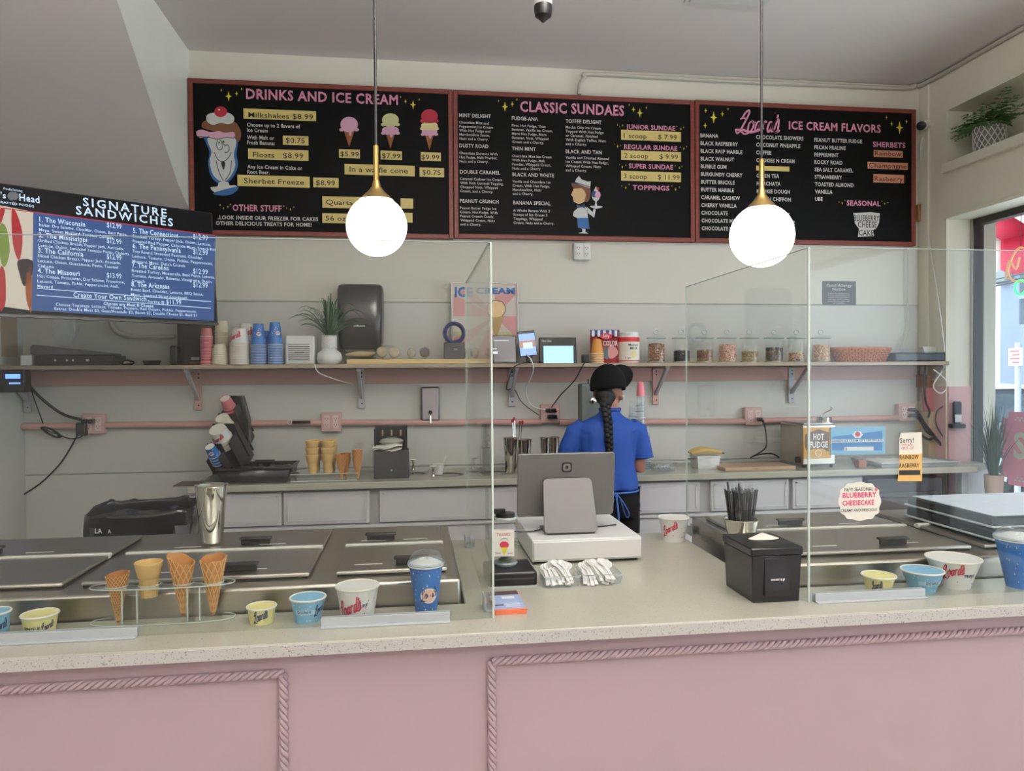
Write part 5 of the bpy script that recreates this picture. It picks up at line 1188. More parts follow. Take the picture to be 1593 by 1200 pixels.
# ================================================================ BACK COUNTER ITEMS
def on(px, py, z=CT): return at(px, py, Z=z)
m_rack = mat('black_rack_plastic', rgb(30, 30, 33), .3, var=.1)
p = on(338, 752)
t = thing('cup_rack', 'black slanted cup organiser on the left end of the back counter', 'rack', (p.x, 4.42, CT))
ax = Vector((-.20, -.62, .76)).normalized(); tubes = [((350, 620), 4.74, 18, .30), ((345, 650), 4.66, 23, .30), ((338, 668), 4.56, 29, .26), ((326, 695), 4.47, 17, .19)]
rot_ax = ax.to_track_quat('Z', 'Y').to_matrix().to_4x4()
B(-.08, .03, .05, .42, 0, .012).build('base', m_rack, t)
specs = [(m_pkcup, checks, 'pink checked', m_rimp), (m_cream, None, 'plain cream', m_cream), (m_whc, lambda t, rf, h: red_logo(t, rf, h, -80), 'large white', m_cream), (m_bluec, blue_logo(-70), 'blue starry', m_rimb)]
for i, ((px, py), Y, wp, L) in enumerate(tubes):
    top = at(px, py, Y=Y); r = wpx(0, wp, py, Y) / 2 / .84; base = top - ax * L - Vector(t.location)
    M_ = Matrix.Translation(base) @ rot_ax
    for s in (-1, 1): MB().box(s * (r + .012) - .003, s * (r + .012) + .003, -r * .9, r * .7, -.06 * (i < 3) - .0, L - .095 + .03 * (s > 0), M=M_).build('side_plate', m_rack, t)
    MB().box(-r - .012, r + .012, r + .004, r + .010, -.04, L - .02, M=M_).build('channel_back', m_rack, t)
    MB().box(-r - .012, r + .012, -r - .005, r + .008, -.008, 0, M=M_).build('channel_floor', m_rack, t)
    m, deco, nm, rm = specs[i]
    for k in range(4):
        c = inv_cup('%s cup %s in the black slanted rack' % (nm, 'on top of its slot' if k == 3 else 'nested under the top one'), m, r, r * .84, .07, 'cups in the slanted rack', rm)
        if k == 3 and deco: deco(c, (lambda z, r=r: r + (r * .84 - r) * z / .07), .07)
        c.location = top - ax * (.07 + (3 - k) * .022); c.rotation_euler = rot_ax.to_euler()
mb = MB(); mb.prism([(at(x, y, Y=4.83).x - t.location.x, max(.001, at(x, y, Y=4.83).z - CT)) for x, y in ((350, 735), (386, 735), (387, 655), (376, 616), (367, 616), (372, 650), (362, 700))], ((0, 4.83 - 4.42, 0), (1, 0, 0), (0, 0, 1), (0, 1, 0)), .08); mb.build('end_plate', m_rack, t, bevel=.002)
q = on(325, 751)
tag(B(-.16, .13, -.03, .14, 0, .006).build('counter_mat', mat('brown_black_mat', rgb(70, 58, 48), .5, var=.2), loc=(q.x, 4.43, CT + .0005)), 'dark brown mat under the front of the cup rack', 'mat')
# black bus tub
a, b = on(352, 749), on(440, 747)
t = thing('serving_tub', 'black plastic tub with lidded tray inside, between rack and cones', 'tub', ((a.x + b.x) / 2 + .02, 4.46, CT)); w = (b.x - a.x) * 1.12
mb = MB()
def wallq(x0, x1, y0, y1, z0, z1, ex):
    mb.add([(x0, y0, z0), (x1, y0, z0), (x1, y1, z0), (x0, y1, z0), (x0 - ex, y0 - ex, z1), (x1 + ex, y0 - ex, z1), (x1 + ex, y1 + ex, z1), (x0 - ex, y1 + ex, z1)], [(3, 2, 1, 0), (0, 1, 5, 4), (1, 2, 6, 5), (2, 3, 7, 6), (3, 0, 4, 7)])
wallq(-w / 2, w / 2, 0, .30, .0, .085, .02); mb.build('tub', m_black, t, solid=.005)
MB().box(-w / 2 - .025, w / 2 + .025, -.028, -.018, .08, .092).box(-w / 2 - .025, w / 2 + .025, .318, .328, .08, .092).box(-w / 2 - .028, -w / 2 - .016, -.02, .32, .08, .092).box(w / 2 + .016, w / 2 + .028, -.02, .32, .08, .092).build('rim', m_black, t, bevel=.002)
for y in (-.02, .325): B(-.06, .06, y - .016, y + .01, .088, .10).build('handle', m_black, t, bevel=.003)
mb = MB(); mb.grid(lambda a, b: (-w / 2 + .01 + a * (w - .02), .01 + b * .28, .07 + .02 * noise.noise(Vector((a * 7, b * 5, 1)))), 24, 18); mb.build('black_bag_lining', mat('shiny_black_bag', rgb(28, 28, 30), .15, bump=.4, bscale=30), t)

# ---- cones
m_cake = mat('cake_cone', rgb(214, 178, 118), .8, var=.06, scale=20); m_sugar = mat('sugar_cone', rgb(176, 116, 62), .75, var=.12, scale=25); m_waf = mat('waffle_cone', rgb(190, 132, 74), .75, var=.12, scale=25)
def cake_cone(r=.028, h=.075):
    t = thing('cake_cone', 'x', 'cone')
    MB().lathe([(0, .001), (r * .58, 0), (r * .66, h * .52), (r * .70, h * .55), (r * .78, h * .58), (r * .98, h * .92), (r * 1.02, h * .97), (r, h), (r * .93, h), (r * .88, h * .93), (r * .7, h * .66), (0, h * .62)], 36, cap=False).build('wafer', m_cake, t)
    mb = MB()
    for k in range(14):
        a = 2 * PI * k / 14; mb.tube([(r * .585 * math.cos(a), r * .585 * math.sin(a), .002), (r * .665 * math.cos(a), r * .665 * math.sin(a), h * .52)], .0007, 4)
    for z in (.15, .3, .45): mb.tube([(r * (.585 + .09 * z) * math.cos(2 * PI * k / 28), r * (.585 + .09 * z) * math.sin(2 * PI * k / 28), h * z) for k in range(28)], .0007, 4, closed=True)
    mb.build('wafer_ribs', m_cake, t); return t
def rolled_cone(name, m, r, h, slant=0., nu=72, nv=44, cells=16, rib=.0012, tipw=.04, wave=0.):
    """rolled wafer: a spiral sheet with a raised lattice, tip at z=0"""
    t = thing(name, 'x', 'cone')
    def outer(a, b, off=0.):
        A = a * 2 * PI * 1.12 - .4; zz = b; rad = r * (tipw + (1 - tipw) * b) + .0022 * a - off
        g = max(math.cos(cells * (a * 1.12) * PI + b * cells * .9), math.cos(cells * (a * 1.12) * PI - b * cells * .9)); rad += 0
        z = h * zz * (1 + slant * math.cos(A - .2) * b) + wave * math.sin(5 * A) * b * b
        return (rad * math.cos(A), rad * math.sin(A), z)
    mb = MB(); mb.grid(lambda a, b: outer(a, b), nu, nv); mb.build('outer_wafer', m, t)
    rb = MB(); rm = mat('pale_wafer_rib', rgb(216, 172, 116), .8, var=.08, scale=30)
    def on_cone(a, b):
        A = a * 2 * PI * 1.12 - .4; rad = r * (tipw + (1 - tipw) * b) + .0022 * a + .0006
        return Vector((rad * math.cos(A), rad * math.sin(A), h * b * (1 + slant * math.cos(A - .2) * b) + wave * math.sin(5 * A) * b * b))
    for fam in (-1, 1):
        for q in range(cells):
            seg_ = []
            for i in range(23):
                b = i / 22; a = (q / cells + fam * b * (.30 if cells < 14 else .45))
                if 0 <= a <= 1 and b > .04: seg_.append(on_cone(a, b))
                elif len(seg_) > 1: rb.tube(seg_, rib * .62, 4); seg_ = []
                a2 = a + 1 if a < 0 else a - 1
            if len(seg_) > 1: rb.tube(seg_, rib * .62, 4)
            seg_ = []
            for i in range(23):
                b = i / 22; a = (q / cells + fam * b * (.30 if cells < 14 else .45)); a2 = a + 1 if a < 0 else a - 1
                if 0 <= a2 <= 1 and b > .04: seg_.append(on_cone(a2, b))
            if len(seg_) > 1: rb.tube(seg_, rib * .62, 4)
    rb.build('wafer_ribs', rm, t)
    mb = MB(); mb.grid(lambda a, b: outer(1 - a, b, .0022), 36, 8); mb.build('inner_wafer', m, t)
    mb = MB(); mb.grid(lambda a, b: outer(a, 1.0, .0022 * b), nu, 1); mb.build('cut_edge', m, t)
    return t
# stand on the back counter with stacked cones
q = on(512, 741)
t = thing('cone_stand', 'low clear acrylic cone stand on the back counter', 'stand', (q.x, 4.47, CT)); wst = wpx(462, 566, 735, 4.5)
for z in (.004, .045): MB().box(-wst / 2, wst / 2, -.02, .13, z, z + .004).build('shelf_plate', m_acr, t)
for x in (-wst / 2, wst / 2): MB().box(x - .002, x + .002, -.02, .13, .0, .05).build('acrylic_side', m_acr, t)
MB().box(-wst / 2, wst / 2, -.022, -.020, .045, .049).box(-wst / 2, wst / 2, -.022, -.020, .004, .008).build('polished_edge', m_acre, t)
first = None; rows = [('front left', 486, 4.475), ('rear left', 491, 4.55), ('front right', 510, 4.475), ('rear right', 515, 4.55)]
for nm, px, Y in rows:
    for k in range(3):
        c = cake_cone(.040, .112) if first is None else dup(first); first = first or c
        x = at(px, 720, Y=Y).x; c.location = (x, Y, CT + .0495 + k * .040)
        c['label'] = '%s cake cone in the %s stack of the back counter stand' % (['bottom', 'middle', 'top'][k], nm); c['group'] = 'cake cones on the back counter'
first = None
for nm, px, Y, n, z in (('left', 531, 4.46, 2, -.03), ('middle', 538, 4.50, 2, -.026), ('right', 556, 4.47, 3, -.03)):
    for k in range(n):
        c = rolled_cone('sugar_cone', m_sugar, .030, .135, nu=40, nv=22, cells=14, rib=.0009) if first is None else dup(first); first = first or c
        c.location = (at(px, 720, Y=Y).x, Y, CT + .049 - .045 + k * .022)
        c['label'] = '%s sugar cone of the %s group on the back counter' % (['lowest', 'next', 'top'][k] if n == 3 else ['lower', 'upper'][k], nm); c['group'] = 'sugar cones on the back counter'
# towel box
a, b = on(585, 736), on(637, 735); w = b.x - a.x
t = thing('napkin_dispenser', 'black open fronted paper towel box on the back counter', 'dispenser', ((a.x + b.x) / 2, 4.52, CT)); zt = lambda y, Y=4.52: at(610, y, Y=Y).z - CT
B(-w / 2, w / 2, 0, .14, 0, zt(701)).build('lower_box', m_dark, t, bevel=.004)
B(-w / 2 + .004, w / 2 - .01, .10, .15, zt(701), zt(664)).build('back_panel', m_black, t, bevel=.004)
B(-w / 2 + .004, -w / 2 + .012, .0, .10, zt(701), zt(668)).box(w / 2 - .018, w / 2 - .010, .0, .10, zt(701), zt(668)).build('side_panel', m_black, t)
for x in (-.055, .0, .055): B(x - .005, x + .005, .097, .10, zt(680), zt(671)).build('slot', MATS['tan_notice_paper'], t)
MB().ball((0, .06, zt(688)), (.075, .05, .022), 24, 10).build('towel_roll', mat('grey_white_roll', rgb(176, 176, 166), .8), t)
mb = MB(); mb.grid(lambda a, b: (-w / 2 - .01 + a * (w - .03), -.012 + .10 * b, zt(698) + .018 * math.sin(b * 2.2) + .012 * a + .006 * math.sin(a * 9 + b * 4)), 18, 8); mb.build('paper_towel', m_paper, t, solid=.004)
mb = MB(); mb.grid(lambda a, b: (-w / 2 + .005 + a * (w - .05), -.008 + .09 * b, zt(702) + .008 + .010 * b + .008 * math.sin(a * 7 + b * 4)), 18, 8); mb.build('paper_towel', m_paper, t, solid=.004)
MB().prism([(-.006, 0), (.006, 0), (0, .012)], ((-.0, -.0015, zt(733)), (1, 0, 0), (0, 0, 1), (0, -1, 0)), .001).build('mark', m_alu, t)
# dipper wells and taps let into the worktop
def well(px, py, w, label, m=m_chrome):
    q = on(px, py); t = thing('dipper_well', label, 'sink', (q.x, q.y, CT)); r = wpx(0, w, py, q.y) / 2
    MB().lathe([(r * .92, .0025), (r * 1.0, .0), (r * 1.02, .003), (r * .98, .006), (r * .90, .004)], 36, sy=.75, cap=False).build('rim', m, t)
    MB().lathe([(r * .93, .0012), (r * .5, .0012), (0, .0012)], 36, sy=.75, cap=False).build('water', mat('well_interior', rgb(78, 72, 64), .1, .6), t)
    return t, r
t, r = well(643, 738, 50, 'round steel dipper well in front of the towel box')
t, r = well(699, 739, 52, 'round steel dipper well behind the glass edge'); well(768, 736, 56, 'round brown-tinted sink hole left of the steel shaker cups')
def tap(px, py, label, h=.07):
    q = on(px, py); t = thing('tap', label, 'tap', (q.x, q.y, CT))
    MB().cyl((0, 0, 0), (0, 0, h), .008).build('stem', m_chrome, t); MB().cyl((-.02, 0, h), (.02, 0, h), .005).build('cross_handle', m_chrome, t, bevel=.001)
    MB().lathe([(.016, 0), (.012, .01)], 16).build('base', m_chrome, t)
    MB().tube(spline([(0, 0, h * .6), (0, -.03, h * .75), (0, -.055, h * .5), (0, -.055, h * .35)], 4), .005, 8).build('spout', m_chrome, t); return t
tap(643, 732, 'small steel tap with cross handle beside the towel box'); tap(674, 741, 'small steel tap between the two dipper wells', .06)
c, rf = cup('paper_cup', 'small white cup with a spoon in it between the dipper wells', (at(682, 728, Y=4.66).x, 4.66, CT + .0005), .036, .028, .062, m_whc)
p = Vector(c.location)
tag(MB().tube([(.0, 0, .015), (.05, .01, .105)], .003, 6).ball((-.004, 0, .012), (.012, .008, .005), 10, 6).build('spoon', m_white, loc=p + Vector((0, 0, .006))), 'white plastic spoon leaning out of the small white cup', 'spoon')
tag(MB().lathe([(.05, 0), (.052, .01), (.048, .01)], 24, cap=True).build('steel_lid', m_alu, loc=(at(655, 733, Y=4.72).x, 4.80, CT)), 'round steel lid lying behind the first dipper well', 'lid')
# steel shaker cups
def shaker(name, label, loc, h, rt, rb, group=None):
    t = thing(name, label, 'cup', loc, 0, group)
    MB().lathe([(0, .002), (rb * .9, .0), (rb, .004), (rt, h - .004)], 40, cap=False).build('body', m_chrome, t)
    MB().lathe([(rt - .0015, h - .002), (rb - .001, .01), (0, .008)], 40, cap=False).build('inner_wall', m_steel, t)
    MB().lathe([(rt - .002, h - .005), (rt + .002, h - .004), (rt + .003, h - .001), (rt, h + .001), (rt - .003, h - .001)], 40, cap=False).build('rolled_rim', m_chrome, t)
    return t
for px, w, ty, Y, nm in ((794, 26, 681, 4.62, 'leftmost, dark tinted'), (817, 24, 684, 4.60, 'second'), (848, 20, 681, 4.62, 'third'), (862, 20, 680, 4.68, 'rightmost')):
    x = at(px, 720, Y=Y).x; hh = at(px, ty, Y=Y).z - CT; shaker('shaker_cup', 'steel shaker cup on the back counter left of the worker, ' + nm, (x, Y, CT), hh, wpx(0, w, 700, Y) / 2, wpx(0, w, 700, Y) * .36, 'steel shaker cups')
for i, (px, py) in enumerate(((797, 655), (800, 652), (809, 658), (813, 657))):
    a = at(px, py, Y=4.62); b = Vector((at(804, 700, Y=4.62).x + (i - 2) * .004, 4.62 + .006 * i, CT + .03))
    t = thing('mixing_spindle', 'thin steel spindle with red tip standing in a shaker cup, number %s from the left' % ['one', 'two', 'three', 'four'][i], 'spindle', b, group='red tipped spindles')
    MB().tube([(0, 0, 0), a - b], .0028, 6).build('rod', m_chrome, t); MB().ball(tuple(a - b), (.008, .008, .012), 10, 8).build('red_tip', mat('red_rubber', rgb(150, 30, 34), .5), t)
# drink mixer
a, b = at(906, 720, Y=4.70), at(930, 597, Y=4.70)
t = thing('drink_mixer', 'grey upright drink mixer behind the worker', 'mixer', ((a.x + b.x) / 2, 4.72, CT)); w = b.x - a.x; h = b.z - CT
B(-w / 2, w / 2 + .05, 0, .12, .04, h).build('column', mat('mixer_grey', rgb(92, 98, 96), .35, var=.05), t, bevel=.012, seg=3)
B(-w / 2 - .01, w / 2 + .07, -.12, .14, 0, .04).build('base', MATS['mixer_grey'], t, bevel=.008)
MB().lathe([(.022, 0), (.022, .012), (.012, .018)], 20, M=Matrix.Translation((w * .25, -.0, h * .80)) @ Matrix.Rotation(PI / 2, 4, 'X')).build('knob', m_chrome, t)
MB().cyl((0, .03, h), (0, .03, h + .03), .005).build('switch', m_black, t)
# stacks of clear dome cups at the worker's right
m_pet = clear('clear_cup_plastic', (.95, .97, .98), .05, .9, base=.05)
for px, ty, by, wp, nm, n in ((984, 625, 718, 15, 'left', 10), (997, 608, 718, 17, 'middle, with a pink dome on top', 12), (1006, 660, 716, 14, 'right', 8)):
    Y = 4.62 + .05 * (px == 984); x = at(px, 700, Y=Y).x; z1 = at(px, ty, Y=Y).z - CT; r = wpx(0, wp, 700, Y) / 2; hc = .10; st = (z1 - hc) / (n - 1)
    for k in range(n):
        m = m_pet
        t = thing('clear_cup', '%s clear cup beside the worker, %s stack' % ('topmost' if k == n - 1 else 'nested', nm.split(',')[0]), 'cup', (x, Y, CT + k * st), group='clear cups, stack ' + nm.split(',')[0])
        MB().lathe([(r, 0), (r * .78, hc), (0, hc)], 24, cap=False).build('body', m, t)
        MB().lathe([(r, 0), (r + .003, .001), (r + .003, .004), (r, .005)], 24, cap=False).build('rim', mat('frosted_rim', rgb(196, 206, 214), .3), t)
    if px == 997: tag(MB().lathe([(r * .9, 0), (r * .92, .015), (r * .85, .06), (r * .6, .088), (0, .098)], 24, cap=False).build('pink_dome_cup', mat('pink_tint', rgb(236, 140, 152), .4), loc=(x, Y, CT + z1 - .035)), 'pink topped cup on the tallest clear stack beside the worker', 'cup')
# clear clamshell, tub with bananas
q = on(1025, 722); t = thing('clear_tub', 'low clear plastic tub right of the worker on the back counter', 'tub', (at(1030, 720, Y=4.6).x, 4.56, CT)); mb = MB(); wallq.__globals__['mb'] = mb
wallq(-.07, .07, 0, .12, 0, .05, .012); mb.build('tub', m_pet, t, solid=.003); MB().box(-.086, .086, -.014, .134, .05, .054).build('lid', m_pet, t, bevel=.002)
mb = MB(); mb.grid(lambda a, b: (-.06 + a * .12, .01 + b * .10, .012 + .022 * abs(noise.noise(Vector((a * 9, b * 7, 4))))), 16, 12); mb.build('contents', m_white, t)
a, b = at(1086, 720, Y=4.6), at(1118, 720, Y=4.6); q = (a + b) / 2
t = thing('white_tub', 'white plastic food tub under the bananas', 'tub', (q.x, 4.60, CT)); mb = MB(); wallq.__globals__['mb'] = mb
wallq(-.068, .068, 0, .12, 0, .075, .008); mb.build('tub', m_white, t, solid=.004, bevel=.003); MB().box(-.08, .08, -.012, .132, .074, .084).build('rim', m_white, t, bevel=.003)
MB().box(-.13, -.075, .02, .04, .062, .070).build('spoon_handle', m_chrome, t)
m_ban = mat('banana_peel', rgb(206, 170, 92), .6, var=.12, scale=14); m_bt = mat('banana_tip', rgb(84, 66, 44), .7)
for k, (dy, dz, L) in enumerate(((.0, .0, 1.0), (.045, .004, .92), (.09, .0, .86))):
    t = thing('banana', 'yellow banana lying on the white tub, %s' % ['front one', 'middle one', 'rear one'][k], 'banana', (q.x - .005, 4.61 + dy, CT + .0845), group='bananas on the white tub')
    P_b = spline([(-.105 * L, 0, .016), (-.05 * L, 0, .030), (.0, 0, .034), (.05 * L, 0, .028), (.10 * L, 0, .006 + .012)], 4); n = len(P_b)
    MB().tube(P_b, [max(.004, .0185 * math.sin(PI * (k2 + 1.3) / (n + 1.6)) ** .5) for k2 in range(n)], 8).build('peel', m_ban, t); MB().tube([P_b[-1], P_b[-1] + Vector((.018, 0, -.004))], [.005, .004], 6).build('stalk', m_bt, t); MB().ball(tuple(P_b[0]), .006, 8, 6).build('tip', m_bt, t)
a, b = at(1128, 726, Y=4.47), at(1238, 725, Y=4.47)
tag(B(0, b.x - a.x, 0, .22, 0, .022).build('chopping_board', mat('brown_board', rgb(188, 158, 132), .5, var=.12, scale=6, stretch=(1, 12, 12)), bevel=.004, loc=(a.x, 4.47, CT)), 'wooden chopping board left of the hot fudge warmer', 'board')
cable('cable', 'black power cable from the outlet down behind the chopping board', [at(1180, 653, Y=4.86), at(1188, 658, Y=4.84), at(1192, 680, Y=4.82), at(1190, 698, Y=4.80), at(1168, 712, Y=4.76), at(1178, 708, Y=4.82), at(1200, 706, Y=4.86), at(1212, 712, Y=4.86)], .005)
# fudge warmer, ladle
a, b = at(1249, 722, Y=4.52), at(1300, 722, Y=4.52)
t = thing('fudge_warmer', 'square steel hot fudge warmer behind the yellow sign', 'warmer', (a.x, 4.52, CT)); w = b.x - a.x; h = at(1230, 662, Y=4.52).z - CT
B(0, w, 0, .30, .02, h).build('steel_box', m_steel, t, bevel=.006); B(.01, w - .01, .01, .29, h, h + .012).build('lid', m_lid, t, bevel=.004)
for x in (.02, w - .02): MB().cyl((x, .02, 0), (x, .02, .02), .01).build('foot', m_black, t)
MB().lathe([(.05, 0), (.05, .03), (.046, .035), (0, .035)], 24, c=(w * .9, .1, h + .012)).build('jar_lid', m_chrome, t)
MB().cyl((0, .05, .05), (-.02, .05, .05), .02).build('dial', m_black, t)
a = on(1262, 700, z=1.15)
t = thing('ladle', 'steel ladle handle rising from the hot fudge warmer', 'ladle', (at(1272, 662, Y=4.65).x, 4.65, CT + h + .013))
MB().tube(spline([(0, 0, 0), (.04, 0, .05), (.10, 0, .08), (.095, 0, .095)], 5), .004, 8).build('handle', m_chrome, t)
def card(name, label, cat, x0, x1, y0, y1, Y, m, lean=0., th=.004):
    a, b = at(x0, y1, Y=Y), at(x1, y0, Y=Y); t = thing(name, label, cat, ((a.x + b.x) / 2, Y, a.z)); B(-(b.x - a.x) / 2, (b.x - a.x) / 2, 0, th, 0, b.z - a.z).build('card', m, t, bevel=.0015); return t
m_fy = mat('fudge_yellow', rgb(206, 158, 78), .5, var=.05); m_fb = mat('fudge_brown', rgb(104, 84, 74), .5)
YF = 4.505; t = card('hot_fudge_sign', 'yellow and brown HOT FUDGE sign on the steel warmer', 'sign', 1250, 1293, 665, 714, YF, m_fy); S_ = Surf((0, YF - .0005, 0), (1, 0, 0), (0, 0, 1)); k = Ink(t); zz = Z(1180, 620, 5.31)
poly(k[('brown_field', m_fb)], S_, [zz(*p) for p in ((412, 285), (495, 255), (580, 280), (580, 440), (530, 415), (460, 415), (400, 440), (385, 400), (385, 300))], .0008)
put(k[('lettering', m_whc)], S_, 'HOT', *zz(452, 343), 9, px1=zz(540, 0)[0], bold=.06, lift=.0015); put(k[('lettering', m_whc)], S_, 'FUDGE', *zz(422, 408), 9, px1=zz(572, 0)[0], bold=.06, lift=.0015)
blob(k[('roundel', m_whc)], S_, *zz(494, 452), 4.6, 5, .0012); blob(k[('roundel_center', m_fy)], S_, *zz(494, 452), 3.6, 4, .0016); k.done()
t = card('gift_card_sign', 'blue gift certificate sign beside the hot fudge sign', 'sign', 1292, 1377, 664, 708, YF - .006, mat('sign_light_blue', rgb(120, 178, 206), .5)); S_ = Surf((0, YF - .0065, 0), (1, 0, 0), (0, 0, 1)); k = Ink(t)
mbl = ('blue_field', mat('sign_blue', rgb(50, 118, 178), .5)); poly(k[mbl], S_, [zz(*p) for p in ((608, 318), (1022, 268), (1022, 335), (608, 335))], .0008); poly(k[mbl], S_, [zz(*p) for p in ((608, 368), (1022, 362), (1022, 430), (608, 430))], .0008)
for i in range(22): poly(k[('checker_print', m_ltbl)], S_, [zz(600 + i * 20, 240), zz(610 + i * 20, 240), zz(610 + i * 20, 262), zz(600 + i * 20, 262)], .0009)
poly(k[('white_strip', m_whc)], S_, [zz(*p) for p in ((598, 343), (1030, 335), (1030, 358), (598, 364))], .0012); put(k[('dark_lettering', m_bluink)], S_, "LOARD'S ICE CREAM GIFT CERTIFICATE", *zz(606, 361), 3, px1=zz(1024, 0)[0], bold=.05, lift=.0016)
blob(k[('emblem', m_whc)], S_, *zz(818, 300), 7.5, 5.5, .0012, bumps=6); blob(k[('emblem_center', m_rednk)], S_, *zz(818, 296), 3.6, 3.4, .0016)
poly(k[('white_strip', m_whc)], S_, [zz(*p) for p in ((708, 402), (950, 398), (950, 430), (708, 434))], .0012); put(k[('dark_lettering', m_bluink)], S_, '$', *zz(716, 428), 4, lift=.0018); k.done()
tag(B(-.028, .028, 0, .05, 0, .055).build('wood_block', mat('red_brown_block', rgb(150, 104, 86), .6, var=.1), bevel=.004, loc=(at(1341, 715, Y=4.47).x, 4.46, CT)), 'small red-brown block on the back counter below the gift sign', 'block')
a, b = at(1362, 716, Y=4.5), at(1484, 717, Y=4.5)
t = thing('sheet_tray', 'grey tray lined with white paper near the right end of the back counter', 'tray', ((a.x + b.x) / 2, 4.52, CT)); w = b.x - a.x
mb = MB(); wallq.__globals__['mb'] = mb; wallq(-w / 2 + .02, w / 2 - .02, -.06, .26, .002, .03, .015); mb.build('tray', m_alu, t, solid=.004); MB().box(-w / 2, w / 2, -.08, -.074, .024, .034).box(-w / 2, w / 2, .274, .28, .024, .034).build('rim', m_alu, t, bevel=.002)
mb = MB(); mb.grid(lambda a, b: (-w / 2 + .03 + a * (w - .06), -.05 + b * .29, .02 + .012 * abs(noise.noise(Vector((a * 8, b * 6, 2))))), 22, 14); mb.build('paper_liner', m_paper, t)
# cartons and bucket at the right end
a, b = at(1440, 715, Y=4.82), at(1478, 640, Y=4.82); w = b.x - a.x
h1 = b.z - CT; tag(B(-w / 2, w / 2, -.05, .10, 0, h1).build('cream_carton', mat('cream_carton', rgb(196, 182, 156), .8, var=.06), bevel=.003, loc=((a.x + b.x) / 2, 4.84, CT + .0005)), 'tall cream carton behind the cables at the right end of the counter', 'box')
t = thing('pink_bucket', 'pink plastic bucket standing on the cream carton', 'bucket', ((a.x + b.x) / 2, 4.86, CT + h1 + .001)); h2 = at(1460, 603, Y=4.82).z - CT - h1
MB().lathe([(0, .002), (w * .40, 0), (w * .47, h2), (w * .45, h2), (w * .39, .006), (0, .006)], 32, sy=.75, cap=False).build('body', mat('pink_plastic', rgb(206, 128, 138), .4), t); MB().lathe([(w * .47, h2 - .006), (w * .49, h2 - .003), (w * .47, h2)], 32, sy=.75, cap=False).build('rim', MATS['pink_plastic'], t)
z3 = CT + h1 + h2 + .002; h3 = min(1.588, at(1460, 583, Y=4.82).z) - z3
if h3 > .02: tag(B(-w / 2 + .01, w / 2 - .01, -.05, .08, 0, h3 - .002).build('brown_carton', mat('brown_carton', rgb(150, 112, 92), .8), bevel=.002, loc=((a.x + b.x) / 2, 4.86, z3)), 'small brown carton wedged between the pink bucket and the shelf', 'box')
for i, (pts, r_, m, d) in enumerate(((((1413, 638), (1425, 640), (1440, 662), (1462, 690), (1486, 716)), .011, m_rubber, 'thick black cable running diagonally down from the right end outlet'),
    (((1413, 648), (1428, 650), (1442, 672), (1452, 678), (1445, 684), (1432, 676)), .009, m_rubber, 'thick black cable coiling below the right end outlet'),
    (((1478, 566), (1484, 590), (1482, 610), (1472, 628), (1458, 640), (1456, 660), (1470, 685), (1476, 700)), .005, m_dark, 'thin grey cable winding down beside the pink bucket'),
    (((1440, 568), (1438, 600), (1440, 625), (1446, 640), (1444, 650)), .007, m_rubber, 'black cable hanging straight behind the last shelf bracket'),
    (((1478, 560), (1490, 600), (1486, 640), (1490, 665), (1489, 690), (1500, 715)), .004, m_dark, 'thin grey cable hanging past the wall handset'),
    (((1452, 575), (1470, 590), (1472, 605), (1462, 612), (1452, 600), (1466, 578)), .004, m_white, 'white cable loop under the right end of the shelf'))):
    cable('cable', d, [at(x, y, Y=4.74 - .01 * i) for x, y in pts], r_, m)
p = at(1493, 662, Y=4.62)
t = thing('wall_handset', 'black handset with pale label in a wall cradle on the pink pillar', 'phone', (p.x, 4.672, p.z)); hs = at(1493, 625, Y=4.62).z - p.z
B(-.05, .05, -.05, 0, -.02, .01).build('cradle', m_black, t, bevel=.005); MB().box(-.03, .03, -.04, -.012, .011, hs).build('handset', m_black, t, bevel=.012, seg=3); B(-.026, .022, -.042, -.04, .02, hs * .45).build('label_plate', MATS['label_white'] if 'label_white' in MATS else m_white, t)

# ================================================================ WINDOW SIDE
# grass plant on the ledge
p = at(1546, 775, Z=.6815); px_ = min(p.x, 3.80); p = at(1546, 776, X=3.76)
t = thing('potted_grass', 'tall grass plant in a pale ribbed pot on the window ledge', 'plant', (3.76, p.y, .681)); rp_ = .058
hp = max(.10, at(1546, 737, X=3.80).z - .681)
MB().lathe([(0, 0), (rp_ * .8, 0), (rp_, hp), (rp_ * .9, hp), (rp_ * .85, hp * .85), (0, hp * .85)], 32, cap=False).build('pot', mat('pale_terracotta', rgb(206, 184, 172), .7, bump=.3, bscale=50), t)
MB().lathe([(rp_ * .86, hp * .86), (0, hp * .9)], 24, cap=False).build('soil', m_blackm, t)
mb = MB(); r3 = random.Random(5); H = at(1540, 610, X=3.80).z - .681
for k in range(190):
    a = r3.uniform(0, 2 * PI); o_ = r3.uniform(.0, .17) * (1 if math.cos(a) < .3 else .45); hh = H * r3.uniform(.72, 1.05) * (1 - o_); d = Vector((math.cos(a), math.sin(a), 0)); p0 = d * .02 + Vector((0, 0, hp * .85))
    mb.add(*blade(p0, p0 + d * o_ * .25 + Vector((0, 0, (hh - hp) * .6)), p0 + d * o_ + Vector((0, 0, hh - hp)), .006, 4))
o = mb.build('grass_blades', mat('deep_green_grass', rgb(50, 78, 58), .5, var=.25, scale=10), t); o['kind'] = 'stuff'
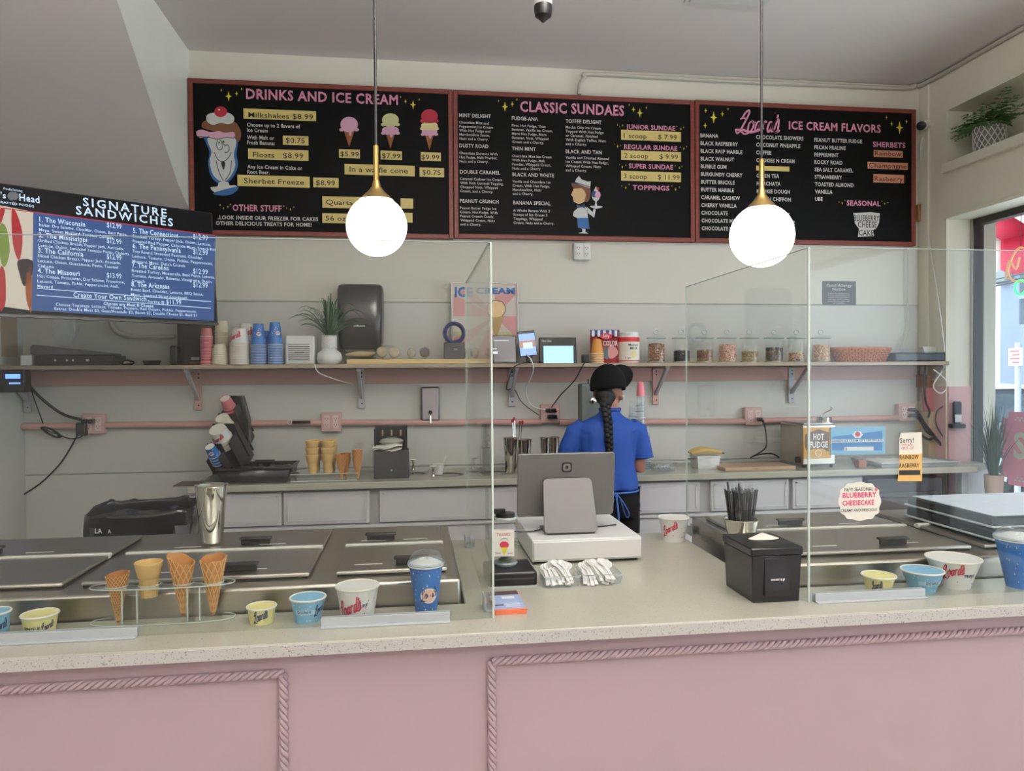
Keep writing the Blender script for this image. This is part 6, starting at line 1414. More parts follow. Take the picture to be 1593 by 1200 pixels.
# pink shop poster in the window
XP = 3.868
S_ = Surf((XP, 4.5, 0), (0, -1, 0), (0, 0, 1)); c0, c1 = S_.uv(1560, 752), S_.uv(1567, 640); u0 = c0[0]; v0, v1 = c0[1], c1[1]; W_s = 1.0; H_s = v1 - v0; nt_ = .045
t = thing('window_poster', 'pink ticket-shaped poster with checks and letters hung in the window', 'poster', (XP, 4.5 - u0 - W_s / 2, v0))
out = [(-W_s / 2 + nt_, 0), (W_s / 2 - nt_, 0), (W_s / 2 - nt_, nt_), (W_s / 2, nt_), (W_s / 2, H_s - nt_), (W_s / 2 - nt_, H_s - nt_), (W_s / 2 - nt_, H_s), (-W_s / 2 + nt_, H_s), (-W_s / 2 + nt_, H_s - nt_), (-W_s / 2, H_s - nt_), (-W_s / 2, nt_), (-W_s / 2 + nt_, nt_)]
MB().prism(out, ((0, 0, 0), (0, -1, 0), (0, 0, 1), (-1, 0, 0)), .003).build('card', mat('poster_hot_pink', rgb(240, 160, 190), .5, var=.03), t)
mb = MB()
for r_ in range(2):
    for z0 in (.03, H_s - .03 - .03):
        for i in range(14):
            if (i + r_) % 2: continue
            y = W_s / 2 - .10 - i * .016; mb.box(-.0042, -.0032, y - .016, y, z0 + r_ * .015, z0 + r_ * .015 + .013)
mb.build('check_print', m_whc, t, smooth=False)
q = MB(); vs_, fs_ = glyphs('STEAD', .06); kk = .16 / CAP; q.add([(-.0045, W_s / 2 - .09 - x * kk, H_s * .38 + y * kk) for x, y in vs_], fs_); q.build('lettering', m_whc, t, smooth=False)
# neon sign
p = at(1588, 425, X=3.80)
t = thing('neon_sign', 'neon cone sign with green and amber tubes hanging in the window', 'sign', (3.80, p.y, p.z))
MB().tube(spline([(0, .10, .02), (0, .06, .12), (0, -.0, .16), (0, -.08, .10), (0, -.10, .0), (0, -.02, -.05), (0, .06, -.04)], 6, True), .007, 8, closed=True).build('amber_tube', mat('amber_neon', rgb(196, 150, 110), .3, emit=.5), t)
MB().tube(spline([(0, .12, -.02), (0, .09, .09), (0, .04, .03), (0, .01, .10)], 6), .006, 8).build('amber_tube', MATS['amber_neon'], t)
MB().tube([(0, -.00 + .045 * math.cos(a), -.09 + .045 * math.sin(a)) for a in [2 * PI * k / 20 for k in range(20)]], .008, 8, closed=True).build('green_tube', mat('green_neon', rgb(60, 230, 120), .3, emit=1.5), t)
MB().cyl((0, 0, .16), (0, 0, 2.555 - p.z), .002, 6).build('hanger', m_rubber, t)
# fern in the high niche
p = at(1539, 231, Z=2.981)
t = thing('potted_fern', 'bushy fern in a white lattice pot in the high niche', 'plant', (3.80, at(1539, 231, X=3.80).y, 2.981)); rp_ = wpx(1519, 1560, 220, t.location.y) / 2 * .98; hp = (at(1539, 196, X=3.80).z - 2.981)
MB().lathe([(0, 0), (rp_ * .92, 0), (rp_ * 1.0, hp), (rp_ * .93, hp), (rp_ * .9, hp * .85), (0, hp * .85)], 32, cap=False).build('pot', mat('pot_grey', rgb(120, 120, 116), .6), t)
mb = MB()
for s in (-1, 1):
    for k in range(16):
        mb.tube([((rp_ * (.92 + .08 * z) + .002) * math.cos(2 * PI * k / 16 + s * z * 1.2), (rp_ * (.92 + .08 * z) + .002) * math.sin(2 * PI * k / 16 + s * z * 1.2), hp * z) for z in [i / 8 for i in range(9)]], .0028, 5)
mb.build('lattice', m_white, t); MB().lathe([(rp_ * 1.0, hp - .006), (rp_ * 1.05, hp - .002), (rp_, hp + .003), (rp_ * .94, hp)], 32, cap=False).lathe([(rp_ * .93, 0), (rp_ * .97, .003), (rp_ * .93, .008)], 32, cap=False).build('pot_rim', m_white, t)
m_fern = mat('fern_green', rgb(84, 122, 62), .55, var=.3, scale=14); r4 = random.Random(9)
for k in range(70):
    a = r4.uniform(0, 2 * PI); L = r4.uniform(.14, .31); d = Vector((math.cos(a) * .75, math.sin(a), 0)); el = r4.uniform(.15, .85)
    if d.x > .05: L *= .5
    base = Vector((0, 0, hp * .9)); mb = MB(); sp = [base + d * L * s * math.cos(el * (1 - s * .7)) + Vector((0, 0, L * (math.sin(el) * s * 1.25 - .35 * s * s))) for s in [i / 9 for i in range(10)]]
    mb.tube(sp, .0014, 4); sd = d.cross(Vector((0, 0, 1))).normalized()
    for i in range(2, 10):
        wl = .052 * math.sin(PI * (i / 10) ** .8) + .010
        for s in (-1, 1):
            q = sp[i]; tip = q + sd * s * wl + d * wl * .5 + Vector((0, 0, r4.uniform(-.012, .006))); mid = (q + tip) / 2; off = d * .010
            mb.add([q, mid - off, tip, mid + off + Vector((0, 0, .003))], [(0, 1, 2, 3)])
    mb.build('frond', m_fern, t, smooth=False)

# ================================================================ ON THE FRONT COUNTER
def screen_panel(name, label, X0, X1, Y, Xs, side_Y1, ztop, rails, loc):
    t = thing(name, label, 'screen', loc); L = Vector(loc)
    def b(x0, x1, y0, y1, z0, z1): return B(x0 - L.x, x1 - L.x, y0 - L.y, y1 - L.y, z0 - L.z, z1 - L.z)
    b(X0, X1, Y - .003, Y + .003, CT + .001, ztop).build('front_pane', m_acr, t)
    b(Xs - .003, Xs + .003, Y + .0035, side_Y1, CT + .001, ztop).build('side_pane', m_acr, t)
    b(X0, X1, Y - .0031, Y + .0031, ztop, ztop + .0012).build('top_edge', m_acre, t)
    b(Xs - .0032, Xs + .0032, Y + .0035, side_Y1, ztop, ztop + .0012).build('top_edge', m_acre, t)
    xe_ = X1 if abs(Xs - X1) < .05 else X0
    b(xe_ - .0025, xe_ + .0025, Y - .0031, Y + .0031, CT, ztop).build('upright_edge', m_acre, t)
    b(Xs - .0032, Xs + .0032, side_Y1, side_Y1 + .001, CT + .001, ztop).build('upright_edge', m_acre, t)
    for x0, x1, y0, y1 in rails:
        a, c = at(x0, y1, Y=Y - .01), at(x1, y1, Y=Y - .01)
        r_ = b(a.x, c.x, Y - .009, Y - .0035, CT, CT + .024); r_.box(a.x - L.x, c.x - L.x, Y - .022 - L.y, Y - .0035 - L.y, CT - L.z, CT + .004 - L.z); r_.box(a.x - L.x, c.x - L.x, Y + .0035 - L.y, Y + .009 - L.y, CT - L.z, CT + .024 - L.z)
        r_.build('base_rail', m_alu, t, bevel=.001)
    for yy in ((Y + .05, side_Y1 - .08) if Xs < .5 else (side_Y1 - .08,)):
        c_ = MB()
        for dx in (-.012, .012): c_.box(Xs - .0015 + dx - L.x, Xs + .0015 + dx - L.x, yy - L.y, yy + .07 - L.y, CT - L.z, CT + .035 - L.z)
        c_.box(Xs - .014 - L.x, Xs + .014 - L.x, yy - L.y, yy + .07 - L.y, CT - L.z, CT + .003 - L.z); c_.build('edge_clip', m_alu, t)
    return t
screen_panel('glass_screen', 'clear acrylic sneeze screen left of the register', -2.3, .200, 1.885, .1965, 2.74, 1.885, [(-60, 213, 0, 1000), (499, 700, 0, 978)], (.2, 1.885, CT))
screen_panel('glass_screen', 'clear acrylic sneeze screen right of the black napkin box', 1.066, 3.2, 1.885, 1.0695, 2.80, 1.887, [(1269, 1440, 0, 940)], (1.066, 1.885, CT))
Yn = 1.8795
S_ = Surf((0, Yn, 0), (1, 0, 0), (0, 0, 1)); p = at(1416, 749, Y=Yn)
t = thing('paper_note', 'handwritten Sorry note with orange strips taped to the right screen', 'note', (p.x, Yn, p.z)); k = Ink(t); zz = Z(1180, 620, 5.31)
def pl(cl, pts, lift): poly(k[cl], S_, [zz(*p) for p in pts], lift)
pl(('white_slip', m_paper), [(1178, 285), (1348, 280), (1348, 325), (1352, 465), (1162, 470), (1162, 330)][::-1], .0004)
m_or = mat('orange_strip', rgb(222, 178, 104), .7); pl(('orange_slip', m_or), [(1160, 462), (1350, 458), (1350, 520), (1160, 524)][::-1], .0008); pl(('orange_slip', m_or), [(1158, 530), (1350, 526), (1350, 590), (1158, 594)][::-1], .0008); pl(('orange_slip', m_or), [(1156, 596), (1350, 592), (1348, 684), (1148, 684)][::-1], .0006)
put(k[('black_writing', m_ink)], S_, 'Sorry!', *zz(1168, 366), 7, px1=zz(1280, 0)[0], bold=.02, lift=.001)
mrw = ('red_writing', mat('red_pen', rgb(206, 110, 120), .6)); put(k[mrw], S_, 'we are', *zz(1185, 392), 4, px1=zz(1270, 0)[0], bold=.02, lift=.001); put(k[mrw], S_, 'OUT OF', *zz(1180, 422), 4, px1=zz(1280, 0)[0], bold=.02, lift=.001)
put(k[('black_writing', m_ink)], S_, 'RAINBOW', *zz(1164, 503), 6.2, px1=zz(1320, 0)[0], bold=.03, lift=.0014); put(k[('black_writing', m_ink)], S_, 'RASBERRY', *zz(1162, 572), 6.2, px1=zz(1326, 0)[0], bold=.03, lift=.0014)
pl(('black_writing', m_ink), [(1160, 594), (1334, 592), (1334, 632), (1160, 634)][::-1], .0012); k.done()
p = at(1336, 812, Y=Yn); t = thing('paper_note', 'cloud shaped blueberry cheesecake note taped low on the right screen', 'note', (p.x, Yn, p.z)); k = Ink(t)
cl = [];
for i in range(72):
    a = 2 * PI * i / 72; cl.append((835 + 172 * math.copysign(abs(math.cos(a)) ** .8, math.cos(a)) * (1 + .035 * math.cos(12 * a)), 850 + 158 * math.copysign(abs(math.sin(a)) ** .8, math.sin(a)) * (1 + .035 * math.cos(12 * a))))
pl(('paper', m_paper), cl[::-1], .0004)
put(k[('dark_writing', m_ink)], S_, 'NEW SEASONAL', *zz(708, 768), 5.4, px1=zz(945, 0)[0], bold=.005, lift=.001); blob(k[mrw], S_, *zz(970, 752), 2, 2.4, .001)
mpw = ('magenta_writing', mat('magenta_pen', rgb(206, 60, 110), .6)); put(k[mpw], S_, 'BLUEBERRY', *zz(694, 822), 7.6, px1=zz(972, 0)[0], bold=.05, lift=.001); put(k[mpw], S_, 'CHEESECAKE', *zz(692, 886), 7.4, px1=zz(952, 0)[0], bold=.05, lift=.001)
put(k[('dark_writing', m_ink)], S_, 'CREAMY AND DELICIOUS', *zz(678, 940), 4.4, px1=zz(978, 0)[0], bold=.005, lift=.001); k.done()

def cup_px(name, label, xc, wt, wb, ytop, Y, m, group, text=(), deco=None):
    rt = wpx(xc - wt / 2, xc + wt / 2, ytop, Y) / 2 - .002; rb = wpx(0, wb, ytop, Y) / 2; h = at(xc, ytop, Y=Y).z - CT
    t, rf = cup(name, label, (at(xc, ytop, Y=Y).x, Y, CT), rt, rb, h, m, group); 
    if deco: deco(t, rf, h)
    return t, rf, h
def dots(t, rf, h, m, n=26, s=.0016, a0=-170, a1=-10):
    mb = MB(); r_ = random.Random(n)
    for k in range(n): wrap_disc(mb, r_.uniform(a0, a1), h * r_.uniform(.1, .9), s * r_.uniform(.7, 1.2), s * 1.5, rf, n=4)
    mb.build('speck_print', m, t, smooth=False)
def word(t, rf, s, a0, z, h, w, m, slope=0.):
    mb = MB(); wrap(mb, s, a0, z, h, rf, bold=.06, width=w, slope=slope); mb.build('size_word', m, t, smooth=False)
def logo(t, rf, h, a0, z, sx, sy, m, slope=.3):
    mb = MB(); script(mb, wrap_fn(a0, z, sx, sy, rf, slope=slope), .042); mb.build('script_print', m, t, smooth=False)
G = 'sample cups on the counter'
Yc1 = 1.945
t, rf, h = cup_px('paper_cup', 'blue double size cup cut by the left picture edge', -10, 52, 42, 952, Yc1, m_ltbl, G); logo(t, rf, h, -40, h * .3, .016, .028, m_bluink)
t, rf, h = cup_px('paper_cup', 'yellow single size cup behind the left end rail', 62, 57, 45, 955, Yc1, m_yelc, G); word(t, rf, 'SINGLE', -95, h * .36, .0075, .036, m_bluink); dots(t, rf, h, m_whc); logo(t, rf, h, -40, h * .3, .014, .022, m_bluink)
t, rf, h = cup_px('paper_cup', 'small yellow single cup with navy script beside the cone holder', 407, 47, 40, 943, Yc1, m_yelc, G); logo(t, rf, h, -84, h * .28, .0165, .030, m_bluink, .35); dots(t, rf, h, m_whc)
t, rf, h = cup_px('paper_cup', 'light blue double cup with white band left of the large white cup', 479, 57, 46, 929, Yc1, m_ltbl, G)
mb = MB(); mb.grid(lambda a, b: (lambda A, z: ((rf(z) + .0005) * math.cos(A), (rf(z) + .0005) * math.sin(A), z))(math.radians(-130 + a * 75), h * (.40 + .2 * b)), 16, 2); mb.build('pale_band', mat('pale_blue_band', rgb(176, 208, 224), .5), t); word(t, rf, 'DOUBLE', -97, h * .45, .0075, .034, m_bluink); logo(t, rf, h, -36, h * .4, .014, .026, m_bluink, .4); dots(t, rf, h, m_whc)
t, rf, h = cup_px('paper_cup', 'large white triple cup with red script left of the shake cup', 556, 69, 57, 911, 1.955, m_whc, G); logo(t, rf, h, -112, h * .18, .029, .045, m_rednk, .45); word(t, rf, 'TRIPLE', -70, h * .42, .0075, .026, m_bluink, .15); dots(t, rf, h, m_rednk, 14)
Yc2 = 1.945
t, rf, h = cup_px('paper_cup', 'small yellow single cup behind the right rail', 1367, 47, 40, 895, 1.93, m_yelc, G); word(t, rf, 'SINGLE', -88, h * .22, .007, .032, m_bluink); logo(t, rf, h, -130, h * .4, .013, .024, m_bluink); dots(t, rf, h, m_whc)
t, rf, h = cup_px('paper_cup', 'light blue double cup in front of the right white triple cup', 1435, 57, 47, 887, 1.935, m_ltbl, G)
mb = MB(); mb.grid(lambda a, b: (lambda A, z: ((rf(z) + .0005) * math.cos(A), (rf(z) + .0005) * math.sin(A), z))(math.radians(-140 + a * 100), h * (.42 + .2 * b)), 16, 2); mb.build('pale_band', MATS['pale_blue_band'], t); word(t, rf, 'DOUBLE', -92, h * .48, .0075, .034, m_bluink); dots(t, rf, h, m_whc)
t, rf, h = cup_px('paper_cup', 'large white triple cup right of the light blue double cup', 1483, 72, 60, 868, 1.965, m_whc, G); word(t, rf, 'TRIPLE', -86, h * .48, .008, .032, m_bluink); logo(t, rf, h, -128, h * .48, .026, .04, m_rednk, .3); dots(t, rf, h, m_bluink, 10)
t, rf, h = cup_px('paper_cup', 'white triple cup standing alone at the back by the right freezer', 1048, 46, 40, 805, 2.66, m_whc, G); logo(t, rf, h, -128, h * .42, .028, .036, m_rednk, .6); dots(t, rf, h, m_rednk, 14)
def shake(label, xc, wt, wb, ytop, ydome, Y):
    t, rf, h = cup_px('shake_cup', label, xc, wt, wb, ytop, Y, m_bluec, 'blue shake cups with domed lids'); rt = rf(h)
    mb = MB(); r_ = random.Random(4)
    for k in range(34):
        a0, z, s = r_.uniform(-175, -5), h * r_.uniform(.06, .94), r_.choice((.0016, .0022, .0034)); A = math.radians(a0); rr_ = rf(z)
        pts = [(math.radians(a0) + (s if q % 2 == 0 else s * .3) * math.cos(q * PI / 4) / rr_ * .7, z + (s * 1.5 if q % 2 == 0 else s * .35) * math.sin(q * PI / 4)) for q in range(8)]
        mb.add([((rf(b) + .0006) * math.cos(a), (rf(b) + .0006) * math.sin(a), b) for a, b in pts], [tuple(range(8))])
    mb.build('star_print', m_whc, t, smooth=False)
    mb = MB(); wrap_disc(mb, -78, h * .42, .0225, .0205, rf, lift=.0008); mb.build('badge_outer', m_whc, t, smooth=False)
    mb = MB(); wrap_disc(mb, -78, h * .42, .0165, .017, rf, lift=.0012); mb.build('badge_center', mat('badge_salmon', rgb(232, 186, 168), .5), t, smooth=False)
    logo(t, rf, h, -78, h * .345, .020, .032, m_bluink, .3)
    hd = at(xc, ydome, Y=Y).z - CT - h
    MB().lathe([(rt + .003, h + .002), (rt + .0035, h + .008), (rt - .002, h + .012), (rt * .96, h + hd * .45), (rt * .8, h + hd * .85), (rt * .5, h + hd), (rt * .3, h + hd)], 40, cap=False).build('dome_lid', m_pet, t)
    MB().lathe([(rt + .0025, h + .001), (rt + .0045, h + .004), (rt + .0025, h + .008)], 40, cap=False).build('lid_rim', mat('clear_rim', rgb(176, 190, 200), .2), t)
    mb = MB(); mb.grid(lambda a, b: ((rt - .003) * b * math.cos(2 * PI * a), (rt - .003) * b * math.sin(2 * PI * a), h + .004 + (.012 + .006 * noise.noise(Vector((a * 9, b * 5, 2)))) * (1 - b * b)), 32, 6, wrap=True); mb.build('whipped_top', m_white, t)
shake('blue starry shake cup with clear domed lid, left of the register', 662.5, 55, 38, 878, 857, 1.955)
shake('blue starry shake cup with clear domed lid at the right picture edge', 1586, 62, 47, 838, 822, 1.93)

# acrylic cone holder and its four cones
q = on(255, 975); Yh = 2.0
t = thing('cone_holder', 'clear acrylic oval cone holder behind the left screen', 'holder', (at(255, 970, Y=Yh).x, Yh, CT)); wh_ = wpx(143, 367, 910, Yh) / 2; hz = at(255, 908, Y=Yh).z - CT; xs = [at(px, 908, Y=Yh).x - t.location.x for px in (182, 233, 285, 331)]; rad = [.026, .026, .024, .026]
def plate(z0, z1, holes):
    mb = MB(); N = 64; outer = [(wh_ * math.copysign(abs(math.cos(a)) ** .75, math.cos(a)), .042 * math.copysign(abs(math.sin(a)) ** .75, math.sin(a))) for a in [2 * PI * k / N for k in range(N)]]
    mb.prism(outer, ((0, 0, z0), (1, 0, 0), (0, 1, 0), (0, 0, 1)), z1 - z0); return mb, outer
mb, outer = plate(.0, .004, False); mb.build('base_plate', m_acr, t); mb, outer = plate(hz - .004, hz, True); tp_ = mb.build('top_plate', m_acr, t)
ct_ = MB()
for x, r_ in zip(xs, rad): ct_.lathe([(r_, hz - .02), (r_, hz + .02)], 28, c=(x, 0, 0))
ct_ = ct_.build('cutter', m_acr, t); bo_ = tp_.modifiers.new('holes', 'BOOLEAN'); bo_.object = ct_; bo_.operation = 'DIFFERENCE'
bpy.context.view_layer.update(); me_ = bpy.data.meshes.new_from_object(tp_.evaluated_get(bpy.context.evaluated_depsgraph_get())); tp_.modifiers.clear(); tp_.data = me_; bpy.data.objects.remove(ct_)
for z in (.002, hz - .002): MB().tube([(x, y, z) for x, y in outer], .0014, 5, closed=True).build('polished_edge', m_acre, t)
for x, r_ in zip(xs, rad): MB().tube([(x + (r_ + .001) * math.cos(a), (r_ + .001) * math.sin(a), hz) for a in [2 * PI * k / 28 for k in range(28)]], .001, 4, closed=True).build('hole_edge', m_acre, t)
for px in (197, 220, 297, 316):
    x = at(px, 940, Y=Yh).x - t.location.x; MB().box(x - .0015, x + .0015, -.03, .03, .004, hz - .004).build('leg_plate', m_acr, t); MB().box(x - .0016, x + .0016, -.031, -.030, .004, hz - .004).build('leg_edge', m_acre, t)
def place_cone(c, px, ytop, label):
    z = at(px, ytop, Y=Yh - .02).z; c['label'] = label; c['group'] = 'display cones in the acrylic holder'; return z
c = rolled_cone('sugar_cone', m_sugar, wpx(0, 35, 900, Yh) / 2, .125, .03, cells=20, tipw=.05); zt_ = at(182, 893, Y=Yh).z; c.location = (at(183, 930, Y=Yh).x, Yh, zt_ - .125); c.rotation_euler = (.0, 0, .4); c['label'] = 'small brown sugar cone, leftmost in the acrylic holder'
c = cake_cone(wpx(0, 46, 900, Yh) / 2, at(232, 874, Y=Yh).z - at(232, 928, Y=Yh).z); c.location = (at(232, 920, Y=Yh).x, Yh, at(232, 928, Y=Yh).z); c['label'] = 'pale cake cone, second in the acrylic holder'
for m_ in [o for o in C.objects if o.parent == c]: pass
hw = at(284, 870, Y=Yh).z - at(284, 958, Y=Yh).z
c = rolled_cone('waffle_cone', m_waf, wpx(0, 42, 900, Yh) / 2, hw, .10, cells=13, rib=.0018, tipw=.08, wave=.002); c.location = (at(285, 930, Y=Yh).x, Yh, at(284, 958, Y=Yh).z); c.rotation_euler = (0, .05, 2.6); c['label'] = 'golden waffle cone with slanted rim, third in the holder'
c = rolled_cone('waffle_cone', m_waf, wpx(0, 41, 900, Yh) / 2, hw, .04, cells=13, rib=.0018, tipw=.08, wave=.0015); c.location = (at(331, 930, Y=Yh).x, Yh, at(331, 956, Y=Yh).z); c.rotation_euler = (0, .02, .9); c['label'] = 'golden waffle cone with level rim, rightmost in the holder'
p = at(170, 968, Z=CT); tag(MB().lathe([(0, .0), (.012, .0), (.012, .001), (0, .001)], 12, sy=.5).build('candy_wrapper', m_rednk, loc=(p.x, 2.065 if p.y > 2.0 else p.y, CT + .0005)), 'tiny red wrapper lying under the left end of the cone holder', 'wrapper')
# big shaker on the freezer
p = on(326, 849, 1.003); hh = at(326, 758, Y=p.y).z - 1.003
shaker('shaker_cup', 'tall steel shaker cup standing on the left freezer lids', (p.x, p.y + .03, 1.0062), hh, wpx(0, 54, 760, p.y) / 2, wpx(0, 36, 850, p.y) / 2)
# lined bin behind the freezer
YB2 = 3.15; a, b = at(122, 830, Y=YB2), at(293, 782, Y=YB2); w = b.x - a.x
t = thing('waste_bin', 'large bin lined with a shiny black bag behind the left freezer', 'bin', ((a.x + b.x) / 2, YB2, 0)); zr = at(200, 806, Y=YB2).z
mb = MB(); wallq.__globals__['mb'] = mb; wallq(-w / 2 + .05, w / 2 - .02, 0.02, .26, .0, zr - .04, .01); mb.build('bin_body', m_dark, t, solid=.006)
mb = MB(); zl = at(122, 803, Y=YB2).z; zt2 = zl + .006
def bagf2(a, b):
    A = 2 * PI * a; cx = math.copysign(abs(math.cos(A)) ** .4, math.cos(A)); sy = math.copysign(abs(math.sin(A)) ** .4, math.sin(A)); n_ = noise.noise(Vector((cx * 3, sy * 3, b * 3))) * .018 + noise.noise(Vector((cx * 9, sy * 9, b * 8))) * .008
    tz = (zl + (zt2 - zl) * (cx + 1) / 2) if sy < 0 else zt2 + .01; e = 1.0 if b < .7 else 1 + (b - .7) * .03
    return (cx * (w / 2 - .008) * e + n_, .14 + sy * .14 * e + n_ * .6, .55 + (tz - .55) * b + n_)
mb.grid(bagf2, 72, 26, wrap=True); mb.build('bag', mat('glossy_black_bag', rgb(26, 26, 28), .16, bump=.5, bscale=22), t, solid=.001)
mb = MB(); mb.grid(lambda a, b: (-w / 2 + .02 + a * (w - .04), .02 + b * .24, zl - .022 + .02 * noise.noise(Vector((a * 5, b * 4, 7)))), 28, 18); mb.build('bag_top', MATS['glossy_black_bag'], t)
q = MB(); S_ = Surf((0, YB2 - .035, 0), (1, 0, 0), (0, 0, 1)); put(q, S_, 'LA', 148, 830, 7, px1=159, bold=.05); put(q, S_, 'A', 168, 830, 6, px1=173, bold=.05); q.v = [(x - t.location.x, y - YB2, z) for x, y, z in q.v]; q.build('white_print', m_whc, t, smooth=False)

# ---- register
a, b = on(827, 878), on(1000, 874); Yd = (a.y + b.y) / 2; zt1 = at(910, 838, Y=Yd).z
t = thing('cash_drawer', 'white cash drawer under the point of sale screen', 'cash drawer', ((a.x + b.x) / 2, Yd, CT)); w = b.x - a.x; hd = zt1 - CT
B(-w / 2, w / 2, 0, .40, .008, hd).build('case', m_white, t, bevel=.004)
B(-w / 2 + .004, w / 2 - .004, -.006, 0, .014, hd - .006).build('drawer_front', m_white, t, bevel=.004)
for x in (-w / 2 + .04, w / 2 - .04): B(x - .03, x + .03, .02, .06, 0, .008).build('foot', m_black, t)
pb = at(885, 828, Z=zt1 + .001)
t = thing('pos_terminal', 'grey point of sale screen seen from behind on the cash drawer', 'register', (pb.x, pb.y, zt1 + .0008)); Yp = pb.y
m_pos = mat('space_grey_metal', rgb(96, 95, 92), .42, 0., var=.03); m_pos2 = mat('stand_grey_metal', rgb(112, 111, 108), .42, 0., var=.03)
def rrect(w, h, r, n=6): return [(sx * (w / 2 - r) + r * math.cos(q + k * PI / 2 / n), sy * (h / 2 - r) + r * math.sin(q + k * PI / 2 / n)) for sx, sy, q in ((1, 1, 0), (-1, 1, PI / 2), (-1, -1, PI), (1, -1, 3 * PI / 2)) for k in range(n + 1)]
lean = Matrix.Rotation(math.radians(-12), 4, 'X')
c = at(880, 753, Y=Yp + .06); W1 = wpx(805, 955, 750, Yp + .06); H1 = (at(880, 703, Y=Yp + .06).z - at(880, 803, Y=Yp + .06).z)
Mx = Matrix.Translation(c - Vector(t.location)) @ Matrix.Rotation(math.radians(8), 4, 'X')
mb = MB(); mb.M = Mx; vs = rrect(W1, H1, .012); mb.prism([(x * (1 - .02 * (y / H1 - .5) * 0), y) for x, y in vs], ((0, 0, 0), (1, 0, 0), (0, 0, 1), (0, -1, 0)), .012)
mb2 = MB(); k_ = len(vs); mb2.add([Mx @ Vector(v) for v in [(x, 0, y) for x, y in vs] + [(x, -.012, y) for x, y in vs]], [tuple(range(k_)), tuple(range(2 * k_ - 1, k_ - 1, -1))] + [(i, k_ + i, k_ + (i + 1) % k_, (i + 1) % k_) for i in range(k_)]); mb2.build('screen_back', m_pos, t, bevel=.003)
MB().box(-W1 / 2 + .004, W1 / 2 - .004, .0005, .003, -H1 / 2 + .004, H1 / 2 - .004, M=Mx).build('display', m_scr, t)
def sq(s, y0, y1, M, zc=0., xc=0.):
    vs = rrect(s, s, s * .24, 5); k_ = len(vs); mb = MB(); mb.add([M @ Vector((x + xc, y0, z + zc)) for x, z in vs] + [M @ Vector((x + xc, y1, z + zc)) for x, z in vs], [tuple(range(k_)), tuple(range(2 * k_ - 1, k_ - 1, -1))] + [(i, k_ + i, k_ + (i + 1) % k_, (i + 1) % k_) for i in range(k_)]); return mb
zl_ = H1 * .28; sq(.036, -.0120, -.0132, Mx, zl_).build('emblem', m_black, t); sq(.025, -.0132, -.0138, Mx, zl_).build('emblem_ring', m_pos2, t); sq(.011, -.0138, -.0144, Mx, zl_).build('emblem_core', m_black, t)
# stand: one leaning plate whose foot touches the drawer
a = at(885, 826, Y=Yp - .03); zf = 0.004
top = at(885, 746, Y=Yp + .01) - Vector(t.location); w_t = wpx(844, 920, 750, Yp); w_b = wpx(844, 928, 826, Yp - .03)
mb = MB(); ft = Vector((0, -.035, .004)); tp = Vector((0, .030, top.z)); d = (tp - ft); L = d.length; dn = d.normalized(); nn = Vector((0, -dn.z, dn.y))
vs = []
for x, y in rrect(1, 1, .09): vs.append((x, y + .5))
P_ = [ft + dn * (L * y) + Vector((1, 0, 0)) * x * (w_b + (w_t - w_b) * y) for x, y in vs]; k_ = len(P_)
mb.add(P_ + [p_ + nn * .007 for p_ in P_], [tuple(range(k_)), tuple(range(2 * k_ - 1, k_ - 1, -1))] + [(i, k_ + i, k_ + (i + 1) % k_, (i + 1) % k_) for i in range(k_)]); mb.build('stand', m_pos2, t, bevel=.002)
MB().box(-w_b * .46, w_b * .46, -.03, .10, .0, .006).build('stand_foot', m_pos2, t, bevel=.002)
cable('cable', 'thin black cable lying on the drawer behind the screen stand', [Vector((pb.x - .20, pb.y + .03, zt1 + .004)), Vector((pb.x - .12, pb.y + .02, zt1 + .004)), Vector((pb.x, pb.y + .12, zt1 + .006)), Vector((pb.x + .1, pb.y + .06, zt1 + .004)), Vector((pb.x + .19, pb.y + .08, zt1 + .004))], .0025)
# card box and tip jar
a, b = on(762, 916), on(838, 914); zb1 = at(800, 874, Y=a.y + .01).z
t = thing('receipt_printer', 'low black printer box under the tip jar', 'printer', ((a.x + b.x) / 2 + .002, a.y, CT)); w = b.x - a.x - .008
a0 = .212 - t.location.x
Hh_ = .045; B(a0, w / 2, 0, .155, 0, Hh_).build('case', m_black, t, bevel=.008, seg=3); B(a0 + .01, w / 2 - .01, -.001, .004, Hh_ * .5, Hh_ * .6).build('seam', m_dark, t); B(a0 + .002, w / 2 - .002, .0, .15, -.0, .004).build('foot_rim', m_alu, t)
zj = CT + Hh_ + .0005; Yj = a.y + .095; rj = wpx(766, 803, 830, Yj) / 2 * 1.02; xj = at(786, 830, Y=Yj).x; xj = max(xj, .206 + rj)
t = thing('tip_jar', 'glass tip jar with ice cream cone label and black lid', 'jar', (xj, Yj, zj)); Hj = at(785, 800, Y=Yj).z - zj
MB().lathe([(0, .004), (rj * .9, .003), (rj, .012), (rj, Hj * .72), (rj * .82, Hj * .84), (rj * .82, Hj * .90)], 36, cap=False).build('glass_body', m_glass, t); MB().lathe([(rj * .84, Hj * .90), (rj * .92, Hj * .91), (rj * .92, Hj * .94), (rj * .84, Hj * .95)], 36, cap=False).build('glass_lip', MATS['knob_glass'], t)
MB().lathe([(0, 0), (rj * .92, 0), (rj * .98, .006), (rj * .9, .010), (0, .010)], 36).build('glass_foot', MATS['thick_glass_base'], t)
MB().lathe([(rj * .80, Hj * .93), (rj * .80, Hj * 1.02), (0, Hj * 1.03)], 36, cap=False).box(-.035, .0, -.01, .01, Hj * 1.02, Hj * 1.1).build('black_lid', m_black, t)
mb = MB()
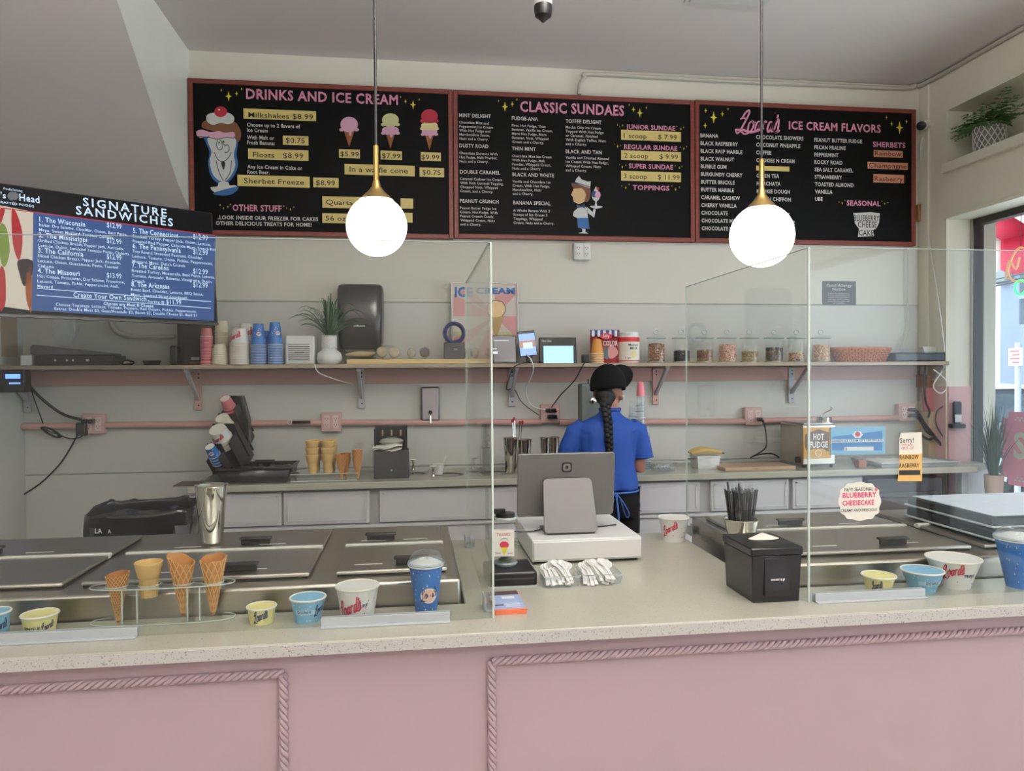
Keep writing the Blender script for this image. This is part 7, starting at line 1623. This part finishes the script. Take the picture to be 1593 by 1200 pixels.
for k in range(10): mb.box(-.02 + .003 * k, .012 + .003 * k, -.02 + k * .004, .01 + .002 * k, .012 + k * .006, .014 + k * .006, M=Matrix.Rotation(k * .7, 4, 'Z'))
mb.build('notes_inside', mat('bank_note_green', rgb(140, 150, 128), .7), t)
S_ = Surf((0, Yj - rj - .002, 0), (1, 0, 0), (0, 0, 1)); a, b = at(767, 866, Y=Yj - rj), at(800, 824, Y=Yj - rj)
k = Ink(t); poly(k[('label_paper', m_paper)], S_, [(767, 866), (800, 866), (800, 824), (767, 824)], .0005)
zz = Z(720, 770, 4.425); put(k[('red_writing', m_rednk)], S_, 'THANKS', *zz(232, 285), 4.5, px1=zz(325, 0)[0], bold=.0, lift=.001)
blob(k[('red_scoop', m_rednk)], S_, *zz(285, 345), 6.5, 5, .001); poly(k[('yellow_cone', m_yel)], S_, [zz(*p) for p in ((262, 362), (308, 362), (285, 422))][::-1], .0012)
mb = k[('black_writing', m_ink)]
for q_ in ((220, 408, 262, 'Thank'), (306, 408, 342, 'you!')): put(mb, S_, q_[3], *zz(q_[0], q_[1]), 2.6, px1=zz(q_[2], 0)[0], bold=.0, lift=.001)
pts_ = [(zz(285 + 27 * math.cos(a_), 318 + 20 * math.sin(a_))) for a_ in [PI + PI * i / 12 for i in range(13)]]
for i in range(12): poly(mb, S_, [pts_[i], pts_[i + 1], (pts_[i + 1][0], pts_[i + 1][1] + .7), (pts_[i][0], pts_[i][1] + .7)], .0012)
k.done()
# brochures
a, b = on(768, 958), on(835, 955); c0 = on(768, 920)
for i in range(4):
    t = thing('brochure', ['bottom', 'second', 'third', 'top'][i] + ' blue and orange folded menu leaflet beside the left screen', 'leaflet', (a.x + .035, a.y + .055, CT + .0004 + i * .0032), rz=(-.03, .02, -.015, .03)[i], group='leaflet pile')
    B(-.032, .052, -.055, .11, 0, .0028).build('sheet', mat('leaflet_orange_edge', rgb(220, 120, 84), .6), t)
    if i == 3:
        B(-.0315, .0515, -.045, .1095, .0028, .0032).build('blue_cover', mat('leaflet_blue', rgb(150, 168, 206), .5), t); B(-.0315, .0515, .075, .1094, .0032, .0035).build('photo_print', mat('leaflet_photo', rgb(66, 48, 48), .5, var=.5, scale=60), t)
        B(.0, .035, .04, .06, .0032, .0035).build('white_print', m_whc, t); B(-.028, -.004, -.018, -.008, .0032, .0035).build('food_print', MATS['leaflet_photo'], t)
        for q in range(4): B(.0, .04, -.03 + q * .009, -.027 + q * .009, .0032, .0035).build('text_line', m_whc, t)
# spoon trays
m_sp = mat('white_spoon_plastic', rgb(236, 236, 232), .3, var=.01)
def spoon_mesh():
    mb = MB(); n = 8
    def f(a, b):
        if b < .32: q = b / .32; w_ = .0125 * math.sin(PI * min(.98, .08 + q * .84)) ** .6; y = q * .036; z = -.005 * math.sin(PI * q) * (1 - (2 * a - 1) ** 2)
        else: q = (b - .32) / .68; w_ = .0035 + .002 * q; y = .036 + q * .085; z = .003 * q * (1 - q) * 4 - .001 * (1 - (2 * a - 1) ** 2)
        return ((2 * a - 1) * w_, -y, z)
    mb.grid(f, 6, 20); return mb
sp0 = None
for ti, (x0, x1, yb, yt) in enumerate(((846, 906, 914, 874), (908, 972, 911, 870))):
    a, b = on(x0, yb), on(x1, yb); xc = (a.x + b.x) / 2; w = (b.x - a.x) * .98; y0 = a.y
    t = thing('spoon_tray', 'clear tray holding white plastic spoons, %s of the two by the register' % ('left' if ti == 0 else 'right'), 'tray', (xc, y0, CT + .0005), group='spoon trays')
    mb = MB(); wallq.__globals__['mb'] = mb; wallq(-w / 2 + .006, w / 2 - .006, 0, .11, 0, .030, .006); mb.build('tray', m_pet, t, solid=.0015); MB().tube([(-w / 2, -.006, .03), (w / 2, -.006, .03), (w / 2, .116, .03), (-w / 2, .116, .03)], .0012, 5, closed=True).build('tray_rim', m_acre, t)
    rr_ = random.Random(ti + 2)
    for k in range(20):
        side = -1 if k < 10 else 1
        if sp0 is None: sp0 = spoon_mesh().build('plastic_spoon', m_sp, solid=.0012); o = sp0
        else: o = sp0.copy(); C.objects.link(o)
        j = k % 10; o.location = (xc + side * w * .23 + (j - 4.5) * .0036 * (-side), y0 + .105 - rr_.uniform(0, .012), CT + .040 + .0012 * j + rr_.uniform(0, .004)); o.rotation_euler = (.30 + rr_.uniform(-.05, .05), rr_.uniform(-.3, .3), side * -.10 + (j - 4.5) * .05 + rr_.uniform(-.05, .05))
        tag(o, 'white plastic spoon lying in the %s clear tray, %s heap' % ('left' if ti == 0 else 'right', 'left' if side < 0 else 'right'), 'spoon', 'spoons in the %s tray, %s heap' % ('left' if ti == 0 else 'right', 'left' if side < 0 else 'right'))
# black napkin box with its lid
a, b, c0 = on(1170, 940), on(1255, 937), on(1128, 909)
t = thing('napkin_box', 'black tabletop napkin box with sloped lid and white logo', 'dispenser', (a.x, a.y, CT)); w = b.x - a.x - .012; d = c0.y - a.y - .008; h = at(1170, 866, Y=a.y).z - CT; h2 = at(1170, 854, Y=a.y).z - CT
m_nb = mat('navy_black_plastic', rgb(15, 15, 22), .25, var=.05)
mb = MB(); mb.add([(.004, .004, 0), (w - .004, .004, 0), (w - .004, d - .004, 0), (.004, d - .004, 0), (-.001, -.001, h), (w + .001, -.001, h), (w + .001, d, h), (-.001, d, h)], [(3, 2, 1, 0), (4, 5, 6, 7), (0, 1, 5, 4), (1, 2, 6, 5), (2, 3, 7, 6), (3, 0, 4, 7)]); mb.build('box', m_nb, t, bevel=.003)
hm = at(1145, 832, Y=a.y + d * .6).z - CT
mb = MB(); mb.add([(-.004, -.004, h), (w + .004, -.004, h), (w + .004, d + .003, h), (-.004, d + .003, h), (-.004, -.004, h2), (w + .004, -.004, h2), (w + .004, d + .003, h2), (-.004, d + .003, h2), (.02, d * .35, h2 + .008), (w - .02, d * .35, h2 + .008), (w - .02, d * .75, h2 + .008), (.02, d * .75, h2 + .008)],
    [(3, 2, 1, 0), (0, 1, 5, 4), (1, 2, 6, 5), (2, 3, 7, 6), (3, 0, 4, 7), (4, 5, 9, 8), (5, 6, 10, 9), (6, 7, 11, 10), (7, 4, 8, 11), (8, 9, 10, 11)]); mb.build('lid', m_black, t, bevel=.003)
B(.25 * w, .75 * w, -.0022, .002, .02, h * .94).build('front_window', mat('smoked_window', rgb(22, 22, 30), .08), t, bevel=.001)
vs = [(w * .5 + .05 * math.cos(q) * .9, d * .42 + .020 * math.sin(q), h2 + .0085 + .0) for q in [2 * PI * k / 24 for k in range(24)]]; mb = MB(); mb.add([(w * .5, d * .46, h2 + .024)] + vs, [(0, 1 + k, 1 + (k + 1) % 24) for k in range(24)]); mb.build('napkin', m_paper, t)
q = MB(); S_ = Surf((0, a.y - .0025, 0), (1, 0, 0), (0, 0, 1)); put(q, S_, 'onenap', 1199, 904, 4.2, px1=1221, bold=.05, lift=.0006); q.v = [(x - t.location.x, y - t.location.y, z - CT) for x, y, z in q.v]; q.build('lettering', m_whc, t, smooth=False)
# straws in their steel cup
Ys = 2.38; xc = at(1153, 815, Y=Ys).x; ZB_ = .9858; hs_ = at(1153, 807, Y=Ys).z - ZB_
shaker('straw_cup', 'polished steel cup full of wrapped black straws', (xc, Ys, ZB_), hs_, .057, .045)
m_str = mat('black_straw', rgb(22, 22, 24), .3, var=.05); m_wrap = clear('straw_wrapper', (.95, .96, .97), .15, 1., base=.05)
first = None; r5 = random.Random(8); zl_ = at(1153, 757, Y=Ys).z
for k in range(52):
    q = math.sqrt((k + .5) / 52); a = k * 2.4; Lz = zl_ - ZB_ - .012 + r5.uniform(-.012, .004) + (.03 if k in (30, 41) else 0)
    if first is None:
        t = thing('wrapped_straw', 'x', 'straw'); L0 = Lz
        MB().cyl((0, 0, 0), (0, 0, L0 * .955), .0036, 8).build('straw', m_str, t); MB().lathe([(.0046, L0 * .55), (.0046, L0 * .96), (.003, L0), (.0006, L0 + .008)], 8, cap=False).build('clear_wrapper', m_wrap, t); first = t
    else: t = dup(first)
    tilt = q * .14; t.location = (xc + q * .033 * math.cos(a), Ys + q * .033 * math.sin(a), ZB_ + .010); t.rotation_euler = Vector((math.cos(a) * math.sin(tilt), math.sin(a) * math.sin(tilt), math.cos(tilt))).to_track_quat('Z', 'Y').to_euler(); t.scale = (1, 1, Lz / L0)
    t['label'] = 'tallest black straw, sticking up at the left of the steel cup' if k == 30 else 'black straw in clear wrapper standing in the steel cup'; t['group'] = 'wrapped straws in the steel cup'
# black and white slabs on the right freezer
p = on(1536, 852, 1.0)
for k, (dz, m) in enumerate(((.002, m_black), (.040, m_black))):
    t = thing('freezer_lid_stack', ['lower black tub lid stacked on the right freezer', 'upper black tub lid with pale top on the right freezer'][k], 'lid', (1.825 + .01 * k, 2.12 + .012 * k, 1.0045 + dz + .001))
    B(0, .62, 0, .42, 0, .034).build('lid_body', m, t, bevel=.008, seg=3); B(-.006, .626, -.006, .426, .0, .006).build('lid_rim', m_alu, t, bevel=.002)
    if k: B(.012, .608, .012, .408, .034, .037).build('pale_top', mat('frosted_pale_top', rgb(186, 194, 204), .5, var=.08, scale=30), t, bevel=.001)

# ================================================================ THE WORKER
m_skin = mat('brown_skin', rgb(150, 104, 84), .5, var=.04, scale=20); m_hair = mat('black_hair', rgb(13, 11, 11), .45, spec=.3, var=.2, scale=60, bump=.5, bscale=120, stretch=(6, 6, 1))
m_shirt = mat('royal_blue_cloth', rgb(20, 66, 146), .75, var=.05, scale=12, bump=.15, bscale=70); m_cap = mat('black_cap_cloth', rgb(11, 11, 13), .9, spec=.2, var=.1, scale=40, bump=.2, bscale=200)
m_trs = mat('black_trousers', rgb(15, 14, 17), .85, spec=.2, var=.1, scale=30, bump=.2, bscale=80)
OX, OY = 1.10, 4.06
P_ = thing('person', 'worker from behind in blue shirt, black cap and long braid at the back counter', 'person', (OX, OY, 0))
def fuse(mb, name, m, vox, parent, smooth=6, wrinkle=None):
    me = bpy.data.meshes.new('raw'); me.from_pydata(mb.v, [], mb.f); me.update(); o = bpy.data.objects.new('raw', me); C.objects.link(o)
    r = o.modifiers.new('r', 'REMESH'); r.mode = 'VOXEL'; r.voxel_size = vox; s = o.modifiers.new('s', 'SMOOTH'); s.iterations = smooth; s.factor = .5
    bpy.context.view_layer.update(); dg = bpy.context.evaluated_depsgraph_get(); ev = o.evaluated_get(dg); out = bpy.data.meshes.new_from_object(ev, depsgraph=dg); bpy.data.objects.remove(o); bpy.data.meshes.remove(me)
    if wrinkle:
        nn = [v.normal.copy() for v in out.vertices]
        for v, n in zip(out.vertices, nn): v.co += n * wrinkle(v.co)
    out.materials.clear(); out.materials.append(m); out.shade_smooth(); ob = bpy.data.objects.new(name, out); C.objects.link(ob); ob.parent = parent; return ob
def loft(mb, rings, seg=28, e=.85):
    """rings (cx, cy, z, rx, ry) capped at both ends"""
    vs = []; fs = []
    for cx, cy, z, rx, ry in rings:
        for k in range(seg):
            a = 2 * PI * k / seg; c, s = math.cos(a), math.sin(a); vs.append((cx + math.copysign(abs(c) ** e, c) * rx, cy + math.copysign(abs(s) ** e, s) * ry, z))
    for i in range(len(rings) - 1):
        for k in range(seg): k2 = (k + 1) % seg; fs.append((i * seg + k, i * seg + k2, (i + 1) * seg + k2, (i + 1) * seg + k))
    fs.append(tuple(range(seg - 1, -1, -1))); fs.append(tuple((len(rings) - 1) * seg + k for k in range(seg))); mb.add(vs, fs)
hx_, hy_ = -.008, -.005                                    # head centre, turned to the right and bowed
fd = Vector((.62, .74, -.25)).normalized()
# body: one continuous surface
b_ = MB()
loft(b_, [(0, .02, .80, .13, .09), (0, .01, .92, .135, .095), (-.01, .0, 1.05, .12, .085), (-.02, -.01, 1.2, .15, .09), (-.02, -.01, 1.27, .12, .07), (-.0, -.005, 1.31, .05, .05), (.0, 0, 1.41, .045, .048)])
b_.ball((hx_, hy_ + .01, 1.475), (.073, .088, .100), 24, 16).ball((hx_ + .032, hy_ + .030, 1.432), (.056, .060, .066), 20, 12)
nose = Vector((hx_, hy_, 1.46)) + fd * .102; b_.ball(tuple(nose), (.012, .013, .014), 10, 8); b_.ball(tuple(nose + Vector((-.008, -.012, -.032))), (.016, .014, .008), 10, 8)
ear = Vector((.056, -.034, 1.418)); b_.ball(tuple(ear), (.013, .014, .026), 12, 10); b_.ball((-.083, .02, 1.43), (.010, .014, .024), 12, 10)
def arm(sh, el, wr, hand_dir, thumb):
    b_.tube([sh, sh.lerp(el, .5), el, el.lerp(wr, .45), wr], [.048, .042, .036, .034, .024], 16)
    hd = hand_dir.normalized(); up = Vector((0, 0, 1)); sd = hd.cross(up).normalized(); palm = wr + hd * .045
    b_.tube([wr, wr + hd * .03, wr + hd * .075], [.024, .034, .036], 12, flat=.45)
    for i, (o, L) in enumerate(((-.028, .060), (-.009, .070), (.010, .066), (.028, .050))):
        p = wr + hd * .078 + sd * o; b_.tube([p - hd * .02, p + hd * L * .45 - up * .006, p + hd * L * .8 - up * .026, p + hd * L * .85 - up * .045], [.0095, .009, .0082, .0075], 8)
    p = wr + hd * .03 + sd * thumb * .030; b_.tube([p, p + sd * thumb * .022 + hd * .022 - up * .008, p + sd * thumb * .022 + hd * .05 - up * .022], [.012, .0105, .009], 8)
shR, elR, wrR = Vector((.155, .0, 1.225)), Vector((.178, .02, 1.005)), Vector((.09, .235, 1.02))
shL, elL, wrL = Vector((-.185, .0, 1.225)), Vector((-.235, .05, 1.01)), Vector((-.10, .255, 1.03))
arm(shR, elR, wrR, Vector((-.35, .9, -.2)), -1); arm(shL, elL, wrL, Vector((.4, .9, -.2)), 1)
for s in (-1, 1):
    b_.tube([(s * .075, .02, .86), (s * .085, .02, .66), (s * .085, .015, .47), (s * .085, .04, .28), (s * .085, .05, .09)], [.085, .075, .055, .05, .035], 16)
fuse(b_, 'body', m_skin, .0065, P_, 5)
# shirt: torso, sleeves and stand collar in one piece of cloth
s_ = MB()
loft(s_, [(.005, .0, .893, .150, .118), (.0, .0, .91, .158, .124), (-.005, -.005, .96, .156, .120), (-.012, -.008, 1.04, .150, .112), (-.02, -.012, 1.12, .160, .114), (-.024, -.012, 1.20, .176, .114), (-.022, -.012, 1.245, .178, .104), (-.018, -.010, 1.278, .142, .084), (-.008, -.006, 1.305, .088, .066), (0, -.002, 1.325, .060, .058), (.002, .0, 1.352, .056, .056)])
s_.tube([(.11, -.005, 1.245), (.160, .0, 1.215), (.182, .006, 1.14), (.190, .014, 1.068)], [.056, .062, .060, .062], 20)
s_.tube([(-.15, -.005, 1.245), (-.200, .0, 1.212), (-.228, .01, 1.13), (-.236, .025, 1.062)], [.056, .063, .061, .063], 20)
def wr_(c):
    n = noise.noise(Vector((c.x * 7, c.y * 7, c.z * 11))) * .0055 + noise.noise(Vector((c.x * 16, c.y * 12, c.z * 7 + 3))) * .0035
    if c.z < 1.0: n += .006 * math.sin(c.x * 60 + c.z * 25) * (1.0 - c.z) / .1 * .6
    d = abs(c.x - .115) if c.x > 0 else abs(c.x + .155)
    if 1.05 < c.z < 1.22 and d < .03: n -= .007 * (1 - d / .03)
    return n
sh_ = fuse(s_, 'shirt', m_shirt, .0075, P_, 5, wr_)
MB().tube([(.058 * math.cos(a), .057 * math.sin(a) - .001, 1.345) for a in [2 * PI * k / 32 for k in range(32)]], .006, 8, closed=True, flat=1.6).build('collar', m_shirt, sh_)
for cx, cy, sx in ((.191, .015, 1), (-.237, .027, -1)): MB().tube([(cx + .0625 * math.cos(a), cy + .0625 * math.sin(a), 1.072) for a in [2 * PI * k / 28 for k in range(28)]], .0035, 6, closed=True).build('sleeve_hem', m_shirt, sh_)
# trousers and waist apron with blue strings
t_ = MB()
loft(t_, [(.005, .01, .925, .142, .104), (.01, .01, .87, .150, .114), (.015, .01, .80, .158, .120), (.01, .015, .74, .155, .115)])
for s in (-1, 1): t_.tube([(s * .078 + .008, .015, .80), (s * .088 + .008, .015, .6), (s * .088, .02, .42), (s * .088, .04, .22), (s * .088, .05, .06)], [.086, .078, .064, .060, .058], 20)
fuse(t_, 'trousers', m_trs, .009, P_, 4, lambda c: noise.noise(c * 12) * .004)
for s in (-1, 1): MB().ball((s * .088, .09, .035), (.045, .12, .038), 20, 10).build('shoe', m_black, P_)
ap = MB(); ap.grid(lambda a, b: (.165 * math.cos(PI * a) + .01, .012 + .135 * math.sin(PI * a) + .01 * b, .90 - b * .48), 24, 8); ap.build('apron', m_trs, P_, solid=.004)
m_tie = mat('blue_apron_string', rgb(52, 98, 176), .7)
tie = [[(-.01, -.125, .885), (-.04, -.140, .84), (-.055, -.135, .805), (-.035, -.135, .800), (-.015, -.13, .86)], [(-.0, -.125, .885), (.005, -.142, .80), (.01, -.138, .74)], [(.0, -.125, .888), (.035, -.140, .84), (.068, -.135, .78), (.062, -.132, .755), (.045, -.135, .775), (.02, -.135, .86)]]
for q in tie: MB().tube(spline(q, 6), .006, 6, flat=.5).build('apron_string', m_tie, P_)
MB().tube([(.155 * math.cos(a) + .005, .125 * math.sin(a), .888) for a in [2 * PI * k / 40 for k in range(40)]], .005, 6, closed=True).build('waist_string', m_tie, P_)
# hair, braid, cap, earbud
h_ = MB(); h_.ball((hx_ - .006, hy_ - .005, 1.50), (.080, .090, .065), 24, 16).ball((-.034, -.028, 1.425), (.060, .066, .062), 18, 12).ball((-.040, -.060, 1.39), (.040, .036, .045), 14, 10)
ho = fuse(h_, 'hair', m_hair, .008, P_, 3)
for v in ho.data.vertices:                                    # keep the face clear
    d = (Vector(v.co) - Vector((hx_, hy_, 1.45)));
    if d.dot(fd) > .035: v.co -= fd * (d.dot(fd) - .035)
br = MB(); n = 13
for k in range(n):
    z = 1.375 - k * .0275; w = .026 - .0008 * k; x = -.055 + .0015 * k; y = -.105 - .012 * math.sin(k * .25) - (.03 if k > 2 else .01 * k)
    for s in (-1, 1): br.ball((x + s * w * .42, y, z - (.0135 if s > 0 else 0)), (w * .78, .021, .021), 12, 8, M=None)
br.build('braid', m_hair, P_)
MB().ball((-.055 + .0015 * n, -.15, 1.375 - n * .0275 - .03), (.014, .012, .04), 12, 8).build('braid_end', m_hair, P_)
cp_ = MB(); cc = Vector((hx_ - .004, hy_ + .004, 1.482))
def capf(a, b):
    A = 2 * PI * a; th = PI * .5 * (1 - b) * 1.16; r = 1 + .012 * abs(math.cos(3 * A)) * (1 - b)
    z = cc.z + math.cos(th) * .118; return (cc.x + .099 * math.sin(th) * math.cos(A) * r, cc.y + .113 * math.sin(th) * math.sin(A) * r, z - .012 * math.sin(A) * (1 - b))
cp_.grid(capf, 48, 16, wrap=True); cap_ = cp_.build('cap', m_cap, P_, solid=.003)
MB().ball((cc.x, cc.y, cc.z + .119), (.007, .007, .004), 12, 6).build('cap_button', m_cap, cap_)
for k in range(6): MB().tube([Vector(capf(k / 6 + 1 / 12, b)) * 1.0 for b in [i / 14 for i in range(14)]], .0012, 4).build('cap_seam', m_cap, cap_)
bu = Vector((.80, .50, .30)).normalized(); bv = Vector((-.34, .06, .94)); bv = (bv - bu * bv.dot(bu)).normalized(); bn = bu.cross(bv)
bo = Vector((.098, .030, 1.508)); bm2 = MB()
def brim(a, b):
    A = PI * (a - .5); u_ = math.cos(A) * .092 * b; v_ = math.sin(A) * .070 * (.55 + .45 * b)
    p = bo + bu * (u_ - .012) + bv * (v_ + .028) - bn * (.018 * (v_ / .062) ** 2); return tuple(p)
bm2.grid(brim, 24, 8); bm2.build('cap_brim', m_cap, cap_, solid=.004)
eb = MB(); eb.ball(tuple(ear + Vector((.009, -.006, .0))), (.007, .007, .008), 12, 8).tube([ear + Vector((.012, -.008, .0)), ear + Vector((.013, -.004, -.026))], .0035, 8); eb.build('earbud', m_white, P_)
for s in (-1, 1): MB().ball(tuple(Vector((hx_, hy_, 1.475)) + fd * .088 + Vector((.74, -.62, 0)) * s * .030), (.010, .010, .007), 12, 8).build('eye', m_white, P_)
